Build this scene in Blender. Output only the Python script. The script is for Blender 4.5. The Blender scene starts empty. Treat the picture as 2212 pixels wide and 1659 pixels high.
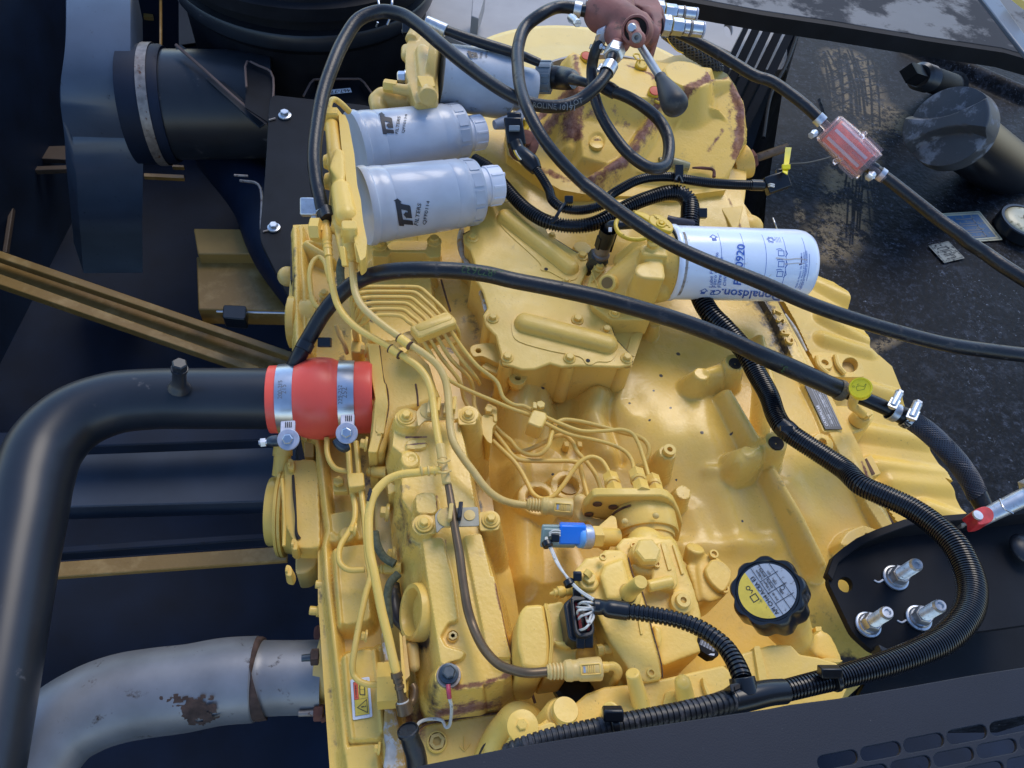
import bpy,bmesh,math,random
import numpy as np
from mathutils import Vector,Matrix
random.seed(7);rng=np.random.default_rng(7)
R=math.radians
scene=bpy.context.scene
COL=scene.collection
# camera
# photograph measured on a 2212 x 1659 grid; the engine's side faces world +Z
PW,PH,FPX=2212.0,1659.0,1597.0
zc=np.array([226.0,1150.0,-1597.0]);zc/=np.linalg.norm(zc)
xc=np.array([1.0,0,0])-zc[0]*zc;xc/=np.linalg.norm(xc)
yc=np.cross(zc,xc);
# (right, up, forward) is left-handed, so flip
if yc[1]<0:yc=-yc
RT=np.array([xc[0],yc[0],zc[0]]);UP=np.array([xc[1],yc[1],zc[1]]);FW=np.array([xc[2],yc[2],zc[2]])
CAM=-FW*1.0
cam=bpy.data.cameras.new("camera");cam_o=bpy.data.objects.new("camera",cam);COL.objects.link(cam_o)
cam_o.matrix_world=Matrix(((RT[0],UP[0],-FW[0],CAM[0]),(RT[1],UP[1],-FW[1],CAM[1]),(RT[2],UP[2],-FW[2],CAM[2]),(0,0,0,1)))
cam.sensor_fit='HORIZONTAL';cam.sensor_width=36.0;cam.lens=36.0*FPX/PW
cam.clip_start=0.02;cam.clip_end=200
scene.camera=cam_o
# sky and weak soft sun (open shade)
world=bpy.data.worlds.new("World");scene.world=world;world.use_nodes=True
nt=world.node_tree;bg=nt.nodes['Background']
sky=nt.nodes.new('ShaderNodeTexSky');sky.sky_type='NISHITA';sky.sun_disc=False
SUN_EL,SUN_AZ=R(52),R(20)
sky.sun_elevation=SUN_EL;sky.sun_rotation=SUN_AZ;sky.air_density=1.0;sky.dust_density=0.2;sky.ozone_density=4.0
nt.links.new(sky.outputs[0],bg.inputs[0]);bg.inputs[1].default_value=0.15
sun=bpy.data.lights.new("sun",'SUN');sun.energy=1.1;sun.angle=R(30);sun.color=(1.0,0.90,0.76)
sun_o=bpy.data.objects.new("sun",sun);COL.objects.link(sun_o)
sd=Vector((math.sin(SUN_AZ)*math.cos(SUN_EL),math.cos(SUN_AZ)*math.cos(SUN_EL),math.sin(SUN_EL)))
sun_o.rotation_euler=sd.to_track_quat('Z','Y').to_euler()
scene.view_settings.view_transform='Standard';scene.view_settings.look='None'
scene.view_settings.exposure=0.92;scene.view_settings.gamma=1.0
# photo grid -> world
def ray(u,v):return FW+RT*((u-PW/2)/FPX)+UP*((PH/2-v)/FPX)
def P(u,v,z=0.0):
 r=ray(u,v);t=(z-CAM[2])/r[2];return CAM+r*t
def S(u,v,z=0.0):
 r=ray(u,v);return((z-CAM[2])/r[2])/FPX
def c(i,j,x,y):return(553.0*i+x/4.0,414.75*j+y/4.0)
def crop(x0,y0,k):
 def f(x,y):return(0.5486*(x0+x/k),0.5486*(y0+y/k))
 return f
R1=crop(3000,0,1.659);R2=crop(3000,900,1.659);R3=crop(3000,1800,1.3556)
L1=crop(0,0,1.659);L2=crop(0,1300,0.9625)
def cs(i,j,*pts):return[c(i,j,p[0],p[1])+tuple(p[2:])for p in pts]
def rs(f,*pts):return[f(p[0],p[1])+tuple(p[2:])for p in pts]
def Z(pts,z):return[(p[0],p[1],z)for p in pts]
Zax=np.array([0,0,1.0])
def unit(a):a=np.asarray(a,float);return a/(np.linalg.norm(a)+1e-12)
def frame(a):
 a=unit(a);h=np.array([0,0,1.0])if abs(a[2])<0.9 else np.array([1.0,0,0])
 x=unit(np.cross(h,a));y=np.cross(a,x);return x,y,a
def catmull(pts,n=8):
 pts=[np.asarray(p,float)for p in pts]
 if len(pts)==2:return[pts[0]+(pts[1]-pts[0])*t for t in np.linspace(0,1,3)]
 P_=[2*pts[0]-pts[1]]+pts+[2*pts[-1]-pts[-2]]
 out=[]
 for i in range(1,len(P_)-2):
  p0,p1,p2,p3=P_[i-1],P_[i],P_[i+1],P_[i+2]
  d=[max(np.linalg.norm((b-a)[:3]),1e-6)**0.5 for a,b in((p0,p1),(p1,p2),(p2,p3))]
  t0=0;t1=d[0];t2=t1+d[1];t3=t2+d[2]
  for t in np.linspace(t1,t2,n,endpoint=False):
   A1=(t1-t)/(t1-t0)*p0+(t-t0)/(t1-t0)*p1;A2=(t2-t)/(t2-t1)*p1+(t-t1)/(t2-t1)*p2;A3=(t3-t)/(t3-t2)*p2+(t-t2)/(t3-t2)*p3
   B1=(t2-t)/(t2-t0)*A1+(t-t0)/(t2-t0)*A2;B2=(t3-t)/(t3-t1)*A2+(t-t1)/(t3-t1)*A3
   out.append((t2-t)/(t2-t1)*B1+(t-t1)/(t2-t1)*B2)
 out.append(pts[-1]);return out
 # mesh builder
class MB:
 def __init__(s):s.v=[];s.f=[]
 def add(s,vs,fs):
  o=len(s.v);s.v.extend([tuple(map(float,p))for p in vs]);s.f.extend([tuple(i+o for i in f)for f in fs]);return s
 def rings(s,rings,cap0=True,cap1=True,closed=False):
  n=len(rings[0]);vs=[p for r in rings for p in r];fs=[]
  m=len(rings)
  for k in range(m-1 if not closed else m):
   a=k*n;b=((k+1)%m)*n
   for i in range(n):j=(i+1)%n;fs.append((a+i,a+j,b+j,b+i))
  if not closed:
   if cap0:fs.append(tuple(range(n-1,-1,-1)))
   if cap1:fs.append(tuple(range((m-1)*n,m*n)))
  return s.add(vs,fs)
 def sweep(s,path,rad,n=14,cap=True):
  path=[np.asarray(p,float)for p in path];m=len(path)
  if np.isscalar(rad):rad=[rad]*m
  T=[unit(path[min(i+1,m-1)]-path[max(i-1,0)])for i in range(m)]
  x,y,_=frame(T[0]);rings=[]
  for i in range(m):
   x=unit(x-np.dot(x,T[i])*T[i]);y=np.cross(T[i],x)
   rings.append([path[i]+rad[i]*(math.cos(a)*x+math.sin(a)*y)for a in np.arange(n)*2*math.pi/n])
  return s.rings(rings,cap,cap)
 def tube(s,pts,r,n=14,sub=8):
  m=len(pts);rr=[r]*m if np.isscalar(r)else r
  q=[np.append(P(*p),rr[i]*S(*p))for i,p in enumerate(pts)]
  cv=catmull(q,sub)
  return s.sweep([k[:3]for k in cv],[k[3]for k in cv],n)
 def lathe(s,p0,ax,prof,n=28,caps=True):
  x,y,a=frame(ax);p0=np.asarray(p0,float)
  rings=[[p0+a*d+max(r,1e-5)*(math.cos(t)*x+math.sin(t)*y)for t in np.arange(n)*2*math.pi/n]for d,r in prof]
  return s.rings(rings,caps,caps)
 def cyl(s,p0,p1,r0,r1=None,n=24):
  p0=np.asarray(p0,float);p1=np.asarray(p1,float);r1=r0 if r1 is None else r1
  return s.lathe(p0,p1-p0,[(0,r0),(np.linalg.norm(p1-p0),r1)],n)
 def pcyl(s,a,b,r0,r1=None,n=24):
  r1=r0 if r1 is None else r1
  return s.cyl(P(*a),P(*b),r0*S(*a),r1*S(*b),n)
 def caps(s,p0,p1,r0,r1=None,n=20):
  p0=np.asarray(p0,float);p1=np.asarray(p1,float);r1=r0 if r1 is None else r1
  L=np.linalg.norm(p1-p0);pr=[(-r0*math.cos(t),r0*math.sin(t))for t in np.linspace(0.12,math.pi/2,6)]
  pr+=[(L+r1*math.sin(t),r1*math.cos(t))for t in np.linspace(0,math.pi/2-0.12,6)]
  return s.lathe(p0,p1-p0,pr,n)
 def pcaps(s,a,b,r0,r1=None):
  r1=r0 if r1 is None else r1
  return s.caps(P(*a),P(*b),r0*S(*a),r1*S(*b))
 def ball(s,c0,r,n=20,sc=(1,1,1)):
  c0=np.asarray(c0,float);rings=[]
  for t in np.linspace(-math.pi/2+.1,math.pi/2-.1,n//2+2):
   rings.append([c0+r*np.array([math.cos(t)*math.cos(a)*sc[0],math.cos(t)*math.sin(a)*sc[1],math.sin(t)*sc[2]])for a in np.arange(n)*2*math.pi/n])
  return s.rings(rings)
 def prism(s,poly,zt,zb,taper=0.0):
  q=[P(p[0],p[1],zt)for p in poly]
  if sum(q[i][0]*q[(i+1)%len(q)][1]-q[(i+1)%len(q)][0]*q[i][1]for i in range(len(q)))<0:q=q[::-1]
  cen=np.mean(q,axis=0)
  top=q;bot=[]
  for p in q:
   d=p-cen;d[2]=0;L=np.linalg.norm(d);b=p+d/(L+1e-9)*taper;bot.append(np.array([b[0],b[1],zb]))
  return s.rings([bot,top])
 def box(s,c0,ax,ay,az):
  c0,ax,ay,az=[np.asarray(k,float)for k in(c0,ax,ay,az)]
  q=[c0+i*ax+j*ay for i,j in((-1,-1),(1,-1),(1,1),(-1,1))]
  return s.rings([[p-az for p in q],[p+az for p in q]])
 def beam(s,a,b,w,h,up=(0,0,1)):
  a,b=np.asarray(a,float),np.asarray(b,float);t=unit(b-a);x=unit(np.cross(t,up));y=np.cross(x,t)
  q=[x*w*i+y*h*j for i,j in((-1,-1),(1,-1),(1,1),(-1,1))]
  return s.rings([[a+k for k in q],[b+k for k in q]])
 def hexa(s,p0,ax,r,h,ch=0.12,rot=0.0,n=6):
  x,y,a=frame(ax);p0=np.asarray(p0,float);rg=[]
  for d,rr in((0,r),(h*(1-ch),r),(h,r*(1-ch*1.2))):
   rg.append([p0+a*d+rr*(math.cos(t+rot)*x+math.sin(t+rot)*y)for t in np.arange(n)*2*math.pi/n])
  return s.rings(rg)
 def plate(s,q,nrm,th):
  nrm=unit(nrm)*th;q=[np.asarray(p,float)for p in q]
  return s.rings([[p-nrm for p in q],q])
def smooth_poly(pts,n=5,closed=True):
 p=[np.array(k[:2],float)for k in pts];m=len(p);out=[]
 for i in range(m):
  a,b,cc,d=p[(i-1)%m],p[i],p[(i+1)%m],p[(i+2)%m]
  for t in np.arange(n)/n:
   out.append(tuple(0.5*((2*b)+(-a+cc)*t+(2*a-5*b+4*cc-d)*t*t+(-a+3*b-3*cc+d)*t**3)))
 return out
def round_poly(pts,r=6,n=4):
 p=[np.array(k[:2],float)for k in pts];p=[k for i,k in enumerate(p)if np.linalg.norm(k-p[i-1])>1e-6];m=len(p);out=[]
 for i in range(m):
  a,b,cc=p[i-1],p[i],p[(i+1)%m]
  la,lc=np.linalg.norm(a-b),np.linalg.norm(cc-b);rr=min(r,la*0.45,lc*0.45)
  s0=b+(a-b)/la*rr;s1=b+(cc-b)/lc*rr
  for t in np.linspace(0,1,n):out.append(tuple((1-t)**2*s0+2*t*(1-t)*b+t*t*s1))
 return out
def ellipse(u,v,rx,ry=None,rot=0,n=28,a0=0,a1=360):
 ry=rx if ry is None else ry;ca,sa=math.cos(R(rot)),math.sin(R(rot));out=[]
 for t in np.linspace(R(a0),R(a1),n,endpoint=(a1-a0!=360)):
  x,y=rx*math.cos(t),ry*math.sin(t);out.append((u+x*ca-y*sa,v+x*sa+y*ca))
 return out
def zdisc(u,v,z,r,n=28):
 c0=P(u,v,z);rr=r*S(u,v,z);return[proj(c0+rr*np.array([math.cos(t),math.sin(t),0]))for t in np.arange(n)*2*math.pi/n]
def proj(p):
 d=np.asarray(p)-CAM;w=d@FW;return(PW/2+FPX*(d@RT)/w,PH/2-FPX*(d@UP)/w)
 # objects
LOC={}
def link(o,parent,origin):
 COL.objects.link(o);o.location=Vector(origin);LOC[o]=np.array(origin,float)
 if parent is not None:
  o.parent=parent;o.location=Vector(np.array(origin)-LOC[parent])
 return o
def thing(name,label,cat,at,group=None):
 o=bpy.data.objects.new(name,None);o.empty_display_size=0.02
 link(o,None,P(*at)if len(at)==3 else at);o['label']=label;o['category']=cat
 if group:o['group']=group
 return o
def tag(o,label,cat,group=None):
 o['label']=label;o['category']=cat
 if group:o['group']=group
 return o
def obj(name,mb,mat,parent=None,bevel=0,seg=2,smooth=35,remesh=0,sm=4,kind=None,weld=False):
 v=np.array(mb.v);org=(v.min(0)+v.max(0))/2
 me=bpy.data.meshes.new(name);me.from_pydata((v-org).tolist(),[],mb.f)
 me.materials.append(M[mat]if isinstance(mat,str)else mat)
 bm=bmesh.new();bm.from_mesh(me);bmesh.ops.recalc_face_normals(bm,faces=bm.faces);bm.to_mesh(me);bm.free()
 me.shade_smooth()
 if not remesh:me.set_sharp_from_angle(angle=R(smooth))
 o=bpy.data.objects.new(name,me);link(o,parent,org)
 if remesh:
  md=o.modifiers.new('remesh','REMESH');md.mode='VOXEL';md.voxel_size=remesh;md.use_smooth_shade=True
  md=o.modifiers.new('smooth','SMOOTH');md.factor=0.6;md.iterations=sm
 elif bevel:
  md=o.modifiers.new('bevel','BEVEL');md.width=bevel;md.segments=seg;md.limit_method='ANGLE';md.angle_limit=R(38)
  md.harden_normals=False
 if kind:o['kind']=kind
 return o
_cache={}
def shared(key,build,mat):
 k=(key,mat)
 if k not in _cache:
  mb=MB();build(mb);me=bpy.data.meshes.new(key);me.from_pydata(mb.v,[],mb.f);me.materials.append(M[mat])
  bm=bmesh.new();bm.from_mesh(me);bmesh.ops.recalc_face_normals(bm,faces=bm.faces)
  bm.to_mesh(me);bm.free();me.shade_smooth();me.set_sharp_from_angle(angle=R(32));_cache[k]=me
 return _cache[k]
def place(name,key,build,mat,parent,pos,axis=(0,0,1),sc=1.0,rot=0.0):
 o=bpy.data.objects.new(name,shared(key,build,mat));link(o,parent,pos)
 x,y,a=frame(axis);m=Matrix(((x[0],y[0],a[0]),(x[1],y[1],a[1]),(x[2],y[2],a[2])))
 o.rotation_euler=(m@Matrix.Rotation(rot,3,'Z')).to_euler();o.scale=(sc,)*3 if np.isscalar(sc)else sc
 return o
def b_flange(m):
 m.lathe((0,0,-.1),(0,0,1),[(0,.97),(.2,1.0),(.3,.96),(.36,.72),(.4,.66)],28)
 m.hexa((0,0,.24),(0,0,1),.66,.6,.14)
 m.lathe((0,0,.8),(0,0,1),[(0,.5),(.05,.46)],20)
def b_hex(m):m.hexa((0,0,-.05),(0,0,1),1,.85,.13)
def b_socket(m):
 m.rings([[(r*math.cos(t),r*math.sin(t),z)for t in np.arange(24)*math.pi/12]for r,z in((1,-.2),(1,.55),(.93,.62),(.6,.62))],True,False)
 m.rings([[(r*math.cos(t),r*math.sin(t),z)for t in np.arange(24)*math.pi/12]for r,z in((.6,.62),(.55,.1),(.02,.1))],False,True)
_bolt_rot=[0.0]
def bolt(parent,u,v,z,r=11,axis=(0,0,1),mat='yellow',kind='f',name='bolt',rot=None):
 _bolt_rot[0]+=1.7
 b={'f':('flange_bolt',b_flange),'h':('hex_head',b_hex),'s':('socket_head',b_socket)}[kind]
 return place(name,b[0],b[1],mat,parent,P(u,v,z),axis,r*S(u,v,z),_bolt_rot[0]if rot is None else rot)
def corrugated(pts,r,pitch,name,parent=None,mat='conduit',depth=0.15,n=22,duty=0.62,ends=True):
 m=len(pts);rr=[r]*m if np.isscalar(r)else r
 q=[np.append(P(*p),rr[i]*S(*p))for i,p in enumerate(pts)]
 cv=np.array(catmull(q,14));d=np.r_[0,np.cumsum(np.linalg.norm(np.diff(cv[:,:3],axis=0),axis=1))]
 L=d[-1];pm=pitch*S(*pts[m//2]);N=int(L/pm);path=[];rad=[]
 f=lambda s:[np.interp(s,d,cv[:,k])for k in range(4)]
 for i in range(N):
  for t,dep in((0.0,1),(0.10,0),(duty-0.06,0),(duty+0.06,1),(0.97,1)):
   x,y,z_,rad_=f((i+t)/N*L);path.append((x,y,z_));rad.append(rad_*(1-depth*dep))
 return obj(name,MB().sweep(path,rad,n),mat,parent,smooth=50)
 # relief castings (height field with filleted features)
def seg_dist(X,Y,pl):
 best=np.full(X.shape,1e9);hh=np.zeros(X.shape)
 for a,b in zip(pl[:-1],pl[1:]):
  dx,dy=b[0]-a[0],b[1]-a[1];L2=dx*dx+dy*dy+1e-12
  t=np.clip(((X-a[0])*dx+(Y-a[1])*dy)/L2,0,1);dd=np.hypot(X-a[0]-t*dx,Y-a[1]-t*dy)
  h=a[2]+t*(b[2]-a[2]);k=dd<best;best=np.where(k,dd,best);hh=np.where(k,h,hh)
 return best,hh
def poly_sd(X,Y,q):
 d=np.full(X.shape,1e9);ins=np.zeros(X.shape,bool);n=len(q)
 for i in range(n):
  a,b=q[i],q[(i+1)%n];dx,dy=b[0]-a[0],b[1]-a[1]
  t=np.clip(((X-a[0])*dx+(Y-a[1])*dy)/(dx*dx+dy*dy+1e-12),0,1);d=np.minimum(d,np.hypot(X-a[0]-t*dx,Y-a[1]-t*dy))
  cnd=((a[1]>Y)!=(b[1]>Y))&(X<(b[0]-a[0])*(Y-a[1])/((b[1]-a[1])+1e-15)+a[0]);ins^=cnd
 return np.where(ins,-d,d)
def smax(a,b,k):h=np.clip(0.5+0.5*(b-a)/k,0,1);return a*(1-h)+b*h+k*h*(1-h)
def smin(a,b,k):return-smax(-a,-b,k)
def sst(x):x=np.clip(x,0,1);return x*x*(3-2*x)
def relief(name,outline,z0,feats,res,mat,parent=None,drop=0.05,wear=(),grime=(),base=None):
 q=[P(p[0],p[1],z0)for p in outline];xs=[k[0]for k in q];ys=[k[1]for k in q]
 gx=np.arange(min(xs),max(xs)+res,res);gy=np.arange(min(ys),max(ys)+res,res)
 X,Y=np.meshgrid(gx,gy);H=np.full(X.shape,z0)
 if base is not None:
  w=np.zeros(X.shape);acc=np.zeros(X.shape)
  for(u,v,zz)in base:
   k=P(u,v,zz);d2=(X-k[0])**2+(Y-k[1])**2;ww=np.exp(-d2/.0045)+.02/(1+d2/.01)**2;w+=ww;acc+=ww*zz
  H=acc/w
 for ft in feats:
  k=ft[0]
  if k=='ridge':
   pl=[(P(*p)[0],P(*p)[1],p[2])for p in ft[1]];r=ft[2]*S(*ft[1][0]);dd,hh=seg_dist(X,Y,pl)
   H=smax(H,np.where(dd<3*r,hh-(dd/r)**2*r*0.9,-9),ft[3])
  elif k=='groove':
   pl=[(P(*p)[0],P(*p)[1],p[2])for p in ft[1]];r=ft[2]*S(*ft[1][0]);dd,hh=seg_dist(X,Y,pl)
   H=H-ft[3]*np.exp(-(dd/r)**2)
  elif k=='boss':
   _,u,v,zt,r,kk,sl=ft;p=P(u,v,zt);r=r*S(u,v,zt);dd=np.hypot(X-p[0],Y-p[1])
   H=smax(H,np.where(dd<r,zt,zt-(dd-r)*sl),kk)
  elif k=='plat':
   _,poly,zt,sl,kk=ft;d=poly_sd(X,Y,[P(p[0],p[1],zt)for p in poly]);H=smax(H,np.where(d<0,zt,zt-d*sl),kk)
  elif k=='slab':
   _,poly,sl,kk=ft;w3=[P(*p)for p in poly];A=np.c_[[a[0]for a in w3],[a[1]for a in w3],np.ones(len(w3))]
   co=np.linalg.lstsq(A,np.array([a[2]for a in w3]),rcond=None)[0]
   d=poly_sd(X,Y,w3);top=co[0]*X+co[1]*Y+co[2];H=smax(H,top-np.maximum(d,0)*sl,kk)
  elif k=='pit':
   _,poly,zt,sl,kk=ft;d=poly_sd(X,Y,[P(p[0],p[1],zt)for p in poly]);H=smin(H,np.where(d<0,zt,zt+d*sl),kk)
  elif k=='hole':
   _,u,v,zt,r,dp=ft;p=P(u,v,zt);r=r*S(u,v,zt);dd=np.hypot(X-p[0],Y-p[1]);H=np.where(dd<r,H-dp*sst((r-dd)/(r*.25)),H)
  elif k=='swell':
   pl=[(P(*p)[0],P(*p)[1],p[2])for p in ft[1]];r=ft[2]*S(*ft[1][0]);dd,hh=seg_dist(X,Y,pl);H=H+ft[3]*np.exp(-(dd/r)**2)
  elif k=='bump':
   _,u,v,zt,r,h=ft;p=P(u,v,zt);r=r*S(u,v,zt);H=H+h*np.exp(-(((X-p[0])**2+(Y-p[1])**2)/r**2))
 keep=poly_sd(X,Y,q)<res*0.6
 idx=-np.ones(X.shape,int);idx[keep]=np.arange(keep.sum());vs=np.c_[X[keep],Y[keep],H[keep]]
 A,B,C_,D_=idx[:-1,:-1],idx[:-1,1:],idx[1:,1:],idx[1:,:-1];ok=(A>=0)&(B>=0)&(C_>=0)&(D_>=0)
 fs=np.c_[A[ok],B[ok],C_[ok],D_[ok]]
 # skirt along the open rim
 e=np.concatenate([fs[:,[0,1]],fs[:,[1,2]],fs[:,[2,3]],fs[:,[3,0]]]);key=np.sort(e,axis=1);kk=key[:,0].astype(np.int64)*len(vs)+key[:,1]
 un,ix,ct=np.unique(kk,return_index=True,return_counts=True);rim=e[ix[ct==1]]
 rv=np.unique(rim);px,py=vs[rv,0].copy(),vs[rv,1].copy();bd=np.full(len(rv),1e9);nx_,ny_=px.copy(),py.copy()
 for i in range(len(q)):
  a,b=q[i],q[(i+1)%len(q)];dx,dy=b[0]-a[0],b[1]-a[1];t=np.clip(((px-a[0])*dx+(py-a[1])*dy)/(dx*dx+dy*dy+1e-12),0,1);ex,ey=a[0]+t*dx,a[1]+t*dy;dd=np.hypot(px-ex,py-ey);kk_=dd<bd;bd=np.where(kk_,dd,bd);nx_=np.where(kk_,ex,nx_);ny_=np.where(kk_,ey,ny_)
 kk_=bd<res*1.5;vs[rv[kk_],0]=nx_[kk_];vs[rv[kk_],1]=ny_[kk_]
 mp={int(r):len(vs)+i for i,r in enumerate(rv)};sk=vs[rv].copy();sk[:,2]-=drop
 V=np.r_[vs,sk];F=[tuple(f)for f in fs.tolist()]+[(int(b),int(a),mp[int(a)],mp[int(b)])for a,b in rim]
 org=(V.min(0)+V.max(0))/2
 me=bpy.data.meshes.new(name);me.from_pydata((V-org).tolist(),[],F);me.materials.append(M[mat]);me.shade_smooth();me.set_sharp_from_angle(angle=R(60))
 for nm,lst in(('wear',wear),('grime',grime)):
  w=np.zeros(len(V))
  for(pl,r,amp)in lst:
   pp=[(P(*p)[0],P(*p)[1],0)for p in pl]
   if len(pp)==1:pp=pp*2
   dd,_=seg_dist(V[:,0],V[:,1],pp);w=np.maximum(w,amp*np.clip(1-dd/(r*S(*pl[0])),0,1))
  at=me.attributes.new(nm,'FLOAT','POINT');at.data.foreach_set('value',w.astype(np.float32))
 o=bpy.data.objects.new(name,me);link(o,parent,org);return o
 # lettering (flat print lifted just off its surface)
_tx={}
def text2d(s,font=None):
 if s in _tx:return _tx[s]
 cu=bpy.data.curves.new('lettering','FONT');cu.body=s;cu.size=1.0;cu.align_x='CENTER';cu.align_y='CENTER';cu.resolution_u=3
 o=bpy.data.objects.new('lettering',cu);me=o.to_mesh()
 v=[(p.co.x,p.co.y)for p in me.vertices];f=[tuple(k.vertices)for k in me.polygons]
 o.to_mesh_clear();bpy.data.objects.remove(o);bpy.data.curves.remove(cu);_tx[s]=(v,f);return v,f
def text(mb,s,fmap,cx,cy,size,ang=0,bold=0.0,sx=1.0,slant=0.0,mirror=False):
 v,f=text2d(s);ca,sa=math.cos(ang),math.sin(ang)
 offs=[(0,0)]if not bold else[(0,0),(bold,0),(0,bold),(-bold,0),(0,-bold)]
 for k,(ox,oy)in enumerate(offs):
  q=[]
  for x,y in v:
   x=(x*sx+slant*y+ox)*size;y=(y+oy)*size
   if mirror:x=-x
   q.append(fmap(cx+x*ca-y*sa,cy+x*sa+y*ca,k*2e-5))
  mb.add(q,f)
 return mb
def poly_on(mb,pts,fmap,cx=0,cy=0,sc=1.0,ang=0.0,lift=0.0):
 ca,sa=math.cos(ang),math.sin(ang);q=[fmap(cx+(x*ca-y*sa)*sc,cy+(x*sa+y*ca)*sc,lift)for x,y in pts]
 return mb.add(q,[tuple(range(len(q)))])
def stroke_on(mb,pts,w,fmap,cx=0,cy=0,sc=1.0,ang=0.0,closed=False):
 pts=list(pts)+([pts[0]]if closed else[])
 for a,b in zip(pts[:-1],pts[1:]):
  a,b=np.array(a,float),np.array(b,float);t=unit(b-a);n_=np.array([-t[1],t[0]])*w/2;a=a-t*w*.4;b=b+t*w*.4
  poly_on(mb,[a-n_,b-n_,b+n_,a+n_],fmap,cx,cy,sc,ang)
 return mb
def on_cyl(p0,ax,r,up,lift=3e-4):
 a_=unit(ax);u_=unit(np.asarray(up)-np.dot(up,a_)*a_);w_=np.cross(a_,u_)
 return lambda a,b,l=0:np.asarray(p0)+a_*a+(r+lift+l)*(math.cos(b/r)*u_+math.sin(b/r)*w_)
def on_plane(p0,ex,ey,lift=3e-4):
 ex=unit(ex);n_=unit(np.cross(ex,ey));n_=n_ if n_@(CAM-np.asarray(p0))>0 else-n_;ey=unit(np.asarray(ey)-np.dot(ey,ex)*ex)
 return lambda a,b,l=0:np.asarray(p0)+ex*a+ey*b+n_*(lift+l)
def cyl_hit(p0,ax,r):
 a_=unit(ax);p0=np.asarray(p0,float)
 def f(u,v,l=0):
  d=ray(u,v);w=CAM-p0;dp=d-(d@a_)*a_;wp=w-(w@a_)*a_;A,B,C_=dp@dp,2*dp@wp,wp@wp-(r+8e-4+l)**2
  return CAM+d*((-B-math.sqrt(max(B*B-4*A*C_,0)))/(2*A))
 return f
def cone_hit(p0,ax,rf_):
 a_=unit(ax)
 def f(u,v,l=0):
  r=rf_(.05)
  for _ in range(4):p=cyl_hit(p0,ax,r)(u,v,l);r=rf_((p-p0)@a_)
  return p
 return f
def wrap_poly(mb,pts,hit,lift=0):
 from mathutils.geometry import tessellate_polygon
 for t in tessellate_polygon([[Vector((x,y,0))for x,y in pts]]):
  a,b,c_=[np.array(pts[k if isinstance(k,int)else 0],float)for k in t];n=6;idx={};vs=[];fs=[]
  for i in range(n+1):
   for j in range(n+1-i):idx[i,j]=len(vs);q=a+(b-a)*i/n+(c_-a)*j/n;vs.append(hit(q[0],q[1],lift))
  for i in range(n):
   for j in range(n-i):
    fs.append((idx[i,j],idx[i+1,j],idx[i,j+1]))
    if i+j<n-1:fs.append((idx[i+1,j],idx[i+1,j+1],idx[i,j+1]))
  mb.add(vs,fs)
 return mb
def text_fit(mb,s,hit,u0,v0,length,height,ang,slant=0.0,bold=0.0):
 v,f=text2d(s);xs=[p[0]for p in v];ys=[p[1]for p in v];cx,cy=(min(xs)+max(xs))/2,(min(ys)+max(ys))/2;kx,ky=length/(max(xs)-min(xs)),height/(max(ys)-min(ys));ca,sa=math.cos(R(ang)),math.sin(R(ang))
 for k,(ox,oy)in enumerate([(0,0)]if not bold else[(0,0),(bold,0),(-bold,0),(0,bold),(0,-bold)]):
  q=[]
  for x,y in v:y_=(y-cy)*ky;x_=(x-cx)*kx+slant*y_;x_+=ox*height;y_+=oy*height;q.append(hit(u0+x_*ca-y_*sa,v0-(x_*sa+y_*ca),k*2e-5))
  mb.add(q,f)
 return mb
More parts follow.
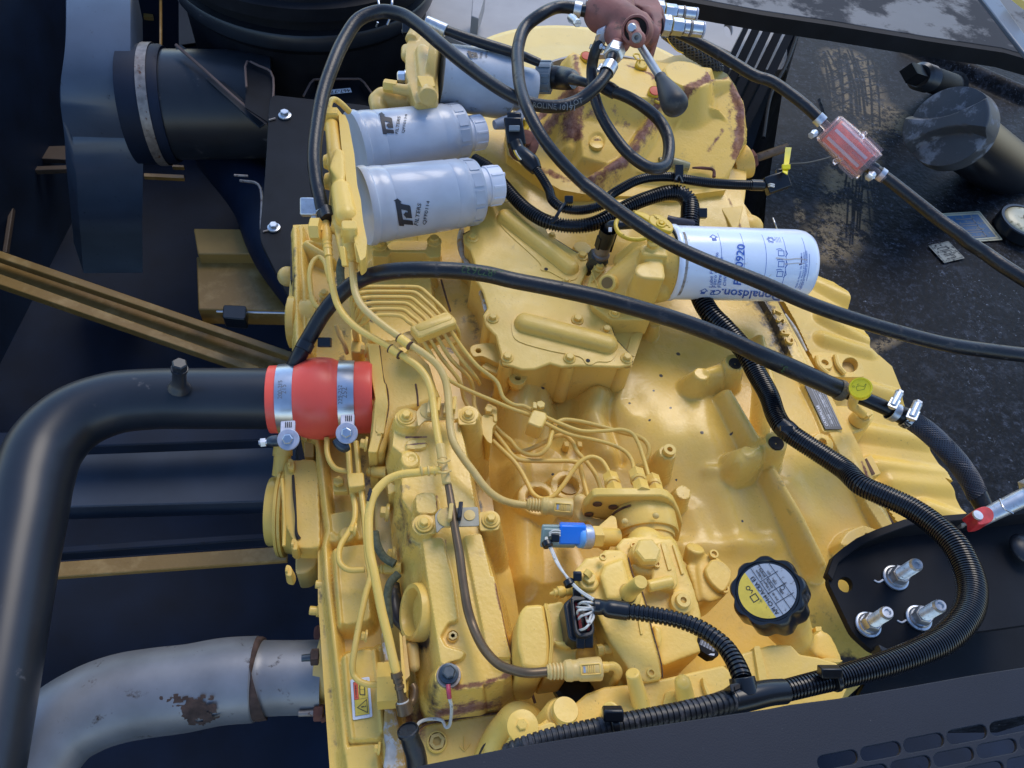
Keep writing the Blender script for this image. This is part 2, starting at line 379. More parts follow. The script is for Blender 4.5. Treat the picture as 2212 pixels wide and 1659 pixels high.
 # materials
M={}
def nodes(m):return m.node_tree.nodes,m.node_tree.links
def mat(name,col,rough=0.5,metal=0.0,bump=0.0,bscale=400.0,var=0.12,vscale=18.0,spec=0.5,dirt=None,dirt_amt=0.0,dscale=60.0,coat=0.0,trans=0.0,alpha=1.0,sub=0.0,emit=None,ior=1.45):
 m=bpy.data.materials.new(name);m.use_nodes=True;n,l=nodes(m);b=n['Principled BSDF']
 g=n.new('ShaderNodeNewGeometry')
 nz=n.new('ShaderNodeTexNoise');nz.inputs['Scale'].default_value=vscale;nz.inputs['Detail'].default_value=6;l.new(g.outputs['Position'],nz.inputs['Vector'])
 mr=n.new('ShaderNodeMapRange');mr.inputs[1].default_value=0.3;mr.inputs[2].default_value=0.7;mr.inputs[3].default_value=1-var;mr.inputs[4].default_value=1+var;l.new(nz.outputs[0],mr.inputs[0])
 mx=n.new('ShaderNodeVectorMath');mx.operation='SCALE';mx.inputs[0].default_value=col;l.new(mr.outputs[0],mx.inputs['Scale']);cout=mx.outputs[0]
 rsock=None
 if dirt is not None:
  n2=n.new('ShaderNodeTexNoise');n2.inputs['Scale'].default_value=dscale;n2.inputs['Detail'].default_value=10;n2.inputs['Roughness'].default_value=0.68;l.new(g.outputs['Position'],n2.inputs['Vector'])
  n3=n.new('ShaderNodeMapRange');th=0.68-0.3*dirt_amt;n3.inputs[1].default_value=th;n3.inputs[2].default_value=th+0.08;l.new(n2.outputs[0],n3.inputs[0])
  mm=n.new('ShaderNodeMix');mm.data_type='RGBA';l.new(n3.outputs[0],mm.inputs[0]);l.new(cout,mm.inputs[6]);mm.inputs[7].default_value=(*dirt,1);cout=mm.outputs[2]
  rr=n.new('ShaderNodeMapRange');rr.inputs[3].default_value=rough;rr.inputs[4].default_value=0.85;l.new(n3.outputs[0],rr.inputs[0]);rsock=rr.outputs[0]
 l.new(cout,b.inputs['Base Color']);b.inputs['Roughness'].default_value=rough
 if rsock:l.new(rsock,b.inputs['Roughness'])
 b.inputs['Metallic'].default_value=metal;b.inputs['Specular IOR Level'].default_value=spec;b.inputs['IOR'].default_value=ior
 b.inputs['Coat Weight'].default_value=coat;b.inputs['Coat Roughness'].default_value=0.15;b.inputs['Transmission Weight'].default_value=trans;b.inputs['Alpha'].default_value=alpha
 if sub:b.inputs['Subsurface Weight'].default_value=sub;b.inputs['Subsurface Radius'].default_value=(.01,.01,.01)
 if bump:
  nb=n.new('ShaderNodeTexNoise');nb.inputs['Scale'].default_value=bscale;nb.inputs['Detail'].default_value=3;l.new(g.outputs['Position'],nb.inputs['Vector'])
  bp=n.new('ShaderNodeBump');bp.inputs['Strength'].default_value=bump;bp.inputs['Distance'].default_value=0.001;l.new(nb.outputs[0],bp.inputs['Height']);l.new(bp.outputs[0],b.inputs['Normal'])
 M[name]=m;return m
YEL=(0.78,0.50,0.105)
def paint(name,base=YEL,rust=0.0,dust=0.25,rough=0.34,speck=0.5,attr=False,bump=0.2,spec=.32,coat=.05):
 m=bpy.data.materials.new(name);m.use_nodes=True;n,l=nodes(m);b=n['Principled BSDF'];g=n.new('ShaderNodeNewGeometry');pos=g.outputs['Position']
 def noise(sc,det,ro=0.5):
  k=n.new('ShaderNodeTexNoise');k.inputs['Scale'].default_value=sc;k.inputs['Detail'].default_value=det;k.inputs['Roughness'].default_value=ro;l.new(pos,k.inputs['Vector']);return k.outputs[0]
 def rng_(s,a,b_,c_=0.0,d=1.0,cl=True):
  k=n.new('ShaderNodeMapRange');k.clamp=cl;l.new(s,k.inputs[0]);k.inputs[1].default_value=a;k.inputs[2].default_value=b_;k.inputs[3].default_value=c_;k.inputs[4].default_value=d;return k.outputs[0]
 def mix(f,a,b_):
  k=n.new('ShaderNodeMix');k.data_type='RGBA'
  for s,i in((f,0),(a,6),(b_,7)):
   if isinstance(s,(tuple,float)):k.inputs[i].default_value=(*s,1)if isinstance(s,tuple)else s
   else:l.new(s,k.inputs[i])
  return k.outputs[2]
 def math_(op,a,b_):
  k=n.new('ShaderNodeMath');k.operation=op
  for s,i in((a,0),(b_,1)):
   if isinstance(s,(int,float)):k.inputs[i].default_value=s
   else:l.new(s,k.inputs[i])
  return k.outputs[0]
 col=mix(rng_(noise(7,4),.35,.65),tuple(x*0.93 for x in base),tuple(min(1,x*1.06)for x in base))
 # pale dust film and thin brownish runs
 dmask=math_('MULTIPLY',rng_(noise(23,8,.62),.5,.72),dust)
 col=mix(dmask,col,(0.64,0.47,0.22))
 smask=math_('MULTIPLY',math_('MULTIPLY',rng_(noise(420,2),.69,.73),rng_(noise(17,3),.44,.6)),speck)
 col=mix(smask,col,(0.10,0.055,0.03))
 gm=math_('MULTIPLY',rng_(noise(38,9,.7),.60,.76),0.8*speck+0.14)
 col=mix(gm,col,(0.26,0.16,0.075))
 rgh=rng_(noise(60,5),.3,.7,rough-.06,rough+.1)
 rr=None
 if rust>0 or attr:
  rn=noise(26,12,.74)
  if attr:
   a=n.new('ShaderNodeAttribute');a.attribute_name='wear';w=a.outputs['Fac']
   rn=math_('ADD',math_('ADD',math_('MULTIPLY',rn,.55),math_('MULTIPLY',noise(105,8,.8),.45)),math_('MULTIPLY',w,0.40));rmask=rng_(rn,.64,.74)
  else:rmask=rng_(rn,.76-.3*rust,.82-.3*rust)
  rc=mix(rng_(noise(90,8,.8),.38,.62),(0.15,0.05,0.03),mix(rng_(noise(30,4),.4,.6),(0.42,0.20,0.08),(0.34,0.19,0.15)))
  col=mix(rmask,col,rc);rgh=mix_f(n,l,rmask,rgh,0.85)
 if attr:
  a=n.new('ShaderNodeAttribute');a.attribute_name='grime';gr=rng_(math_('ADD',noise(45,10,.7),math_('MULTIPLY',a.outputs['Fac'],0.5)),.66,.84)
  col=mix(math_('MULTIPLY',gr,rng_(a.outputs['Fac'],0,.05)),col,(0.06,0.05,0.045))
 l.new(col,b.inputs['Base Color']);l.new(rgh,b.inputs['Roughness'])
 b.inputs['Specular IOR Level'].default_value=spec;b.inputs['Coat Weight'].default_value=coat;b.inputs['Coat Roughness'].default_value=0.14
 bp=n.new('ShaderNodeBump');bp.inputs['Strength'].default_value=bump;bp.inputs['Distance'].default_value=0.0012
 l.new(math_('ADD',noise(260,2),math_('MULTIPLY',noise(60,2),1.2)),bp.inputs['Height']);l.new(bp.outputs[0],b.inputs['Normal'])
 M[name]=m;return m
def mix_f(n,l,f,a,b_):
 k=n.new('ShaderNodeMix');k.data_type='FLOAT';l.new(f,k.inputs[0]);l.new(a,k.inputs[2]);k.inputs[3].default_value=b_;return k.outputs[0]
paint('yellow');paint('yellow_block',speck=.35,dust=.3,rough=.27,attr=True,bump=.2,coat=.12);paint('yellow_worn',rust=.34,dust=.4)
paint('yellow_housing',base=(0.76,0.47,0.08),rust=.0,dust=.15,attr=True);paint('yellow_pan',base=(0.77,0.49,0.09),attr=True,dust=.2)
paint('yellow_dusty',base=(0.64,0.43,0.13),dust=.6,rust=.22);paint('yellow_far',base=(0.80,0.56,0.17),dust=.1,speck=.2)
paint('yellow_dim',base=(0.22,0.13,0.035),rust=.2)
mat('rubber',(0.007,0.008,0.011),.36,bump=.3,bscale=420,var=.4,dirt=(.035,.035,.04),dirt_amt=.32,dscale=70)
mat('rubber_smooth',(0.006,0.007,0.010),.3,var=.2)
mat('conduit',(0.006,0.007,0.010),.25,var=.2,dirt=(.03,.03,.035),dirt_amt=.18,dscale=120)
mat('conduit_dusty',(0.012,0.014,0.019),.42,var=.25,dirt=(.05,.05,.06),dirt_amt=.45,dscale=110)
mat('black_plastic',(0.006,0.008,0.012),.28,var=.15)
mat('black_paint',(0.007,0.008,0.011),.55,bump=.05,var=.3,spec=.15,dirt=(.02,.02,.024),dirt_amt=.12)
mat('black_far',(0.0035,0.0095,0.025),.6,spec=.3,bump=.1,var=.35,vscale=9,dirt=(.009,.010,.014),dirt_amt=.2)
mat('pipe_paint',(0.013,0.016,0.022),.36,var=.2,dirt=(.09,.085,.09),dirt_amt=.15,dscale=25)
mat('duct_grey',(0.05,0.07,0.105),.36,spec=.7,var=.18,vscale=10,dirt=(.02,.022,.03),dirt_amt=.16,dscale=70)
mat('panel',(0.0095,0.012,0.020),.55,spec=.35,bump=.12,bscale=900,var=.12,dirt=(.10,.10,.10),dirt_amt=.05,dscale=240)
mat('filter_grey',(0.43,0.47,0.54),.36,var=.07,vscale=30,coat=.3)
mat('filter_grey_dirty',(0.36,0.40,0.46),.42,var=.16,vscale=22,dirt=(.18,.18,.17),dirt_amt=.35,dscale=30)
mat('filter_white',(0.70,0.77,0.88),.26,var=.05,coat=.3,dirt=(.45,.42,.38),dirt_amt=.2,dscale=80)
mat('white_plastic',(0.78,0.80,0.86),.4,var=.05,sub=.15)
mat('red_silicone',(0.84,0.098,0.062),.36,var=.1,vscale=14,sub=.05)
mat('steel',(0.50,0.52,0.56),.3,metal=1,var=.12,vscale=60,bump=.03)
mat('zinc',(0.52,0.54,0.57),.38,metal=.85,var=.2,vscale=90,dirt=(.22,.20,.17),dirt_amt=.25,dscale=200)
mat('washer_grey',(0.40,0.41,0.48),.45,metal=.3,var=.15,vscale=120)
mat('old_steel',(0.24,0.21,0.19),.5,metal=.6,var=.3,vscale=70,dirt=(.12,.05,.03),dirt_amt=.35,dscale=90)
mat('dark_bolt',(0.06,0.075,0.09),.4,metal=.7,var=.3,vscale=90)
mat('exhaust',(0.20,0.205,0.22),.46,metal=.45,var=.22,vscale=16,dirt=(.05,.035,.03),dirt_amt=.24,dscale=40,bump=.1,bscale=150)
mat('rust_dark',(0.055,0.032,0.025),.85,var=.5,vscale=90,bump=.6,bscale=260)
mat('rust',(0.14,0.055,0.04),.85,var=.4,vscale=80,bump=.5,bscale=220)
mat('red_iron',(0.235,0.085,0.065),.6,var=.3,vscale=30,bump=.35,bscale=160,dirt=(.10,.06,.05),dirt_amt=.35,dscale=45)
mat('bronze_pipe',(0.13,0.085,0.045),.36,metal=.35,var=.25,vscale=40)
mat('brown_seam',(0.11,0.055,0.03),.8,var=.5,vscale=120)
mat('dark_seam',(0.02,0.018,0.018),.7,var=.5,vscale=120)
mat('ink_black',(0.02,0.022,0.03),.5,var=.1);mat('ink_blue',(0.035,0.11,0.42),.45,var=.1);mat('ink_green',(0.03,0.065,0.02),.6,var=.2)
mat('ink_grey',(0.17,0.17,0.17),.6,var=.3);mat('ink_red',(0.62,0.09,0.04),.5,var=.1);mat('label_yellow',(0.66,0.48,0.06),.45,var=.12,vscale=60,dirt=(.25,.22,.05),dirt_amt=.3,dscale=200)
mat('label_white',(0.66,0.66,0.68),.45,var=.06);mat('label_silver',(0.25,0.27,0.32),.35,metal=.4,var=.15,vscale=60)
mat('cap_label',(0.34,0.37,0.42),.4,var=.1,dirt=(.12,.12,.13),dirt_amt=.4,dscale=180)
mat('dip_yellow',(0.88,0.68,0.01),.32,var=.05,coat=.3);mat('cap_yellow',(0.66,0.42,0.025),.4,var=.12,vscale=60,dirt=(.2,.12,.03),dirt_amt=.3,dscale=150)
mat('blue_plastic',(0.01,0.19,0.78),.3,var=.05);mat('pale_connector',(0.30,0.40,0.36),.3,var=.1,trans=.35)
mat('wire_white',(0.60,0.58,0.52),.45,var=.15,vscale=100,dirt=(.2,.18,.15),dirt_amt=.35,dscale=200)
mat('red_seal',(0.30,0.02,0.02),.5);mat('crimp_pink',(0.42,0.05,0.09),.4,var=.3)
mat('pale_metal',(0.33,0.31,0.30),.55,var=.1,vscale=12,dirt=(.30,.22,.16),dirt_amt=.12,dscale=40)
mat('grey_plastic',(0.16,0.20,0.235),.42,var=.12)
mat('knob_black',(0.022,0.022,0.024),.5,var=.5,vscale=50,dirt=(.07,.065,.06),dirt_amt=.4,dscale=60)
mat('cap_grey',(0.035,0.04,0.05),.55,var=.12,vscale=25,dirt=(.15,.165,.20),dirt_amt=.5,dscale=22)
mat('gauge_cream',(0.42,0.40,0.28),.35,var=.15,dirt=(.2,.18,.1),dirt_amt=.4)
mat('clear_pink',(0.96,0.80,0.80),.2,var=.04,trans=.9,ior=1.2)
mat('filter_core',(0.95,0.20,0.11),.5,var=.25,vscale=70)
mat('red_valve',(0.50,0.03,0.03),.4,var=.3,vscale=80)
mat('sleeve_cloth',(0.085,0.09,0.05),.85,bump=1.0,bscale=600,var=.3,vscale=200)
mat('wire_dark',(0.02,0.02,0.02),.5);mat('flaky',(0.55,0.52,0.47),.6,var=.35,vscale=60,bump=.8,bscale=120,dirt=(.5,.30,.09),dirt_amt=.75,dscale=55)
mat('hole_dark',(0.02,0.014,0.01),.8)
# scuffed black tank lid with bare yellowish patches
def tank_mat():
 m=mat('tank_black',(0.003,0.004,0.006),.5,spec=.11,bump=1.0,bscale=110,var=.5,vscale=40)
 n,l=nodes(m);b=n['Principled BSDF'];g=n.new('ShaderNodeNewGeometry');src=b.inputs['Base Color'].links[0].from_socket
 def ns(sc,det,ro,a,b_):
  k=n.new('ShaderNodeTexNoise');k.inputs['Scale'].default_value=sc;k.inputs['Detail'].default_value=det;k.inputs['Roughness'].default_value=ro;l.new(g.outputs['Position'],k.inputs['Vector'])
  r=n.new('ShaderNodeMapRange');r.inputs[1].default_value=a;r.inputs[2].default_value=b_;l.new(k.outputs[0],r.inputs[0]);return r.outputs[0]
 def mix(f,a,col):
  k=n.new('ShaderNodeMix');k.data_type='RGBA';l.new(f,k.inputs[0]);l.new(a,k.inputs[6]);k.inputs[7].default_value=(*col,1);return k.outputs[2]
 at=n.new('ShaderNodeAttribute');at.attribute_name='wear'
 ad=n.new('ShaderNodeMath');ad.operation='MULTIPLY';bst=n.new('ShaderNodeMapRange');bst.inputs[2].default_value=.4;l.new(at.outputs['Fac'],bst.inputs[0]);l.new(bst.outputs[0],ad.inputs[0]);l.new(ns(17,14,.86,.47,.52),ad.inputs[1])
 o=mix(ad.outputs[0],src,(0.20,0.145,0.08))
 at2=n.new('ShaderNodeAttribute');at2.attribute_name='grime';o=mix(at2.outputs['Fac'],o,(0.004,0.004,0.005))
 def both(a,b_):
  k=n.new('ShaderNodeMath');k.operation='MULTIPLY';l.new(a,k.inputs[0]);l.new(b_,k.inputs[1]);return k.outputs[0]
 o=mix(both(ns(75,8,.85,.52,.64),ns(9,5,.7,.36,.56)),o,(0.06,0.07,0.095));o=mix(both(ns(130,6,.8,.60,.68),ns(11,6,.7,.44,.58)),o,(0.24,0.27,0.33));o=mix(ns(20,12,.8,.54,.66),o,(0.028,0.032,0.042))
 l.new(o,b.inputs['Base Color'])
tank_mat()
# the setting: engine bay
def structure(name,mb,m,**k):
 o=obj(name,mb,m,**k);o['kind']='structure';return o
m_=MB();m_.box((0,.2,-.86),(2.2,0,0),(0,2.0,0),(0,0,.01));structure('bay_floor',m_,'black_far')
m_=MB();m_.box((0,1.7,-.55),(2.2,0,0),(0,.02,0),(0,0,.3));structure('bay_rear_wall',m_,'black_far')
m_=MB();m_.box((-1.25,.2,-.45),(.02,0,0),(0,1.5,0),(0,0,.4));structure('bay_side_wall',m_,'black_far')
# frame rails seen past the engine on the left
def rail(name,label,pts,mt,th=.012,bev=.002,cat='frame rail',kind=None):
 m=MB();q=[P(*p)for p in pts];n_=np.cross(q[1]-q[0],q[2]-q[1]);n_=n_ if n_[2]>0 else-n_
 m.plate(q,n_,th);return tag(obj(name,m,mt,bevel=bev),label,cat)
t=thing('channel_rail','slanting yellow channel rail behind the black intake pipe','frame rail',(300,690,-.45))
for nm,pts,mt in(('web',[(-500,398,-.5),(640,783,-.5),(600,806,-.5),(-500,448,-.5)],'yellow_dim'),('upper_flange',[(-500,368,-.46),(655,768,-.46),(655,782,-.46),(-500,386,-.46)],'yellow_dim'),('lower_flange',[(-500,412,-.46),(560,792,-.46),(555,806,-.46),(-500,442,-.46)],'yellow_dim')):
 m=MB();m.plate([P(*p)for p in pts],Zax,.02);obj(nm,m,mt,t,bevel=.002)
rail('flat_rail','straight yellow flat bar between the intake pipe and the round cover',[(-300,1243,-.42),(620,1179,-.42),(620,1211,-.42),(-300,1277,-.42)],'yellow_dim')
t=thing('box_beam','blue-black box beam below the black intake pipe','frame rail',(350,1040,-.45))
m=MB();m.plate([P(*p)for p in((-300,990,-.43),(640,955,-.43),(640,1082,-.43),(-300,1108,-.43))],Zax,.05);obj('face',m,mat('beam_blue',(.03,.04,.06),.45,var=.3,vscale=8),t,bevel=.003)
m=MB();m.plate([P(*p)for p in((-300,940,-.36),(640,918,-.36),(640,948,-.36),(-300,982,-.36))],Zax,.03);obj('lip',m,'black_far',t,bevel=.003)
m=MB();m.plate([P(*p)for p in((-300,1208,-.45),(640,1145,-.45),(640,1160,-.45),(-300,1227,-.45))],Zax,.03);obj('lower_lip',m,'black_far',t,bevel=.003)
t=thing('angle_iron','thin rusty brown angle frame at the far left edge','frame',(60,400,-.6))
for pts in([(12,-120),(48,-120),(50,320),(22,320)],[(0,318),(150,314),(150,345),(0,338)],[(36,360),(150,356),(150,365),(36,369)],[(32,362),(41,364),(14,545),(4,545)]):
 m=MB();m.plate([P(p[0],p[1],-.62)for p in pts],Zax,.015);obj('bar',m,mat('bar_brown',(.045,.03,.022),.6),t,bevel=.002)
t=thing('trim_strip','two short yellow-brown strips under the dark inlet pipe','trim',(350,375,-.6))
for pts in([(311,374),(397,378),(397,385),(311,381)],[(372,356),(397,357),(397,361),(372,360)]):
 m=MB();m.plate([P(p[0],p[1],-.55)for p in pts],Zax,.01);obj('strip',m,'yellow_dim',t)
 # yellow box bracket at the left, with a rod
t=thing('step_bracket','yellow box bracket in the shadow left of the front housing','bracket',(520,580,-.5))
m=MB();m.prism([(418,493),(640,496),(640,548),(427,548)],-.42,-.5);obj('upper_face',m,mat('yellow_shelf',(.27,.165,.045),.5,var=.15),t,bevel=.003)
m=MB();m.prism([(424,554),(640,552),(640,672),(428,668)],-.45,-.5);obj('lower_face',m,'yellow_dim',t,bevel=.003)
t=thing('link_rod','thin bright rod with a dark clip left of the round boss','rod',(550,675,-.38))
m=MB();m.tube([(468,673,-.38),(640,677,-.38)],2.6,8);obj('rod',m,'steel',t)
m=MB();m.prism(round_poly([(482,658),(532,660),(530,690),(480,686)],5),-.36,-.39);obj('clip',m,'black_plastic',t,bevel=.002)
# big grey-blue band (curved shroud)
t=thing('curved_shroud','wide pale grey-blue curved shroud running down the far left','shroud',(213,250,-.2))
m=MB();prof=[(-60,-.10),(20,-.105),(90,-.125),(160,-.16),(230,-.215),(300,-.29),(370,-.385),(440,-.50),(520,-.66)]
cv=catmull([np.array([a,b])for a,b in prof],5);rg=[]
for k,(v_,z_)in enumerate(cv):
 bul=13*math.exp(-((v_-195)/75)**2);ul=139+max(0,v_-340)*.10-bul;ur=286+max(0,v_-400)*.03
 a,b=P(ul,v_,z_),P(ur,v_,z_);dn=np.array([0,-.02,-.10])
 e=(b-a)*.03
 rg.append([a+dn,a+np.array([0,0,-.008]),a+e,b-e,b+np.array([0,0,-.006]),b+dn])
m.rings(rg);obj('band',m,'duct_grey',t,smooth=40)
m=MB();m.cyl(P(180,60,-.22),P(250,60,-.22),.02);obj('inner_hub',m,'black_far',t)
# inlet pipe with its band clamp
t=thing('inlet_pipe','wide matt black inlet pipe with one bright band clamp','pipe',(420,226,-.3))
zz=-.26
def hp(u0,u1,r,v=228,z=zz):
 s_=S(420,v,z);a=P(u0,v,z);b=P(u1,v,z);return a,b,r*s_
a,b,r=hp(372,600,112);m=MB();m.cyl(a,b,r,n=48);obj('tube',m,'pipe_paint',t)
a,b,r=hp(286,372,121);m=MB();m.lathe(a,b-a,[(0,r),(.9*np.linalg.norm(b-a),r),(np.linalg.norm(b-a),r*.97)],48);obj('rubber_cuff',m,'black_far',t)
a,b,r=hp(330,351,124);m=MB();L_=np.linalg.norm(b-a);m.lathe(a,b-a,[(0,r-.001),(0,r),(L_,r),(L_,r-.001)],48,False);obj('band_clamp',m,'old_steel',t)
m=MB();m.tube([(380,97,-.12),(440,150,-.13),(520,222,-.14),(578,268,-.15)],3.5,8);obj('gusset_edge',m,mat('edge_rust',(.10,.065,.055),.7),t)
m=MB();m.plate([P(*p)for p in((378,100,-.15),(392,96,-.15),(580,262,-.17),(560,275,-.17),(400,128,-.15))],Zax,.004);obj('gusset',m,'pipe_paint',t,bevel=.001)
# strip of frame above it
t=thing('upright_panel','black upright panel with a rusty edge above the inlet pipe','panel',(370,60,-.35))
m=MB();m.plate([P(*p)for p in((385,-30,-.33),(440,-30,-.33),(440,90,-.33),(385,98,-.33))],Zax,.01);obj('face',m,'black_paint',t,bevel=.002)
m=MB();m.tube([(347,-20,-.4),(347,98,-.4)],3,6);obj('edge_strip',m,'yellow_dim',t)
m=MB();m.plate([P(*p)for p in((310,-20,-.5),(330,-20,-.5),(330,38,-.5),(310,36,-.5))],Zax,.01);obj('far_tab',m,'yellow_dim',t)
# air cleaner drum, axis up toward the sky
t=thing('air_cleaner','large matt black air cleaner drum with stepped rings, top left','air cleaner',(640,-80,-.2))
C0=P(655,-120,-.03);rr=.305
prof=[(-.62,.90),(-.30,.92),(-.2,.92),(-.10,.93),(-.085,.97),(-.05,.97),(-.045,.93),(-.02,.93),(-.015,1.0),(.012,1.0),(.018,.95),(.05,.93),(.055,.6)]
m=MB();m.lathe(C0,(0,0,1),[(d,r*rr)for d,r in prof],72);obj('drum',m,'black_paint',t,smooth=30)
m=MB();m.lathe(C0,(0,0,1),[(-.085,rr*.975),(-.08,rr*.985),(-.055,rr*.985),(-.05,rr*.975)],72,False);obj('band',m,'pipe_paint',t)
m=MB();m.tube([(815,-20,.06),(820,14,.05),(827,22,.04)],2.6,8);m.tube([(848,-20,.06),(846,12,.05),(844,20,.04)],2.6,8);obj('wire_clip',m,'steel',t)
m=MB();m.tube([(816,48,-.02),(813,58,-.03)],2.4,8);m.tube([(842,40,-.02),(836,54,-.03)],2.4,8);obj('clip_tail',m,'steel',t)
# big black mounting plate with two bolts
t=thing('mounting_plate','black flat plate with two silver bolts left of the fuel filters','plate',(640,400,-.1))
m=MB();m.prism(round_poly([(583,204),(800,228),(900,300),(900,560),(700,800),(560,516),(572,380)],16),-.09,-.10);obj('plate',m,'black_paint',t,bevel=.0012)
bolt(t,*c(1,0,250,1000),-.088,14,mat='zinc');bolt(t,*c(1,1,155,310),-.088,14,mat='zinc')
for p in(c(1,0,120,1035),c(1,1,70,340)):
 m=MB();m.tube([(p[0]-2,p[1]+1,-.088),(p[0]+12,p[1]-3,-.088)],2.2,6);obj('wire_tab',m,'old_steel',t)
t=thing('channel_bracket','open black channel bracket carrying a small white part label','bracket',(730,190,-.15))
zz=-.2
m=MB();m.plate([P(p[0],p[1],zz)for p in cs(1,0,(410,830),(500,690),(890,682),(1010,820),(1010,960),(410,940))],Zax,.004);obj('web',m,'black_paint',t,bevel=.001)
m=MB();m.tube(Z(cs(1,0,(410,830),(495,692),(530,686),(860,682),(900,684),(1010,820)),zz+.02),2.4,8,3);obj('worn_edge',m,mat('edge_rust',(.10,.065,.055),.7),t)
for a,b in(((410,830),(495,692)),((900,684),(1010,820))):
 m=MB();a3,b3=P(*c(1,0,*a),zz+.02),P(*c(1,0,*b),zz+.02);m.rings([[a3,b3,b3+[.001,0,-.05],a3+[.001,0,-.05]],[a3+[.003,0,0],b3+[.003,0,0],b3+[.004,0,-.05],a3+[.004,0,-.05]]]);obj('flange',m,'black_paint',t)
fm=on_plane(P(*c(1,0,730,788),zz+.001),P(*c(1,0,820,780),zz)-P(*c(1,0,640,798),zz),P(*c(1,0,730,750),zz)-P(*c(1,0,730,820),zz))
s_=S(*c(1,0,730,788),zz)
m=MB();poly_on(m,[(-1,-.36),(1,-.36),(1,.36),(-1,.36)],fm,sc=23*s_);lb=obj('part_label',m,'label_white',t)
m=MB();text(m,'467-77',fm,0,0,15*s_,R(180),bold=.02)
for v_ in m.v:pass
obj('label_print',m,'ink_black',lb)
t=thing('folded_bracket','dark folded bracket with rusty edges beside the mounting plate','bracket',(560,180,-.15))
m=MB();m.tube(Z(rs(L1,(1610,570),(1615,400),(1690,430),(1768,468),(1785,620),(1760,760)),-.12),2.5,6,3);obj('edge',m,'edge_rust' if False else M['edge_rust'],t)
m=MB();m.plate([P(p[0],p[1],-.13)for p in rs(L1,(1615,400),(1768,468),(1790,640),(1755,800),(1600,700))],Zax,.003);obj('web',m,'black_paint',t)
m=MB();m.tube(rs(L1,(1530,1145,-.2),(1620,1150,-.2)),2.5,6);m.tube(rs(L1,(1570,1180,-.2),(1690,1210,-.18),(1705,1500,-.18)),3,6);obj('lower_edge',m,'old_steel',t)
# rounded dark duct lower left of plate
t=thing('elbow_duct','matt black curved duct passing under the mounting plate','duct',(560,480,-.35))
m=MB();m.tube([(480,330,-.42),(560,430,-.42),(610,540,-.40),(690,660,-.40)],[60,62,66,60],28);obj('duct_body',m,'black_far',t)
# far chassis at the top
t=thing('chassis_panel','pale grey-beige chassis panel behind the fuel filters','panel',(980,60,-.2))
m=MB();m.plate([P(*p)for p in((900,-160,-.16),(1700,-160,-.16),(1700,150,-.16),(1130,150,-.16),(900,50,-.16))],Zax,.02);obj('panel_sheet',m,'pale_metal',t)
m=MB();m.plate([P(*p)for p in((1022,-20,-.08),(1050,-20,-.08),(1034,40,-.08),(1018,34,-.08))],Zax,.05);obj('fin',m,'pale_metal',t,bevel=.002)
m=MB();m.tube([(860,60,-.25),(905,20,-.25),(915,-30,-.25)],5,8);obj('edge',m,M['edge_rust'],t)
t=thing('flywheel_guard','big round pale yellow guard behind the black hoses','guard',(1250,100,-.15))
C1=P(1275,235,-.04);rg=.30
m=MB();m.lathe(C1,(0,0,1),[(-.06,rg),(0,rg),(.006,rg*.985),(.008,rg*.93),(.0,rg*.80),(.004,rg*.72),(.008,.02)],96);obj('disc',m,'yellow_far',t,smooth=50)
m=MB();m.lathe(P(1350,250,.02),(0,0,1),[(-.08,.205),(.0,.205),(.0,.200),(-.06,.198)],96,False);obj('ring',m,'pale_metal',t)
# pale lifting plate with an oval hole, top right
t=thing('lifting_plate','pale grey lifting plate with one oval hole behind the couplers','plate',(1550,60,.0))
mt_=MB();out=cs(2,0,(1560,120),(1900,120),(2010,210),(1890,450),(1640,330));zz=.02
q=[P(p[0],p[1],zz)for p in out];hole=[P(p[0],p[1],zz)for p in ellipse(*c(2,0,1870,250),9,17,-8,16)]
def plate_hole(name,outer,hole,th,mt,parent,bev=0):
 me=bpy.data.meshes.new(name);bm=bmesh.new()
 oc=(np.min(outer,axis=0)+np.max(outer,axis=0))/2
 vo=[bm.verts.new(p-oc)for p in outer];eds=[bm.edges.new((vo[i],vo[(i+1)%len(vo)]))for i in range(len(vo))]
 hs=hole if isinstance(hole[0][0],(list,np.ndarray))and np.ndim(hole[0])==2 else[hole]
 for h in hs:
  vh=[bm.verts.new(p-oc)for p in h];eds+=[bm.edges.new((vh[i],vh[(i+1)%len(vh)]))for i in range(len(vh))]
 r=bmesh.ops.triangle_fill(bm,use_beauty=True,edges=eds,normal=(0,0,1));fs=[f for f in r['geom']if isinstance(f,bmesh.types.BMFace)]
 r=bmesh.ops.extrude_face_region(bm,geom=fs);bmesh.ops.translate(bm,verts=[g for g in r['geom']if isinstance(g,bmesh.types.BMVert)],vec=(0,0,-th))
 bmesh.ops.recalc_face_normals(bm,faces=bm.faces);bm.to_mesh(me);bm.free();me.materials.append(M[mt]);me.shade_smooth();me.set_sharp_from_angle(angle=R(35))
 o=bpy.data.objects.new(name,me);link(o,parent,oc)
 if bev:md=o.modifiers.new('bevel','BEVEL');md.width=bev;md.segments=2;md.limit_method='ANGLE';md.angle_limit=R(50)
 return o
plate_hole('plate',q,hole,.012,'pale_metal',t,.001)
m=MB();m.tube(Z(cs(2,0,(1700,490),(1790,530)),-.02),5,8);obj('pale_tab',m,'pale_metal',t)
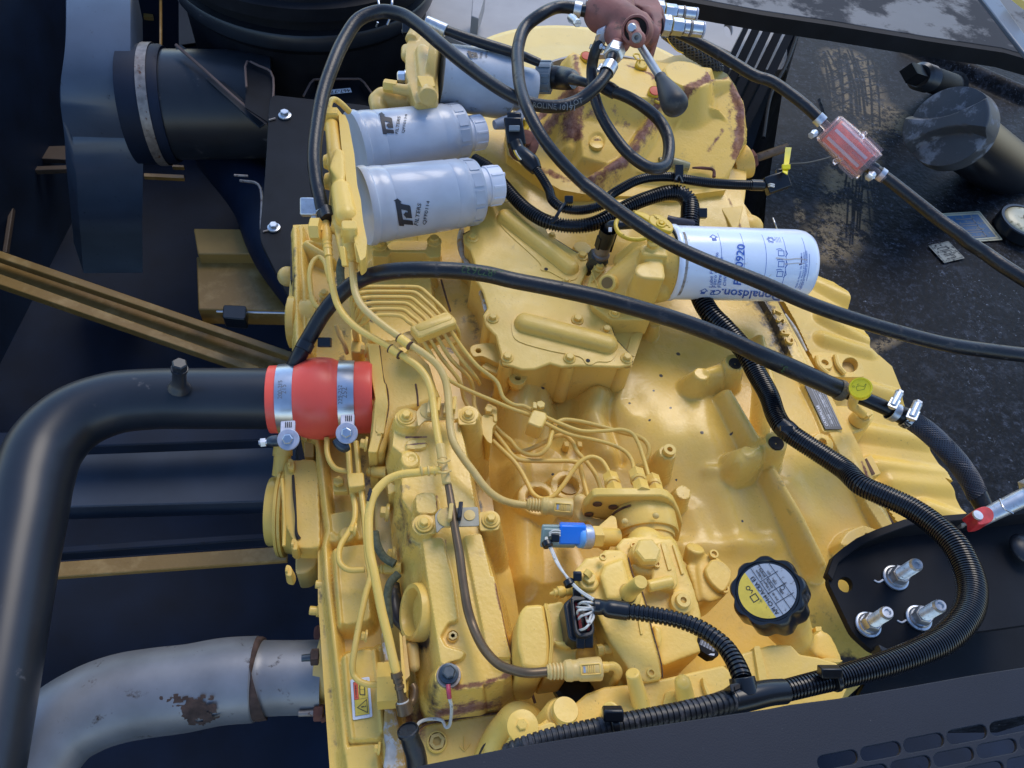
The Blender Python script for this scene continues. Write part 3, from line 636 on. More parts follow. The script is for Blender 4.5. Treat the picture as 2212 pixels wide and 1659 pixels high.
# dark rail across the top right with a pale upper face
t=thing('hood_rail','long dark sheet rail with a pale scuffed face across the top right','rail',(1800,40,.1))
zz=.16
m=MB();m.plate([P(p[0],p[1],zz)for p in((1480,-60),(2260,-60),(2260,130),(2165,103),(2000,78),(1800,45),(1645,22),(1500,-5))],Zax,.004);obj('upper_face',m,mat('rail_face',(.075,.072,.075),.5,var=.2,vscale=6,dirt=(.02,.02,.024),dirt_amt=.7,dscale=9),t,bevel=.001)
m=MB();a=[P(p[0],p[1],zz-.001)for p in((1440,-14),(1645,23),(1800,46),(2000,79),(2165,104),(2260,131))]
m.rings([[a[k],a[k]+[0,-.012,-.002],a[k]+[0,-.014,-.03],a[k]+[0,.0,-.03]]for k in range(len(a))]);obj('lower_lip',m,'black_paint',t)
t=thing('corner_post','grey-blue slanting post with a yellow strip in the top right corner','post',(2150,60,.25))
m=MB();m.plate([P(p[0],p[1],.24)for p in rs(R1,(1415,-40),(1530,-40),(1760,280),(1760,400))],Zax,.008);obj('face',m,'duct_grey',t,bevel=.002)
m=MB();m.plate([P(p[0],p[1],.26)for p in rs(R1,(1650,-40),(1780,-40),(1780,60))],Zax,.01);obj('yellow_strip',m,'yellow_far',t)
t=thing('ribbed_sheet','upright black ribbed wall sheet behind the lifting plate','sheet',(1640,150,-.1))
for k in range(5):
 m=MB();m.plate([P(p[0]+k*26,p[1],-.09-.02*(k%2))for p in cs(2,0,(2060,60),(2130,60),(1500,1400),(1400,1400))],Zax,.012);obj('rib',m,mat('black_rib',(.004,.005,.008),.8,spec=.05),t,bevel=.002)
 # engine block side (one cast face) and what is cast on it
blk=thing('engine_block','large glossy yellow cast engine block side with bosses and swellings','engine block',(1500,1000,0))
out=[(1040,1640),(1035,1300),(1000,900),(930,620),(900,480),(1000,330),(1080,300),(1200,330),(1350,350),(1570,400),(1610,520),(1700,690),(1790,850),(1900,1060),(1940,1150),(1980,1250),(1900,1450),(1700,1640)]
base=[(1060,1500,-.075),(1040,1200,-.075),(1120,1480,-.07),(1060,900,-.05),(1150,940,-.035),(1100,700,-.01),(1000,520,-.02),(1290,980,-.012),(1300,700,.0),(1400,850,.0),(1500,900,.012),(1620,980,.012),(1560,1060,.0),(1500,1180,-.01),(1690,900,.01),(1750,1060,.005),(1700,1250,-.01),(1850,1150,-.005),(1900,1350,-.02),(1650,1400,-.03),(1400,1500,-.03),(1350,1300,-.02),(1180,1250,-.03),(1500,520,.005),(1200,470,.01),(1150,400,.03),(1300,410,.045),(1500,430,.045),(1580,470,.03),(1620,600,.0),(1760,800,.0)]
F_=[]
# raised rounded panels along the rail on the right
F_+=[('swell',cs(2,2,(1120,-60,0),(1250,250,0),(1330,480,0)),75,0.0084),('swell',cs(2,2,(1620,60,0),(1640,420,0),(1760,760,0)),42,0.0091),('swell',cs(2,2,(1000,300,0),(880,160,0),(900,-100,0)),26,0.0070),('swell',cs(2,2,(1660,790,0),(1900,830,0),(2120,800,0)),14,0.0056)]
F_+=[('swell',cs(2,2,(1800,960,0),(1900,1180,0),(1960,1340,0)),34,0.0084),('swell',cs(2,2,(1500,1390,0),(1900,1400,0),(2250,1370,0)),22,0.0070),('swell',cs(2,2,(1560,1100,0),(1640,1260,0)),30,0.0056),('swell',cs(2,2,(2380,900,0),(2560,1180,0)),38,0.0070)]
F_+=[('groove',cs(2,2,(880,60,0),(820,200,0),(860,340,0),(900,520,0),(960,640,0)),9,.008)]
# ribs parallel to the pan rail
F_+=[('ridge',[c(2,2,1880,60)+(.042,),c(2,2,2010,280)+(.040,),c(2,2,2130,470)+(.040,)],11,.01)]
F_+=[('ridge',rs(R2,(0,700,.034),(70,1000,.040),(60,1380,.046)),10,.012)]
F_+=[('ridge',rs(R3,(60,60,.030),(200,300,.026),(330,560,.018)),12,.012)]
# swellings under the cover plates
F_+=[('ridge',cs(2,2,(120,-40,.02),(110,200,.016),(60,480,-.01)),34,.02)]
F_+=[('ridge',cs(2,2,(760,40,.016),(720,240,.010),(830,560,.006)),26,.02)]
F_+=[('plat',smooth_poly(cs(2,2,(60,640),(300,560),(440,700),(300,1180),(460,1660),(100,1660),(20,1100))),-.018,.9,.018)]
F_+=[('ridge',cs(2,2,(60,700,-.012),(130,1200,-.004),(130,1640,-.008)),24,.02)]
F_+=[('ridge',cs(2,2,(240,-40,.006),(290,200,-.008),(290,560,-.016)),20,.015)]
# bosses
for(i,j,x,y,z_,r,sl)in((2,2,1345,590,.052,19,6),(2,2,1480,935,.030,17,6),(2,2,2040,590,.050,15,3),(2,2,1640,-90,.050,16,3),(2,1,1230,1130,.03,13,6)):
 F_.append(('boss',*c(i,j,x,y),z_,r,.006,sl))
F_+=[('ridge',[c(2,2,1990,590)+(.050,),c(2,2,2110,580)+(.050,)],15,.006),('ridge',[c(2,1,1680,1555)+(.050,),c(2,1,1800,1530)+(.050,)],15,.006)]
F_+=[('ridge',rs(R2,(60,1380,.05),(-60,1480,.05),(-130,1500,.05)),14,.012),('ridge',[c(2,1,1700,1550)+(.05,),c(2,1,1900,1450)+(.048,)],12,.01)]
F_+=[('boss',*R2(95,1390),.056,24,.005,4),('boss',*c(2,1,1925,1470),.056,21,.005,4)]
# core plugs: ring and sunk cup
for(x,y,r)in((215,980,41),(480,870,36)):
 F_+=[('boss',*c(2,2,x,y),.006,r,.004,4),('hole',*c(2,2,x+8,y+5),.006,r*.66,.018)]
 # machined pads near the oil pan rail
F_+=[('plat',round_poly(rs(R2,(270,1010),(420,1000),(530,1310),(400,1330)),4),.012,3,.002)]
F_+=[('boss',*R2(402,1395),.014,22,.003,4),('hole',*R2(400,1393),.014,8.5,.02)]
F_+=[('plat',round_poly(rs(R3,(410,470),(450,400),(540,360),(620,390),(650,420),(560,490)),12),.016,4,.003),('hole',*R3(575,433),.016,12,.025)]
# pan rail flange
rl=[(1555,425),(1600,500),(1640,590),(1700,690),(1745,790),(1800,900),(1850,1000),(1900,1090),(1935,1145)]
F_+=[('ridge',[(a-10,b,.004)for a,b in rl],15,.006)]
F_+=[('plat',[(a-24,b+4)for a,b in rl]+[(a-3,b)for a,b in rl][::-1],.011,5,.0015)]
# plug left of the oil sensor and blob above
F_+=[('boss',*c(2,1,610,480),.05,19,.004,5)]
wear=[([(1560,460,0),(1600,540,0)],10,.6),([(1860,1000,0),(1900,1090,0)],10,.8),([(1730,770,0),(1700,700,0)],9,.5)]
grime=[([(1575,610,0),(1625,640,0),(1670,700,0),(1690,760,0)],40,.75),([R3(500,1060)+(0,),R3(560,1100)+(0,)],45,.8),([R3(330,760)+(0,),R3(400,860)+(0,)],50,.35),([R3(60,130)+(0,),R3(120,330)+(0,)],40,.3),([(1010,640,0),(1040,720,0),(1050,560,0)],40,.5),([(1060,1100,0),(1080,1400,0)],26,.5),(cs(2,2,(1950,220,0),(2000,380,0)),20,.35),([(1130,330,0),(1250,380,0)],60,.3)]
for x,y,r in((1430,1412,3.5),(1272,1622,3),(560,1660,2),(1690,1272,2)):grime.append(([c(2,1,x,y)+(0,)]*2,r*1.6,3.))
for x,y,r in((265,38,3),(1205,98,2),(1600,488,2.6),(1860,482,2),(1005,192,2),(1345,255,2),(370,725,2),(1172,345,1.6),(1418,832,1.8),(1982,1195,2),(1905,68,2.5),(650,1588,1.8)):grime.append(([c(2,2,x,y)+(0,)]*2,r*1.6,3.))
relief('block_face',out,0,F_,.0013,'yellow_block',blk,.08,wear=wear,grime=grime,base=base)
# sunk plug cups and little rims
for(x,y,r)in((215,980,27),(480,870,24)):
 m=MB();p=P(*c(2,2,x+8,y+5),-.008);s_=S(*c(2,2,x,y),-.008);m.lathe(p,Zax,[(-.004,r*s_),(.004,r*s_),(.004,r*s_*.93),(0,r*s_*.9),(0,.001)],36);obj('core_plug',m,'yellow_dusty',blk)
m=MB();p=P(*c(2,2,1353,585),.053);m.lathe(p,Zax,[(0,.0078),(.006,.0075),(.006,.0035),(-.002,.003),(-.002,.0005)],24);obj('threaded_boss',m,'yellow',blk)
for(f,x,y,r,z_)in((R2,400,1393,8,.004),(R3,575,433,11,.002)):
 m=MB();p=P(*f(x,y),z_);r*=S(*f(x,y),z_)
 m.lathe(p,Zax,[(-.008+k*.0014+(0.0006 if s2 else 0),r*(.96 if s2 else .85))for k in range(8)for s2 in(0,1)],24,False);obj('threaded_hole',m,'old_steel',blk)
 # open ends of the two cast lugs
for(p,r)in((R2(95,1400),17),(c(2,1,1930,1478),14)):
 m=MB();m.lathe(P(*p,.058),Zax,[(-.003,r*S(*p,.058)),(.0005,r*S(*p,.058)*.97),(-.002,.001)],20);obj('lug_bore',m,'hole_dark',blk)
for p in(c(2,2,470,515),c(2,2,585,515)):
 m=MB();m.prism(round_poly([(p[0]-6,p[1]-6),(p[0]+5,p[1]-5),(p[0]+7,p[1]+7),(p[0]-4,p[1]+6)],3),-.006,-.02,.001);obj('cast_mark',m,'yellow',blk,bevel=.001)
 # raised casting letters beside the pan rail
for ch,x,y in(('C',185,735),('P',155,680),('S',125,600),('7',105,545)):
 fm=on_plane(P(*R2(x,y),.0135),P(*R2(x-10,y-60),.01)-P(*R2(x,y),.01),P(*R2(x-60,y+10),.01)-P(*R2(x,y),.01),0)
 m=MB();v,f=text2d(ch);s_=26*S(*R2(x,y),0)
 lo=[fm(a*s_,b*s_,-.004)for a,b in v];hi=[fm(a*s_,b*s_,.0015)for a,b in v]
 ed={}
 for ff in f:
  for a,b in zip(ff,ff[1:]+ff[:1]):ed[(a,b)]=1
 m.add(lo+hi,[tuple(k+len(v)for k in ff)for ff in f]+[(a,b,b+len(v),a+len(v))for(a,b)in ed if(b,a)not in ed]);obj('cast_letter',m,'yellow',blk)
 # head gasket seam and the ledge between head and block
m=MB();m.tube(cs(1,2,(1900,480,-.03),(2000,900,-.035),(2100,1350,-.04),(2212,1700,-.045))+cs(2,3,(0,250,-.048),(60,560,-.05),(140,900,-.052),(200,1100,-.055)),3.2,6);obj('gasket_seam',m,'brown_seam',blk)
m=MB();m.tube(cs(1,1,(1600,760,-.0),(1640,900,-.0),(1680,1030,-.0)),2.2,6);obj('gasket_seam',m,'brown_seam',blk)
# oil pan
pan=thing('oil_pan','yellow oil pan with a wavy scalloped rim on the right of the block','oil pan',(1850,900,-.06))
edge=rs(R2,(270,300),(340,305),(470,350),(530,400),(560,480),(560,540),(640,620),(690,700),(700,790),(770,830),(850,900),(910,1050),(905,1120),(980,1230),(1060,1350),(1090,1440),(1170,1560),(1240,1660))
edge+=rs(R3,(960,120),(1020,190),(1060,270),(1110,330),(1060,470))
inner=[(1990,1200),(1935,1145),(1850,1000),(1745,790),(1640,590),(1560,425)]
oo=[(1600,430),(1650,500),(1720,570)]+edge+inner
Fp=[]
for a,b,r,h in(((640,460),(340,330),22,.010),((420,560),(690,730),16,.006),((420,700),(700,800),15,.007),((640,1000),(900,1090),18,.008),((620,1290),(1060,1380),22,.008),((760,1530),(1180,1600),20,.007)):
 Fp.append(('ridge',[R2(*a)+(-.046+h*.9,),R2(*b)+(-.05+h*.5,)],r*1.2,.018))
Fp+=[('ridge',[R3(1000,150)+(-.045,),R3(700,120)+(-.043,)],26,.018),('ridge',[R3(1080,330)+(-.047,),R3(900,260)+(-.043,)],22,.018)]
Fp+=[('ridge',[(a+13,b,-.026)for a,b in rl],12,.004)]
relief('pan_shell',oo,-.05,Fp,.0015,'yellow_pan',pan,.12,wear=[([(a,b,-.04)for a,b in rl],7,.35)],grime=[([R2(580,630)+(-.05,)]*2,14,.6),([(1610,480,-.05),(1650,560,-.05)],14,.6)])
m=MB();m.tube([(a+2,b,-.0225)for a,b in rl],[2.2,3.5,4,2.5,3,4.5,3,5,3.5],6);obj('pan_gasket',m,'brown_seam',pan)
m=MB();m.tube([(R2(150,560))+(-.018,),R2(215,660)+(-.018,),R2(290,800)+(-.018,)],[3,5,3],6);obj('sealant',m,mat('sealant',(.50,.46,.38),.7,var=.3,vscale=150),pan)
# eye bracket on the pan rail with a round and an oval hole
q=[P(p[0],p[1],-.005)for p in smooth_poly(rs(R2,(325,815),(480,815),(590,830),(650,880),(668,950),(640,970),(450,965),(400,935)),4)]
plate_hole('eye_bracket',q,[P(p[0],p[1],-.005)for p in ellipse(*R2(577,890),17,16,0,20)],.012,'yellow',pan,.0012)
m=MB();p=P(*R2(577,892),-.018);m.lathe(p,Zax,[(0,.017),(.0005,.001)],24);obj('eye_floor',m,'yellow_dusty',pan)
m=MB();p=P(*R2(405,885),-.004);m.lathe(p,Zax,[(-.004,.0125),(.003,.012),(.004,.011),(.004,.0055),(-.002,.005),(-.002,.0005)],24);m.tube([R2(360,840)+(-.003,),R2(375,900)+(-.001,),R2(430,950)+(-.003,)],6,8);obj('eye_rib',m,'yellow',pan)
m=MB();m.tube([R2(480,830)+(-.002,),R2(500,900)+(-.001,),R2(540,950)+(-.002,)],6,8);obj('eye_rib',m,'yellow',pan)
# dipstick boss on the pan
m=MB();m.prism(smooth_poly(rs(R2,(480,1165),(600,1160),(660,1150),(715,1170),(735,1225),(690,1290),(620,1330),(560,1320)),4),.0,-.05,.006);obj('dipstick_pad',m,'yellow',pan,bevel=.003)
m=MB();m.prism(rs(R2,(640,1505),(715,1475),(780,1600),(715,1625)),-.012,-.04);obj('pan_tab',m,'yellow_worn',pan,bevel=.001)
m=MB();m.prism(rs(R2,(650,1520),(685,1500),(740,1600),(712,1612)),-.0105,-.0125);obj('tab_sealant',m,'brown_seam',pan)
# identification plate
np_=thing('name_plate','silver and black engraved maker plate on the block near the dipstick','plate',R2(400,1180)+(.013,))
zz=.0145;A0,A1,B0,B1=[P(*R2(*p),zz)for p in((415,1310),(525,1310),(280,1020),(385,1005))]
m=MB();m.plate([A0,A1,B1,B0],Zax,.0012);obj('plate',m,mat('plate_black',(.05,.055,.065),.3,metal=.3),np_)
ex=unit(B0-A0);cen=(A0+A1+B0+B1)/4;fm=on_plane(cen,ex,A0-A1,1.5e-4);Lp=np.linalg.norm(B0-A0);Wp=np.linalg.norm(A1-A0)
m=MB();text(m,'CATERPILLAR',fm,-Lp*.21,Wp*.33,Wp*.23,0,bold=.02);obj('maker_name',m,'label_silver' if False else mat('plate_silver',(.45,.48,.55),.35,metal=.3),np_)
m=MB();text(m,'456-2645',fm,-Lp*.30,-Wp*.05,Wp*.17,0,bold=.015);text(m,'MCR08772486',fm,Lp*.12,-Wp*.10,Wp*.15,0,bold=.015)
for k in range(6):stroke_on(m,[(-.46*Lp,(.20-k*.13)*Wp),(.45*Lp,(.20-k*.13)*Wp)],.0003,fm)
text(m,'ENGINE MODEL   SERIAL NUMBER',fm,-Lp*.05,-Wp*.24,Wp*.08,0);obj('engraving',m,M['plate_silver'],np_)
def zfor(u,v,s_):return CAM[2]+ray(u,v)[2]*s_*FPX
def xdir(o,*a):return o
def PY(u,v,y0):r=ray(u,v);return CAM+r*((y0-CAM[1])/r[1])
# cylinder head deck (below the rocker cover and the lines)
hd=thing('cylinder_head','dirty yellow cylinder head casting left of the long gasket line','cylinder head',(900,900,-.02))
out=[(760,500),(800,480),(957,500),(955,600),(985,740),(1030,1010),(1066,1200),(1085,1290),(1110,1400),(1150,1660),(830,1700),(820,1200),(790,900),(770,640)]
F_=[('plat',round_poly(cs(1,1,(930,640),(1180,420),(1560,420),(1500,640),(1520,900),(1600,1100),(1300,1280),(1000,1290),(960,1000)),10),.012,3,.006),('plat',round_poly(cs(1,3,(1390,1340),(1490,1290),(2090,1180),(2230,1350),(2180,1700),(1450,1700)),6),.022,3,.006),('ridge',cs(1,1,(1200,650,.02),(1480,640,.02)),12,.006)]
relief('head_deck',out,-.022,F_,.0013,'yellow_block',hd,.10,wear=[(cs(1,3,(1480,1260,0),(2080,1180,0)),30,.9),(cs(1,3,(1420,1360,0),(1400,1600,0)),24,.8),(cs(1,3,(1450,1100,0),(1420,1250,0)),26,.8),(cs(1,3,(1300,950,0),(1330,1250,0)),22,.8)],grime=[([(950,620,0),(975,740,0)],30,.6),(cs(1,1,(1000,1140,0),(960,1000,0)),22,.6),(cs(1,1,(900,520,0),(960,640,0)),20,.5),([(1000,900,0),(1050,1120,0)],14,.5)])
# support bar with two bolts under the fuel filter
m=MB();m.prism(round_poly(cs(1,1,(1000,520),(1100,420),(1160,500),(1470,500),(1480,440),(1560,400),(1600,460),(1592,560),(1500,570),(1460,525),(1160,520),(1140,560),(1010,555)),4),.045,.0);obj('support_bar',m,'yellow',hd,bevel=.002)
for x,y,r in((1068,465,17),(1540,430,16)):bolt(hd,*c(1,1,x,y),.046,r)
m=MB();m.prism(round_poly(cs(1,1,(1330,570),(1450,555),(1450,620),(1330,620)),3),.022,.0);obj('step',m,'yellow',hd,bevel=.002)
# socket plug at the bottom
m=MB();p=P(*c(1,3,1563,1435),.023);s_=S(*c(1,3,1563,1435),.023)
m.lathe(p,Zax,[(-.004,22*s_),(.003,22*s_),(.0045,20.5*s_),(.0045,18*s_),(.001,17*s_)],36);obj('plug_rim',m,'yellow',hd)
m=MB();m.rings([[p+[r_*s_*math.cos(t),r_*s_*math.sin(t),z_]for t in np.arange(6)*math.pi/3+.3]for r_,z_ in((10,.0052),(9.4,-.006),(.1,-.006))],False,True)
m.rings([[p+[r_*s_*math.cos(t),r_*s_*math.sin(t),z_]for t in np.arange(6)*math.pi/3+.3]for r_,z_ in((10,.0052),(17.5,.0048),(17.8,.001))],False,False);obj('hex_socket',m,'yellow_dusty',hd)
for a,b in(((1795,1380),(1800,1490)),((1760,1470),(1800,1510)),((1850,1450),(1800,1510))):
 m=MB();m.tube(Z(cs(1,3,a,b),.0235),1.2,6);obj('cast_arrow',m,'yellow',hd)
m=MB();m.tube(cs(1,3,(1395,1330,.03),(1480,1280,.026),(1700,1240,.024),(2080,1185,.024)),2,6);obj('rusty_joint',m,'brown_seam',hd)
# central cover plates over the oil cooler
cv=thing('cooler_cover','flat yellow bolted cover with two long pressed bulges in the middle of the engine','cover',(1180,640,.03))
o1=[(1046,440)]+cs(2,1,(40,75),(95,62),(140,100),(190,190),(270,260),(310,370),(370,400),(560,520),(650,560),(655,680),(600,790),(650,860),(700,970),(860,1150),(900,1270),(1045,1420),(1045,1490),(930,1512),(560,1500),(430,1510),(330,1480),(200,1530),(90,1535),(0,1505))
o1+=cs(1,1,(2130,1490),(2110,1380),(2070,1240),(1985,1150),(1960,1060),(2000,1000),(1960,860),(1920,790),(1850,720),(1890,620),(1850,500),(1795,440),(1790,360),(1850,330),(1850,200))
ZC=.062
m=MB();m.prism(o1,ZC,ZC-.005);obj('plate',m,'yellow',cv,bevel=.0022,seg=3)
m=MB();m.prism([(p[0],p[1])for p in o1],ZC-.0052,ZC-.0066);o_=obj('gasket',m,'dark_seam',cv)
m=MB();q=np.array([P(p[0],p[1],ZC)for p in o1]);cen=q.mean(0)
qq=[proj(cen+(p-cen)*np.array([.975,.975,1]))for p in q]
m.prism(qq,ZC-.007,-.03,.004);obj('cooler_body',m,'yellow',cv,bevel=.003)
BL=[c(2,1,85,105)+(13,),c(2,1,605,560)+(13,),c(1,1,2045,1095)+(14,),c(1,1,2170,1435)+(14,),c(2,1,495,1440)+(14,),c(2,1,990,1440)+(14,),c(2,1,815,1197)+(13,),c(2,1,565,1108)+(14,),c(1,1,1870,405)+(13,),c(2,1,345,378)+(9,),c(2,1,470,770)+(9,)]
for u,v,r in BL:bolt(cv,u,v,ZC,r)
for u,v,r in(BL[3],BL[4],BL[5],BL[2],BL[8]):
 m=MB();m.pcyl((u,v,ZC-.004),(u,v,ZC-.004),1);p=P(u,v+3,ZC);s_=S(u,v,ZC);m=MB();m.lathe([p[0],p[1],-.02],Zax,[(0,r*1.35*s_),(ZC+.014,r*1.12*s_)],24);obj('bolt_column',m,'yellow',cv)
 # bulges with their pressed flanges
for(a,b,r,fl)in((c(1,1,2160,235),c(2,1,495,665),20,cs(2,1,(-100,160),(-20,130),(80,190),(520,520),(590,620),(560,740),(470,760),(330,690),(250,670),(230,600),(-60,330),(-110,240))),(c(2,1,110,1150),c(2,1,815,1330),24,cs(2,1,(10,1090),(110,1060),(250,1080),(820,1210),(900,1290),(910,1380),(850,1460),(740,1465),(690,1490),(640,1480),(580,1420),(330,1370),(60,1290),(0,1200)))):
 m=MB();m.prism(smooth_poly(fl,4),ZC+.0012,ZC-.001);obj('bulge_flange',m,'yellow',cv)
 m=MB();pa,pb=P(*a,ZC-.001),P(*b,ZC-.001);ra=r*S(*a,ZC);d_=unit(pb-pa);sd_=np.cross(Zax,d_);rg_=[]
 for hh,w_ in((0,1.12),(.12,1.02),(.45,.93),(.68,.84),(.84,.66),(.93,.42),(.96,.16)):
  ring=[]
  for k in range(40):
   th=2*math.pi*k/40;cx,sy=math.cos(th),math.sin(th);e_=pb if cx>0 else pa
   ring.append(e_+d_*cx*ra*w_+sd_*sy*ra*w_+Zax*hh*ra*1.05)
  rg_.append(ring)
 m.rings(rg_,True,True);obj('bulge',m,'yellow',cv,smooth=70)
for x,y in((295,665),(657,1455)):
 m=MB();m.lathe(P(*c(2,1,x,y),ZC+.0018),Zax,[(0,.0028),(.0004,.001)],16);obj('dimple',m,'dark_seam',cv)
def lug(parent,outl,z,th,hole,hr,mt='yellow',name='lug',bev=.0015):
 q=[P(p[0],p[1],z)for p in smooth_poly(outl,4)];s_=S(*hole,z);ce=P(*hole,z)
 plate_hole(name,q,[ce+hr*s_*np.array([math.cos(t),math.sin(t),0])for t in np.arange(18)*math.pi/9],th,mt,parent,bev)
 m=MB();m.lathe(ce-[0,0,th*.9],Zax,[(0,hr*s_*1.05),(.0004,.0005)],18);obj('lug_hole',m,'hole_dark',parent)
lug(cv,cs(1,1,(1850,1350),(1900,1315),(2060,1310),(2120,1430),(2100,1480),(1960,1420),(1880,1420)),.040,.010,c(1,1,1922,1370),6)
lug(cv,cs(2,1,(-30,1545),(60,1540),(125,1560),(122,1625),(60,1665),(-10,1640)),.036,.010,c(2,1,50,1605),6.5)
m=MB();m.prism(round_poly(cs(1,1,(1940,1500),(1990,1465),(2120,1520),(2110,1580),(1970,1530)),6),.03,.01);m.pcyl(c(2,1,45,1650)+(.026,),c(2,1,30,1700)+(-.01,),14);obj('lug_stem',m,'yellow',cv,bevel=.003)
m=MB();m.tube(Z(cs(1,1,(1780,300),(1770,420),(1790,560),(1900,700)),.03),[5,9,6,5],8);m.tube(Z(cs(1,1,(1940,860),(2000,1040)),.05),[6,7],8);obj('sealant_bead',m,'flaky',cv,remesh=.0018,sm=2)
# right-hand adapter casting below the oil filter head
m=MB();m.prism(round_poly(cs(2,1,(860,1130),(1150,1110),(1140,1200),(1040,1495),(900,1290)),3),.045,-.02);obj('adapter_side',m,'yellow',cv,bevel=.002)
m=MB();m.prism(round_poly(cs(2,1,(1030,1240),(1120,1180),(1060,1420),(985,1400)),3),.0465,.04);obj('adapter_rib',m,'yellow',cv,bevel=.001)
m=MB();m.tube(cs(2,1,(880,1190,.046),(1000,1185,.0455),(1130,1190,.044)),[1.6,2.5,1.2],6);obj('joint_seam',m,'dark_seam',cv)
# oil filter head and the white spin-on filter
fh=thing('oil_filter_head','yellow cast oil filter head with a drilled boss left of the white filter','filter head',(1380,560,.05))
m=MB()
m.prism(cs(2,1,(650,800),(700,650),(740,610),(860,630),(1060,460),(1130,430),(1300,700),(1240,900),(1200,1100),(860,1100),(700,985)),.074,.04)
m.pcaps(c(2,1,900,830)+(.085,),c(2,1,1180,640)+(.11,),40,48);m.pcaps(c(2,1,1080,800)+(.08,),c(2,1,1260,800)+(.09,),36,40)
m.pcaps(c(2,1,960,600)+(.09,),c(2,1,1150,480)+(.12,),22,26)
fp0,fp1=P(1400,568,.105),P(1461,572,.105);sf=S(1440,568,.105)
m.lathe(fp0,fp1-fp0,[(0,40*sf),(.012,66*sf),(.03,72*sf),(.0365,72*sf)],36)
m.prism(round_poly(cs(2,1,(1070,630),(1140,600),(1310,600),(1330,760),(1120,740),(1060,700)),10),.142,.08)
m.prism(round_poly(cs(2,1,(1110,470),(1330,470),(1360,560),(1120,540)),6),.150,.08)
m.prism(round_poly(cs(2,1,(1120,540),(1370,545),(1340,620),(1130,610)),6),.138,.08)
m.pcyl(c(2,1,1215,470)+(.145,),c(2,1,1220,430)+(.162,),13)
obj('casting',m,'yellow',fh,remesh=.0020,sm=5)
m=MB();m.pcyl(c(2,1,860,800)+(.09,),c(2,1,822,785)+(.116,),21,19);obj('port_boss',m,'yellow',fh,bevel=.002)
pb_=P(*c(2,1,822,785),.1165);ax_=P(*c(2,1,822,785),.116)-P(*c(2,1,860,800),.09)
m=MB();m.lathe(pb_,ax_,[(.0002,.0075),(.0004,.0072),(.0001,.0068),(.0001,.0005)],24);obj('painted_bore',m,'yellow_dim',fh)  # shallow disc; its dim yellow paints the shade of an open bore
bolt(fh,*c(2,1,755,660),.075,13);bolt(fh,*c(2,1,885,1050),.075,13)
for a,b in(((690,780),(790,680)),((690,680),(740,820)),((740,830),(840,860))):
 m=MB();m.tube(Z(cs(2,1,a,b),.075),2.2,6);obj('web_rib',m,'yellow',fh)
ff=thing('oil_filter','white spin-on oil filter with blue printing under the crossing black hose','oil filter',(1600,570,.1))
q0,q1=P(1441,567,.105),P(1740,575,.105);rf=82*S(1441,567,.105);Lf=np.linalg.norm(q1-q0);rf2=81*S(1680,575,.105)
m=MB();m.lathe(q0,q1-q0,[(.002,rf*.84),(.0,rf*.90),(-.001,rf*.97),(.001,rf),(.006,rf),(.008,rf*.975),(.013,rf*.965),(Lf-.022,rf*.965),(Lf-.012,rf*.94),(Lf-.005,rf*.87),(Lf-.001,rf*.74),(Lf,rf*.5),(Lf,.001)],72);obj('can',m,'filter_white',ff,smooth=40)
m=MB();m.lathe(q0,q1-q0,[(.001,rf*.90),(-.0015,rf*.88),(-.0015,rf*.80),(.002,rf*.78)],60,False);obj('sealing_ring',m,'dark_seam',ff)
fa=unit(q1-q0);upv=unit(CAM-q0);oc=on_cyl(q0,fa,rf*.965,upv,2.5e-4)
# angle measured round from the camera-facing line; axis runs to the right, b grows toward image bottom or top
tb=oc(.1,.01)-oc(.1,0);sgn=1 if tb@UP>0 else-1
def oc2(a,b,l=0):return oc(a,sgn*b,l)
mm=S(1600,570,.18)
def fA(u):return(u-1441)/319*Lf
def fB(v):return rf*math.asin(max(-.99,min(.99,(570-v)/80.0)))
m=MB();hit=cyl_hit(q0,fa,rf*.966)
for tx,u_,v_,ln in(('Lube Filter',1537,593,56),('Filtro de aceite',1546,583,76),('Filtre à huile',1556,588,66),('Ölfilter',1566,598,40)):text_fit(m,tx,hit,u_,v_,ln,7.5,86)
text_fit(m,'P550920',hit,1597,571,88,16.5,84,0,.02)
text_fit(m,'Donaldson.',hit,1622,637,128,17,176,.2,.02)
for a_,lo,hi in((fA(1530),508,612),(fA(1580),506,612),(fA(1628),508,614),(fA(1672),512,615),(fA(1716),512,616),(fA(1724),545,600)):
 stroke_on(m,[(a_,fB(v_))for v_ in np.linspace(lo,hi,12)],.0006,oc2)
arrow=[(-1,-.5),(.1,-.5),(.1,-1),(1,0),(.1,1),(.1,.5),(-1,.5)]
for u0,v0 in((1518,517),(1506,627)):stroke_on(m,arrow,.22,oc2,fA(u0),fB(v0),.0052,R(90),True);poly_on(m,[(-1,-.45),(-.2,-.45),(-.2,.45),(-1,.45)],oc2,fA(u0),fB(v0),.0052,R(90))
for k in range(5):stroke_on(m,[(.0045*math.cos(t)+fA(1536),.0045*math.sin(t)+fB(629))for t in np.linspace(k*1.25,k*1.25+.8,4)],.0018,oc2)
text(m,'2',oc2,fA(1526),fB(629),.014,R(188),bold=.02)
a_,b_=fA(1644),fB(518)
for k in range(6):stroke_on(m,[(a_+.004*math.cos(k)+.0015*math.cos(t),b_+.004*math.sin(k)+.0015*math.sin(t))for t in np.linspace(0,6.3,6)],.0009,oc2)
for k in range(4):stroke_on(m,[(a_+.007+k*.0022,b_-.004),(a_+.007+k*.0022,b_+.005)],.0006,oc2)
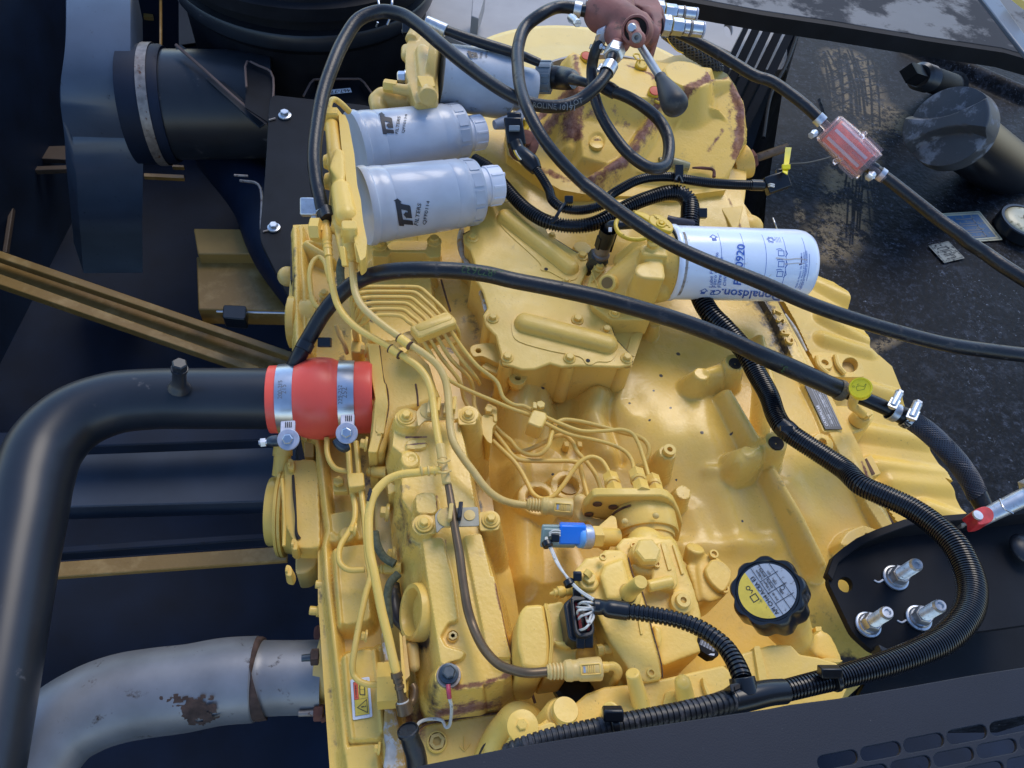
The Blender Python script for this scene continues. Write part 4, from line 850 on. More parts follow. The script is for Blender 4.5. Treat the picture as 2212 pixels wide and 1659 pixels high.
for v_ in(546,568,588):
 b_=fB(v_);a_=fA(1655);stroke_on(m,[(a_,b_-.003),(a_,b_+.004),(a_+.008,b_+.004),(a_+.008,b_-.003)],.0009,oc2,closed=True);stroke_on(m,[(a_-.002,b_+.006),(a_+.003,b_+.007),(a_+.006,b_+.006)],.0009,oc2);stroke_on(m,[(a_+.010,b_-.004),(a_+.013,b_),(a_+.011,b_+.005)],.0009,oc2)
for k,tx in enumerate(('Made in Mexico / By Donaldson','Hecho en México por Donaldson','Fabriqué au Mexique par Donaldson')):text(m,tx,oc2,fA(1706+k*6),fB(580),.0042,R(90),sx=.9)
obj('printing',m,'ink_blue',ff)
m=MB();stroke_on(m,[(a_,.009+.0008*math.sin(a_*200))for a_ in np.linspace(fA(1650),fA(1718),14)],.0016,oc2);stroke_on(m,[(a_,.003+.0008*math.sin(a_*160))for a_ in np.linspace(fA(1670),fA(1712),8)],.0012,oc2)
obj('dirt_run',m,mat('run_brown',(.55,.50,.46),.5),ff);m=MB();stroke_on(m,[(fA(1702),.002),(fA(1706),.003),(fA(1706),.012)],.0016,oc2);obj('oil_spot',m,'brown_seam',ff)
m=MB();pt=[(.009,b_)for b_ in np.linspace(-.05,.045,12)];stroke_on(m,pt,.004,on_cyl(q0,fa,rf*.985,upv,2e-4)if sgn>0 else(lambda a,b,l=0:on_cyl(q0,fa,rf*.985,upv,2e-4)(a,-b,l)));obj('grime_line',m,mat('grime_line',(.30,.27,.24),.6,var=.6,vscale=120),ff)
# yellow tethered cap on the oil filter head
cp=thing('drain_cap','bright yellow plastic cap with a looped strap beside the white filter','cap',(1428,485,.15))
zz=.172
m=MB();m.prism(smooth_poly(cs(2,1,(1190,205),(1260,190),(1340,230),(1395,290),(1380,340),(1320,330),(1250,300),(1190,260)),4),zz,zz-.006);obj('cap_disc',m,'cap_yellow',cp,bevel=.0015)
m=MB();m.prism(smooth_poly(cs(2,1,(1045,155),(1100,165),(1190,200),(1190,250),(1120,210),(1060,180)),3),zz-.001,zz-.005);obj('strap_tab',m,'cap_yellow',cp,bevel=.001)
m=MB();m.tube(Z(cs(2,1,(925,232),(905,250),(898,300),(930,360),(1000,400),(1090,410),(1180,385),(1220,360)),zz-.006),[2.5,4.5,4.5,5,5,5,5,4],10);obj('strap',m,'cap_yellow',cp)
m=MB();p=P(*c(2,1,1288,275),zz);m.lathe(p,Zax,[(0,.0068),(.0015,.0066),(.002,.0045),(.0008,.003),(.003,.0028),(.0035,.001)],20);obj('centre_knob',m,'cap_yellow',cp)
for k in range(8):bb=c(2,1,1240+k*17,212+k*9+(k*k)*.4);m=MB();m.box(P(*bb,zz+.0004),(.0012,0,0),(0,.002,0),(0,0,.0006));obj('raised_letter',m,'cap_yellow',cp)
m=MB();m.pcyl(c(2,1,1220,380)+(.166,),c(2,1,1215,450)+(.140,),15,11);obj('plug',m,'cap_yellow',cp,bevel=.001)
# oil pressure sensor with its connector
sn=thing('oil_sensor','black angled oil pressure sensor with a green hex base beside the filter head','sensor',(1290,560,.05))
pa,pb=P(*c(2,1,665,660),.055),P(*c(2,1,740,575),.078);ax_=pb-pa
m=MB();m.cyl(pa-ax_*.3,pb,.008);obj('stem',m,mat('sensor_green',(.055,.062,.055),.4,metal=.5,dirt=(.10,.09,.05),dirt_amt=.4),sn)
m=MB();m.hexa(pb-unit(ax_)*.004,ax_,.0155,.012,.15);obj('hex_body',m,'sensor_green',sn)
pc=pb+unit(ax_)*.008;pd=P(*c(2,1,820,370),.125)
m=MB();m.lathe(pc,pd-pc,[(0,.0125),(.004,.0125),(.006,.0105),(.02,.0105)],24);obj('collar',m,'old_steel',sn)
L_=np.linalg.norm(pd-pc);m=MB();m.lathe(pc,pd-pc,[(.012,.009),(.02,.0105),(.03,.0115),(.05,.0115),(L_,.0105)],24);m.beam(pc+(pd-pc)*.45,pc+(pd-pc)*.95,.012,.005);m.box(pc+(pd-pc)*.6+RT*.012,RT*.002,unit(pd-pc)*.014,(0,0,.004));obj('connector_body',m,'black_plastic',sn,bevel=.001)
m=MB();m.tube([c(2,1,820,350)+(.128,),c(2,1,850,290)+(.140,),c(2,1,930,285)+(.145,),c(2,1,1060,280)+(.14,)],[10,10.5,10.5,10],16);obj('elbow',m,'black_plastic',sn)
m=MB();m.box(P(*c(2,1,848,325),.152),RT*.0022,UP*.003,FW*.001);obj('lock_tab',m,'label_white',sn,bevel=.0005)
# rocker cover / intake casting
rk=thing('rocker_cover','long stepped yellow valve cover casting running down the left of the engine','valve cover',(950,1200,.03))
topo=cs(1,2,(1195,335),(1230,320),(1750,330),(1800,500),(1870,900),(1925,1240))+cs(1,3,(2052,0),(2140,420),(2208,740),(2206,870),(2140,905),(1960,935),(1960,965),(1700,990),(1600,960),(1560,840),(1590,740),(1560,500),(1480,0))+cs(1,2,(1420,1420),(1330,1350),(1350,1120),(1262,1000),(1255,600),(1180,540))
outl=cs(1,2,(1150,300),(1800,260),(2000,700),(2100,1400))+cs(1,3,(2190,0),(2300,700),(2280,1180),(2090,1300),(1500,1400),(1420,1200),(1250,300))+cs(1,2,(1180,1500),(1130,900),(1100,500))
ZR=.085
F_=[('plat',topo,ZR,5.0,.006)]
F_+=[('slab',[c(1,2,1250,1000)+(.05,),c(1,2,1420,1400)+(.075,),c(1,3,1480,0)+(.075,),c(1,3,1590,740)+(.075,),c(1,3,1560,960)+(.07,),c(1,3,1430,1050)+(.03,),c(1,3,1290,100)+(.03,),c(1,2,1200,1300)+(.03,)],3.0,.008)]
F_+=[('plat',round_poly(cs(1,2,(1435,1330),(1610,1325),(1650,1500))+cs(1,3,(1690,0),(1742,380),(1660,400),(1590,520),(1640,610),(1750,640),(1808,660),(1780,710),(1600,765),(1560,500),(1480,0)),6),ZR+.006,4,.002)]
F_+=[('plat',round_poly(cs(1,2,(1800,1310),(1945,1290),(2030,1659))+cs(1,3,(2055,0),(2170,560),(2212,700),(2070,700),(1990,600),(1870,0)),5),ZR+.005,4,.002)]
F_+=[('plat',round_poly(cs(1,2,(1375,960),(1440,935),(1550,940),(1565,1090),(1540,1120),(1390,1115)),8),ZR+.016,5,.004)]
F_+=[('plat',round_poly(cs(1,2,(1300,500),(1340,478),(1470,478),(1475,540),(1430,560),(1300,562)),5),ZR+.004,4,.001)]
F_+=[('boss',*c(1,2,1330,650),ZR+.004,19,.003,5),('hole',*c(1,2,1345,645),ZR+.004,8,.02)]
F_+=[('plat',smooth_poly(cs(1,2,(1262,600),(1300,575),(1380,600),(1400,700),(1320,725),(1270,690))),ZR+.004,4,.003)]
F_+=[('boss',*c(1,2,1300,290),ZR+.012,25,.005,5),('boss',*c(1,2,1840,260),ZR+.006,22,.005,5),('boss',*c(1,2,1445,1215),ZR+.014,24,.006,5),('boss',*c(1,2,2025,1175),ZR+.008,21,.006,5)]
F_+=[('boss',*c(1,3,1655,870),ZR+.004,27,.006,5),('boss',*c(1,3,2110,740),ZR-.001,22,.004,5)]
F_+=[('boss',*c(1,2,1150,900),.05,14,.006,5)]
relief('casting',outl,-.03,F_,.0009,'yellow_block',rk,.04,wear=[(cs(1,2,(1160,560,0),(1210,360,0)),7,.5),(cs(1,2,(1300,480,.08),(1470,478,.08)),5,.8),(cs(1,2,(1300,562,.08),(1475,545,.08)),5,.8),(cs(1,2,(1560,950,.09),(1560,1110,.09)),7,.65),(cs(1,2,(1380,1110,.1),(1440,950,.1)),10,.35),(cs(1,3,(2060,100,.08),(2190,640,.08),(2208,800,.08)),8,.75),(cs(1,3,(2200,880,.07),(1960,960,.07),(1700,1000,.07)),14,.7),(cs(1,3,(1310,700,.03),(1400,1200,.0)),30,.35),(cs(1,2,(1640,1330,.09),(1660,1600,.09)),5,.6),(cs(1,3,(2080,1180,-.0),(1500,1280,-.0)),16,.7)],grime=[(cs(1,3,(1370,560,.03),(1450,620,.04)),24,.9),(cs(1,2,(1230,1100,.03),(1330,1500,.04)),26,.5),(cs(1,2,(1320,1040,.04),(1350,1300,.05)),20,.4),(cs(1,3,(1500,1230,.0),(1540,1100,.0)),30,.5)])
for x,y,r,z_ in((1300,262,15,.0145),(1835,252,14,.009),(1455,1185,15,.0165),(2030,1150,15,.0105)):
 m=MB();p=P(*c(1,2,x,y+22),ZR+z_-.001);m.lathe(p,Zax,[(0,20*S(*c(1,2,x,y),.09)),(.0016,19.5*S(*c(1,2,x,y),.09)),(.002,15*S(*c(1,2,x,y),.09))],30);obj('washer',m,'yellow',rk)
 bolt(rk,*c(1,2,x,y+16),ZR+z_+.001,r)
m=MB();p=P(*c(1,3,1700,522),ZR+.0012);s_=S(*c(1,3,1700,522),ZR);m.lathe(p,Zax,[(-.002,13*s_),(.002,12.5*s_),(.003,11.5*s_),(.001,10.5*s_)],28);obj('plug_ring',m,'yellow',rk)
m=MB();m.lathe(p,Zax,[(.001,10*s_),(.003,9.5*s_),(.0032,5*s_),(-.002,4.6*s_),(-.002,.0003)],6);obj('allen_plug',m,'yellow_dusty',rk)
# open oval port on the left wall of the cover
pc=P(*c(1,3,1350,310),.062);ax_=unit(np.array([-.78,-.12,.35]));s_=S(*c(1,3,1350,310),.062)
m=MB();x_,y_,_=frame(ax_);rg_=[]
for d_,r_ in((-.030,60),(-.010,62),(-.002,62),(.002,59),(.002,50),(-.002,46),(-.018,44)):rg_.append([pc+ax_*d_+r_*s_*(math.cos(t)*x_+math.sin(t)*y_)for t in np.arange(40)*math.pi/20])
m.rings(rg_,False,False);m2=MB();obj('port_ring',m,'yellow_worn',rk,smooth=50)
m=MB();m.lathe(pc,ax_,[(-.017,45*s_),(-.0165,.001)],40);obj('port_floor',m,'yellow_dusty',rk)
# clip brackets carrying the fuel pipes
for pts,holes in((cs(1,2,(1215,250),(1260,225),(1380,225),(1400,240),(1400,370),(1290,365),(1230,330)),None),(cs(1,2,(1740,215),(1850,205),(1910,250),(1900,350),(1750,352)),None),(cs(1,2,(1350,1180),(1400,1130),(1540,1120),(1560,1290),(1440,1300),(1365,1260)),None),(cs(1,2,(1925,1105),(2060,1095),(2115,1160),(2100,1260),(1935,1270)),None)):
 up_=.0125 if pts[0][0]>1000 or pts[0][1]<900 else .0155
 z_=ZR+(.0135 if pts[0][0]<915 else .0085)
 m=MB();m.prism(round_poly(pts,6),z_,z_-.002);obj('bracket_foot',m,'yellow',rk,bevel=.0006)
for pts,z_,mt_ in((cs(1,2,(1385,240),(1440,165),(1740,165),(1750,300),(1460,315),(1400,370)),.112,'yellow_dusty'),(cs(1,2,(1545,1130),(1590,1075),(1920,1060),(1930,1225),(1610,1235),(1560,1290)),.114,'zinc')):
 m=MB();m.prism(round_poly(pts,5),z_,z_-.002);obj('clip_strap',m,mt_ if mt_!='zinc' else mat('strap_grey',(.30,.27,.19),.45,var=.2,vscale=60),rk,bevel=.0006)
for x,y,z_ in((1500,230,.1125),(1630,235,.1125),(1655,1150,.1145)):
 m=MB();m.lathe(P(*c(1,2,x,y),z_),Zax,[(-.002,.011),(.001,.0105),(.002,.009),(.002,.0005)],24);obj('clip_base',m,'yellow_dusty',rk)
m=MB();m.lathe(P(*c(1,2,1845,1135),.1142),Zax,[(-.001,.006),(.0008,.0058),(.001,.001)],20);obj('blank_hole',m,'yellow_dusty',rk)
for x,y,mt_ in((1500,190,'yellow_dusty'),(1578,175,'yellow'),(1640,195,'yellow_dusty'),(1712,165,'yellow'),(1682,1100,'yellow_dusty'),(1765,1085,'black_plastic')):
 m=MB();p=P(*c(1,2,x,y),.124);m.box(p-[0,0,.004],RT*.0022,unit([.05,1,0])*.009,(0,0,.005));obj('clip_prong',m,mt_,rk,bevel=.001)
 # earth cable bolt at the end of the cover
gb=thing('earth_lead','white earth wire with a red crimp under a dark bolt on the valve cover end','earth lead',(970,1470,.1))
bolt(gb,*c(1,3,1665,845),ZR+.0075,22,mat='dark_bolt',rot=.3)
m=MB();m.lathe(P(*c(1,3,1665,860),ZR+.0045),Zax,[(0,.0115),(.0014,.0112),(.0016,.008)],30);obj('ring_terminal',m,'old_steel',gb)
m=MB();m.tube(cs(1,3,(1660,940,.094),(1665,1000,.094),(1672,1055,.09)),[5,5.2,5],12);obj('crimp',m,'crimp_pink',gb)
m=MB();m.tube(cs(1,3,(1670,1050,.09),(1688,1120,.08),(1685,1220,.06),(1665,1300,.045),(1640,1305,.042),(1610,1250,.042),(1520,1235,.04),(1420,1260,.045),(1375,1320,.05),(1350,1380,.05)),[4,3.8,3.6,3.6,3.6,3.6,3.6,3.6,3.6,3.6],10);obj('wire',m,'wire_white',gb)
hs=thing('bottom_sleeve','short black rubber sleeve standing at the bottom edge left of the panel','hose',(890,1610,.06))
m=MB();pa=cs(1,3,(1310,1330,.075),(1340,1430,.065),(1380,1540,.055),(1400,1700,.04));m.tube(pa,[19,21,22,23],28);obj('hose_body',m,'rubber',hs)
m=MB();m.lathe(P(*c(1,3,1312,1335),.0755),P(*pa[0])-P(*pa[1]),[(-.002,.0102),(.001,.0098),(.0015,.0085),(-.004,.008),(-.004,.001)],28);obj('hose_mouth',m,'rubber',hs)
# front housing (left side of the engine)
fr=thing('front_housing','tall yellow ribbed front housing casting along the left side of the engine','front housing',(740,1200,-.05))
out=[(633,486),(690,483),(760,500),(800,560),(815,700),(880,1000),(885,1200),(880,1700),(715,1700),(705,1560),(694,1400),(687,1300),(686,1100),(684,960),(650,950),(632,770),(624,640)]
F_=[('ridge',cs(1,1,(335,300,.0),(350,700,.0),(350,1000,.0),(370,1500,.0)),5,.003),('ridge',cs(1,1,(385,290,-.004),(395,620,-.004),(415,860,-.004),(425,1330,-.004)),5,.003),('ridge',cs(1,1,(470,880,-.006),(450,1350,-.006)),4,.003),('ridge',cs(1,1,(430,430,.002),(600,530,-.002),(650,560,-.006)),6,.003),('ridge',cs(1,1,(440,420,.0),(590,430,-.004)),5,.003),('ridge',cs(1,1,(545,290,.002),(560,420,-.0)),10,.004)]
F_+=[('ridge',cs(1,2,(500,300,-.006),(560,620,-.006),(600,1000,-.008),(630,1240,-.010),(600,1400,-.01))+cs(1,3,(620,60,-.008),(680,560,-.006),(740,1100,-.006),(780,1520,-.006)),5,.003)]
F_+=[('ridge',cs(1,2,(545,600,-.008),(590,900,-.01),(620,1200,-.012)),5,.003),('ridge',cs(1,2,(640,1280,-.012),(700,1330,-.01)),8,.004)]
F_+=[('plat',round_poly(cs(1,2,(640,1120),(900,1080),(930,1340),(620,1360)),10),-.012,3,.004),('plat',round_poly(cs(1,2,(660,1420),(950,1380),(960,1659))+cs(1,3,(960,0),(990,380),(740,420),(690,0)),12),-.002,3,.004)]
F_+=[('ridge',cs(1,2,(690,1440,.0),(700,1659,.0))+cs(1,3,(700,0,.0),(735,400,.0)),4,.002)]
F_+=[('plat',round_poly(cs(1,3,(745,680),(1000,620),(1050,850),(1090,1350),(1070,1400),(830,1410),(800,1300)),14),.0,3,.004),('ridge',cs(1,3,(770,700,.002),(800,1100,.002),(835,1390,.002)),4,.002),('ridge',cs(1,3,(1020,640,.002),(1050,900,.002),(1090,1330,.002)),4,.002)]
F_+=[('plat',round_poly(cs(1,3,(770,1480),(1040,1450),(1060,1700),(800,1700)),10),-.006,2,.004),('boss',*c(1,2,790,1290),-.002,16,.006,4)]
F_+=[('plat',round_poly(cs(1,3,(1060,600),(1130,620),(1260,1560),(1110,1600)),4),-.006,3,.004)]
relief('housing',out,-.028,F_,.0011,'yellow_block',fr,.10,grime=[(cs(1,1,(330,500,0),(320,900,0)),12,.5),(cs(1,3,(560,100,-.05),(700,1500,-.05)),8,.35),(cs(1,2,(900,560,0),(980,1000,0)),30,.45),(cs(1,1,(750,1100,0),(740,1350,0)),20,.5),(cs(1,1,(680,500,0),(740,760,0)),20,.5)],wear=[(cs(1,2,(870,1270,0),(900,1350,0)),4,.4)])
for x0,x1,y0_,r,z_ in((285,345,1125,56,-.035),):
 m=MB();a,b=P(*c(1,1,x0,y0_),z_),P(*c(1,1,x1+40,y0_),z_);s_=S(*c(1,1,x0,y0_),z_)
 m.lathe(a,b-a,[(0,r*s_*.93),(.001,r*s_),(.010,r*s_),(.012,r*s_*.9),(.04,r*s_*.9)],48);m.lathe(a,b-a,[(-.0015,r*s_*.8),(.002,r*s_*.82)],40);obj('side_boss',m,'yellow',fr,smooth=40)
m=MB();m.ball(P(*c(1,1,275,730),-.05),22*S(*c(1,1,275,730),-.05));obj('small_boss',m,'yellow_dusty',fr)
m=MB();m.prism(round_poly(cs(1,1,(300,400),(330,300),(345,780),(295,760)),3),-.012,-.03);obj('dark_gasket',m,'dark_seam',fr)
bolt(fr,*c(1,1,590,885),-.002,12);bolt(fr,*c(1,1,585,935),-.01,10);bolt(fr,*c(1,2,715,850),.002,12,kind='h')
m=MB();m.prism(round_poly(cs(1,2,(665,890),(680,810),(800,800),(800,925),(670,928)),4),.0,-.012);obj('bolt_pad',m,'yellow',fr,bevel=.0015)
LX=np.array([-1.0,0,.12])
for i,j,x,y,r,ax in((1,3,560,75,9,LX),(1,3,508,300,9.5,LX),(1,3,955,520,11,LX),(1,3,1065,1490,11,LX),(1,2,1140,1110,16,LX),(1,2,1190,1470,13,LX),(1,2,1090,640,12,LX),(1,2,860,1260,12,LX)):
 z_={560:-.03,508:-.04,955:.012,1065:.012}.get(x,.03);p=P(*c(i,j,x,y),z_);s_=S(*c(i,j,x,y),z_)
 if x in(560,508):m=MB();m.cyl(p-LX*.022,p+LX*.006,r*s_,n=20);m.cyl(p-LX*.022,p-LX*.002,r*s_*1.3,n=20);obj('side_bolt',m,'yellow',fr,bevel=.001)
 else:bolt(fr,*c(i,j,x,y),z_,r*1.25,axis=LX)
m=MB();m.ball(P(*c(1,2,1160,870),.02),14*S(*c(1,2,1160,870),.02));m.cyl(P(*c(1,2,1130,900),.02),P(*c(1,2,1240,900),.02),.010);obj('round_nub',m,'yellow',fr,remesh=.0018)
# oil spattered casting between housing and valve cover
m=MB();m.prism(smooth_poly(cs(1,2,(1040,940),(1130,800),(1200,900),(1240,1500),(1150,1560),(1060,1400),(1030,1150)),4),.0,-.04,.004);obj('inner_cover',m,'yellow_dusty',fr,bevel=.004)
m=MB();m.tube(Z(cs(1,3,(1210,60),(1190,160),(1200,300),(1260,420),(1310,500)),.02),[8,16,18,12,5],12);obj('oily_patch',m,mat('oily',(.035,.03,.028),.35,var=.5,dirt=(.2,.12,.03),dirt_amt=.4),fr)
# flaking aluminium joint at the lower right
m=MB();m.prism(smooth_poly(cs(1,3,(1095,1010),(1190,1010),(1215,1200),(1260,1400),(1290,1700),(1110,1700),(1120,1480),(1100,1350),(1110,1150)),3),.014,-.02);obj('flaking_joint',m,'flaky',fr,bevel=.003)
m=MB();m.prism(smooth_poly(cs(1,3,(1100,450),(1130,560),(1150,720),(1130,830),(1110,700),(1085,560)),3),.012,.0);obj('flaking_paint',m,'flaky',fr,bevel=.002)
# exhaust port ring
m=MB();a,b=P(*c(1,3,545,760),-.10),P(*c(1,3,700,775),-.10);s_=S(*c(1,3,560,760),-.10);m.lathe(a,b-a,[(0,74*s_),(.001,77*s_),(.016,78*s_),(.02,72*s_),(.05,72*s_)],48)
m.lathe(a,a-b,[(-.004,70*s_),(.0,66*s_)],48);obj('exhaust_port',m,'yellow_dusty',fr,smooth=40)
# warning sticker on the housing
ws=thing('warning_sticker','white-edged yellow warning sticker with book and triangle symbols on the front housing','sticker',(784,1510,.005))
zz=.0015;TL,TR_,BR,BL_=[P(*c(1,3,*p),zz)for p in((800,898),(965,875),(1020,1212),(855,1245))]
ex=unit(((TR_-TL)+(BR-BL_))/2);cen=(TL+TR_+BR+BL_)/4;ey=((TL-BL_)+(TR_-BR))/2;Wd,Ht=np.linalg.norm(TR_-TL),np.linalg.norm(ey);fm=on_plane(cen,ex,ey,2e-4)
def rr_(w,h,r):return round_poly([(-w,-h),(w,-h),(w,h),(-w,h)],r)
def layer(name,polys,mt,lift):
 m=MB()
 for p in polys:poly_on(m,p,fm,lift=lift)
 return obj(name,m,mt,ws)
layer('backing',[rr_(Wd/2,Ht/2,Wd*.08)],'label_white',0)
w,h=Wd*.36,Ht*.42
layer('yellow_field',[[(-w,-h),(w,-h),(w,h),(-w,h)]],'label_yellow',.0002)
layer('red_field',[[(-w,-.02*Ht),(-w*.36,-.02*Ht),(-w*.36,h),(-w,h)]],'ink_red',.0004)
m=MB();f2=lambda a,b,l=0:fm(a,b,l+.0006)
stroke_on(m,[(-w,-h),(w,-h),(w,h),(-w,h)],Wd*.012,f2,closed=True);stroke_on(m,[(-w,-.02*Ht),(w,-.02*Ht)],Wd*.012,f2);stroke_on(m,[(-w*.36,-.02*Ht),(-w*.36,h)],Wd*.01,f2)
stroke_on(m,[(-w*.62,-Ht*.22),(w*.75,-Ht*.38),(w*.75,-Ht*.06)],Wd*.03,f2,closed=True);text(m,'!',f2,w*.28,-Ht*.22,Ht*.17,R(90),bold=.03)
for dx in(0,.05,.1):
 stroke_on(m,[(w*(-.2+dx),Ht*(.10-dx*.2)),(w*(.5+dx),Ht*(.07-dx*.2)),(w*(.55+dx),Ht*(.33-dx*.2)),(w*(-.15+dx),Ht*(.36-dx*.2))],Wd*.014,f2,closed=True)
stroke_on(m,[(-w*.15,Ht*.22),(w*.55,Ht*.2)],Wd*.014,f2)
text(m,'WARNING',f2,-w*.68,Ht*.215,Ht*.055,R(90),bold=.03);stroke_on(m,[(-w*.82,Ht*.03),(-w*.55,Ht*.03),(-w*.68,Ht*.07)],Wd*.014,f2,closed=True)
obj('symbols',m,'ink_black',ws)
# round gear cover on the far left
gc=thing('gear_cover','round yellow gear cover with bolted flange sticking out at the left','cover',(640,1105,-.08))
zz=-.075;A_=P(*c(1,2,115,1100),zz);B_=P(*c(1,2,620,1100),zz);s_=S(*c(1,2,160,1100),zz);ax_=B_-A_;k_=s_/4
m=MB();m.lathe(A_,ax_,[(0,66*s_),(.0005,72*s_),(.002,74*s_),(95*k_,74*s_)],64);obj('end_cap',m,'yellow',gc,smooth=40)
m=MB();m.lathe(A_,ax_,[(90*k_,86*s_),(95*k_,96*s_),(120*k_,98*s_),(125*k_,94*s_),(130*k_,98*s_),(152*k_,98*s_),(155*k_,80*s_)],64);obj('flange_ring',m,'yellow',gc,smooth=30)
m=MB();m.lathe(A_,ax_,[(154*k_,90*s_),(200*k_,90*s_),(235*k_,94*s_),(440*k_,94*s_)],64)
m.prism(round_poly(cs(1,2,(240,660),(520,640),(545,760),(560,1420),(350,1420),(240,1200)),12),-.02,-.09);obj('body',m,'yellow',gc,remesh=.0022,sm=5)
m=MB();m.tube(cs(1,2,(320,790,-.018),(330,950,-.012),(345,1150,-.013),(350,1290,-.017),(370,1340,-.02)),[2.6,3.4,2.2,3.2,5],8);obj('black_sealant',m,'dark_seam',gc)
m=MB();m.tube(Z(cs(1,2,(225,820),(238,1000),(245,1200),(240,1400)),-.008),4,10);obj('rim_bead',m,'yellow',gc)
for x,y in((305,690),(335,1385),(285,1610)):
 m=MB();m.prism(smooth_poly(cs(1,2,(x-25,y-45),(x+15,y-35),(x+25,y+20),(x+10,y+50),(x-30,y+30)),3),-.012,-.035,.002);obj('ear',m,'yellow',gc,bevel=.002);bolt(gc,*c(1,2,x-10,y),-.011,6,axis=LX)
m=MB();m.tube(cs(1,2,(232,550,-.02),(225,680,-.03),(215,790,-.04)),[19,18,19],28);m.tube(cs(1,2,(232,545,-.02),(230,620,-.025)),[20,21],28);obj('upper_neck',m,'yellow',gc)
m=MB();m.prism(round_poly(cs(1,2,(340,1420),(550,1410),(520,1560),(440,1630),(340,1640)),8),-.05,-.10);obj('lower_body',m,'yellow_dusty',gc,bevel=.004)
m=MB();m.prism(round_poly(cs(1,2,(415,450),(500,440),(500,630),(415,630)),4),-.03,-.06);obj('rear_post',m,'yellow_dusty',gc,bevel=.002)
bolt(gc,*c(1,2,440,470),-.028,8,axis=LX);
# intake elbow flange
fl=thing('intake_flange','thick yellow intake flange with side bolts where the red coupler ends','flange',(830,860,.02))
tp=cs(1,1,(985,1310),(1240,1250),(1330,1310),(1500,1480),(1560,1680))+cs(1,2,(1600,100),(1400,200),(1250,230),(1180,300),(1160,420),(1100,600),(965,590),(1000,300),(1010,0))
m=MB();m.prism([tp[0]]+tp[1:],.058,-.03,.002);obj('elbow_box',m,'yellow',fl,bevel=.006,seg=3)
m=MB();m.prism(round_poly(cs(1,1,(965,1305),(1062,1310),(1105,1640))+cs(1,2,(1122,0),(1143,170),(1110,370),(1046,592),(965,588),(1005,420),(1030,120),(1005,0)),4),.066,-.04);obj('flange_plate',m,'yellow',fl,bevel=.002)
m=MB();m.tube(Z(cs(1,1,(1064,1312),(1108,1640))+cs(1,2,(1125,10),(1146,175),(1113,370),(1050,590)),.0585),1.7,6,4);obj('flange_seam',m,'brown_seam',fl)
m=MB();m.tube(Z(cs(1,2,(1380,0),(1395,100),(1400,190)),.0585),2,6);obj('rust_line',m,'brown_seam',fl)
for i,j,x,y,r in((1,1,960,1368,15),(1,2,1030,180,16),(1,2,955,520,15)):bolt(fl,*c(i,j,x,y),.045 if j==1 else .050,r*1.1,axis=LX)
m=MB();m.prism(round_poly(cs(1,2,(1040,290),(1130,250),(1105,430),(1030,410)),4),.0675,.05);obj('cast_pad',m,'yellow',fl,bevel=.001)
m=MB();m.pcyl(c(1,2,1050,430)+(.066,),c(1,2,1080,430)+(.066,),4);obj('grub_screw',m,'yellow',fl)
m=MB();m.prism(round_poly(cs(1,1,(815,1180),(905,1180),(915,1290),(940,1300),(930,1370),(895,1390),(820,1380)),5),.03,.0);obj('small_bracket',m,'yellow',fl,bevel=.002)
# air pipe, red coupler and clamps
ip=thing('intake_pipe','thick black painted intake pipe bending down the left edge of the photo','pipe',(300,860,.0))
pts=[(640,862,.03),(520,861,.03),(420,861,.03),(330,862,.03),(240,872,.03),(160,905,.03),(100,965,.03),(72,1040,.03),(58,1120,.03),(38,1220,.03),(8,1400,.03),(-30,1620,.03),(-55,1760,.03),(-80,1950,.02),(-105,2200,.0)]
m=MB();m.tube(pts,[66,66,66,66,68,72,76,78,78,79,80,82,84,86,88],48,10);obj('pipe_body',m,'pipe_paint',ip,smooth=60)
m=MB();a,b=P(387,833,.075),P(388,780,.118);s_=S(387,820,.08);L_=np.linalg.norm(b-a)
m.lathe(a,b-a,[(-.004,24*s_),(.002,19*s_),(.005,15*s_),(L_*.62,14*s_),(L_*.63,17*s_),(L_*.72,17*s_),(L_*.73,12*s_)],28);obj('weld_boss',m,'pipe_paint',ip)
m=MB();m.hexa(a+(b-a)*.72,b-a,16*s_,18*s_,.15,rot=.4);obj('plug_head',m,'pipe_paint',ip)
rc_=thing('silicone_coupler','bulging red silicone hose coupler on the intake pipe','coupler',(695,860,.03))
a,b=P(583,863,.03),P(806,858,.03);L_=np.linalg.norm(b-a);s_=S(694,860,.03)
prof=[(0,69),(.004,72),(.03,72.5),(.17,73.5),(.25,76),(.32,83),(.41,88),(.52,89),(.61,86),(.66,81),(.70,78.5),(.86,78.5),(.98,78),(1.0,76)]
pr=[(d*L_,r*s_)for d,r in prof];pr=[tuple(k)for k in catmull([np.array(k)for k in pr],4)]
m=MB();m.lathe(a,b-a,pr,64);obj('hose_body',m,'red_silicone',rc_,smooth=60)
m=MB();
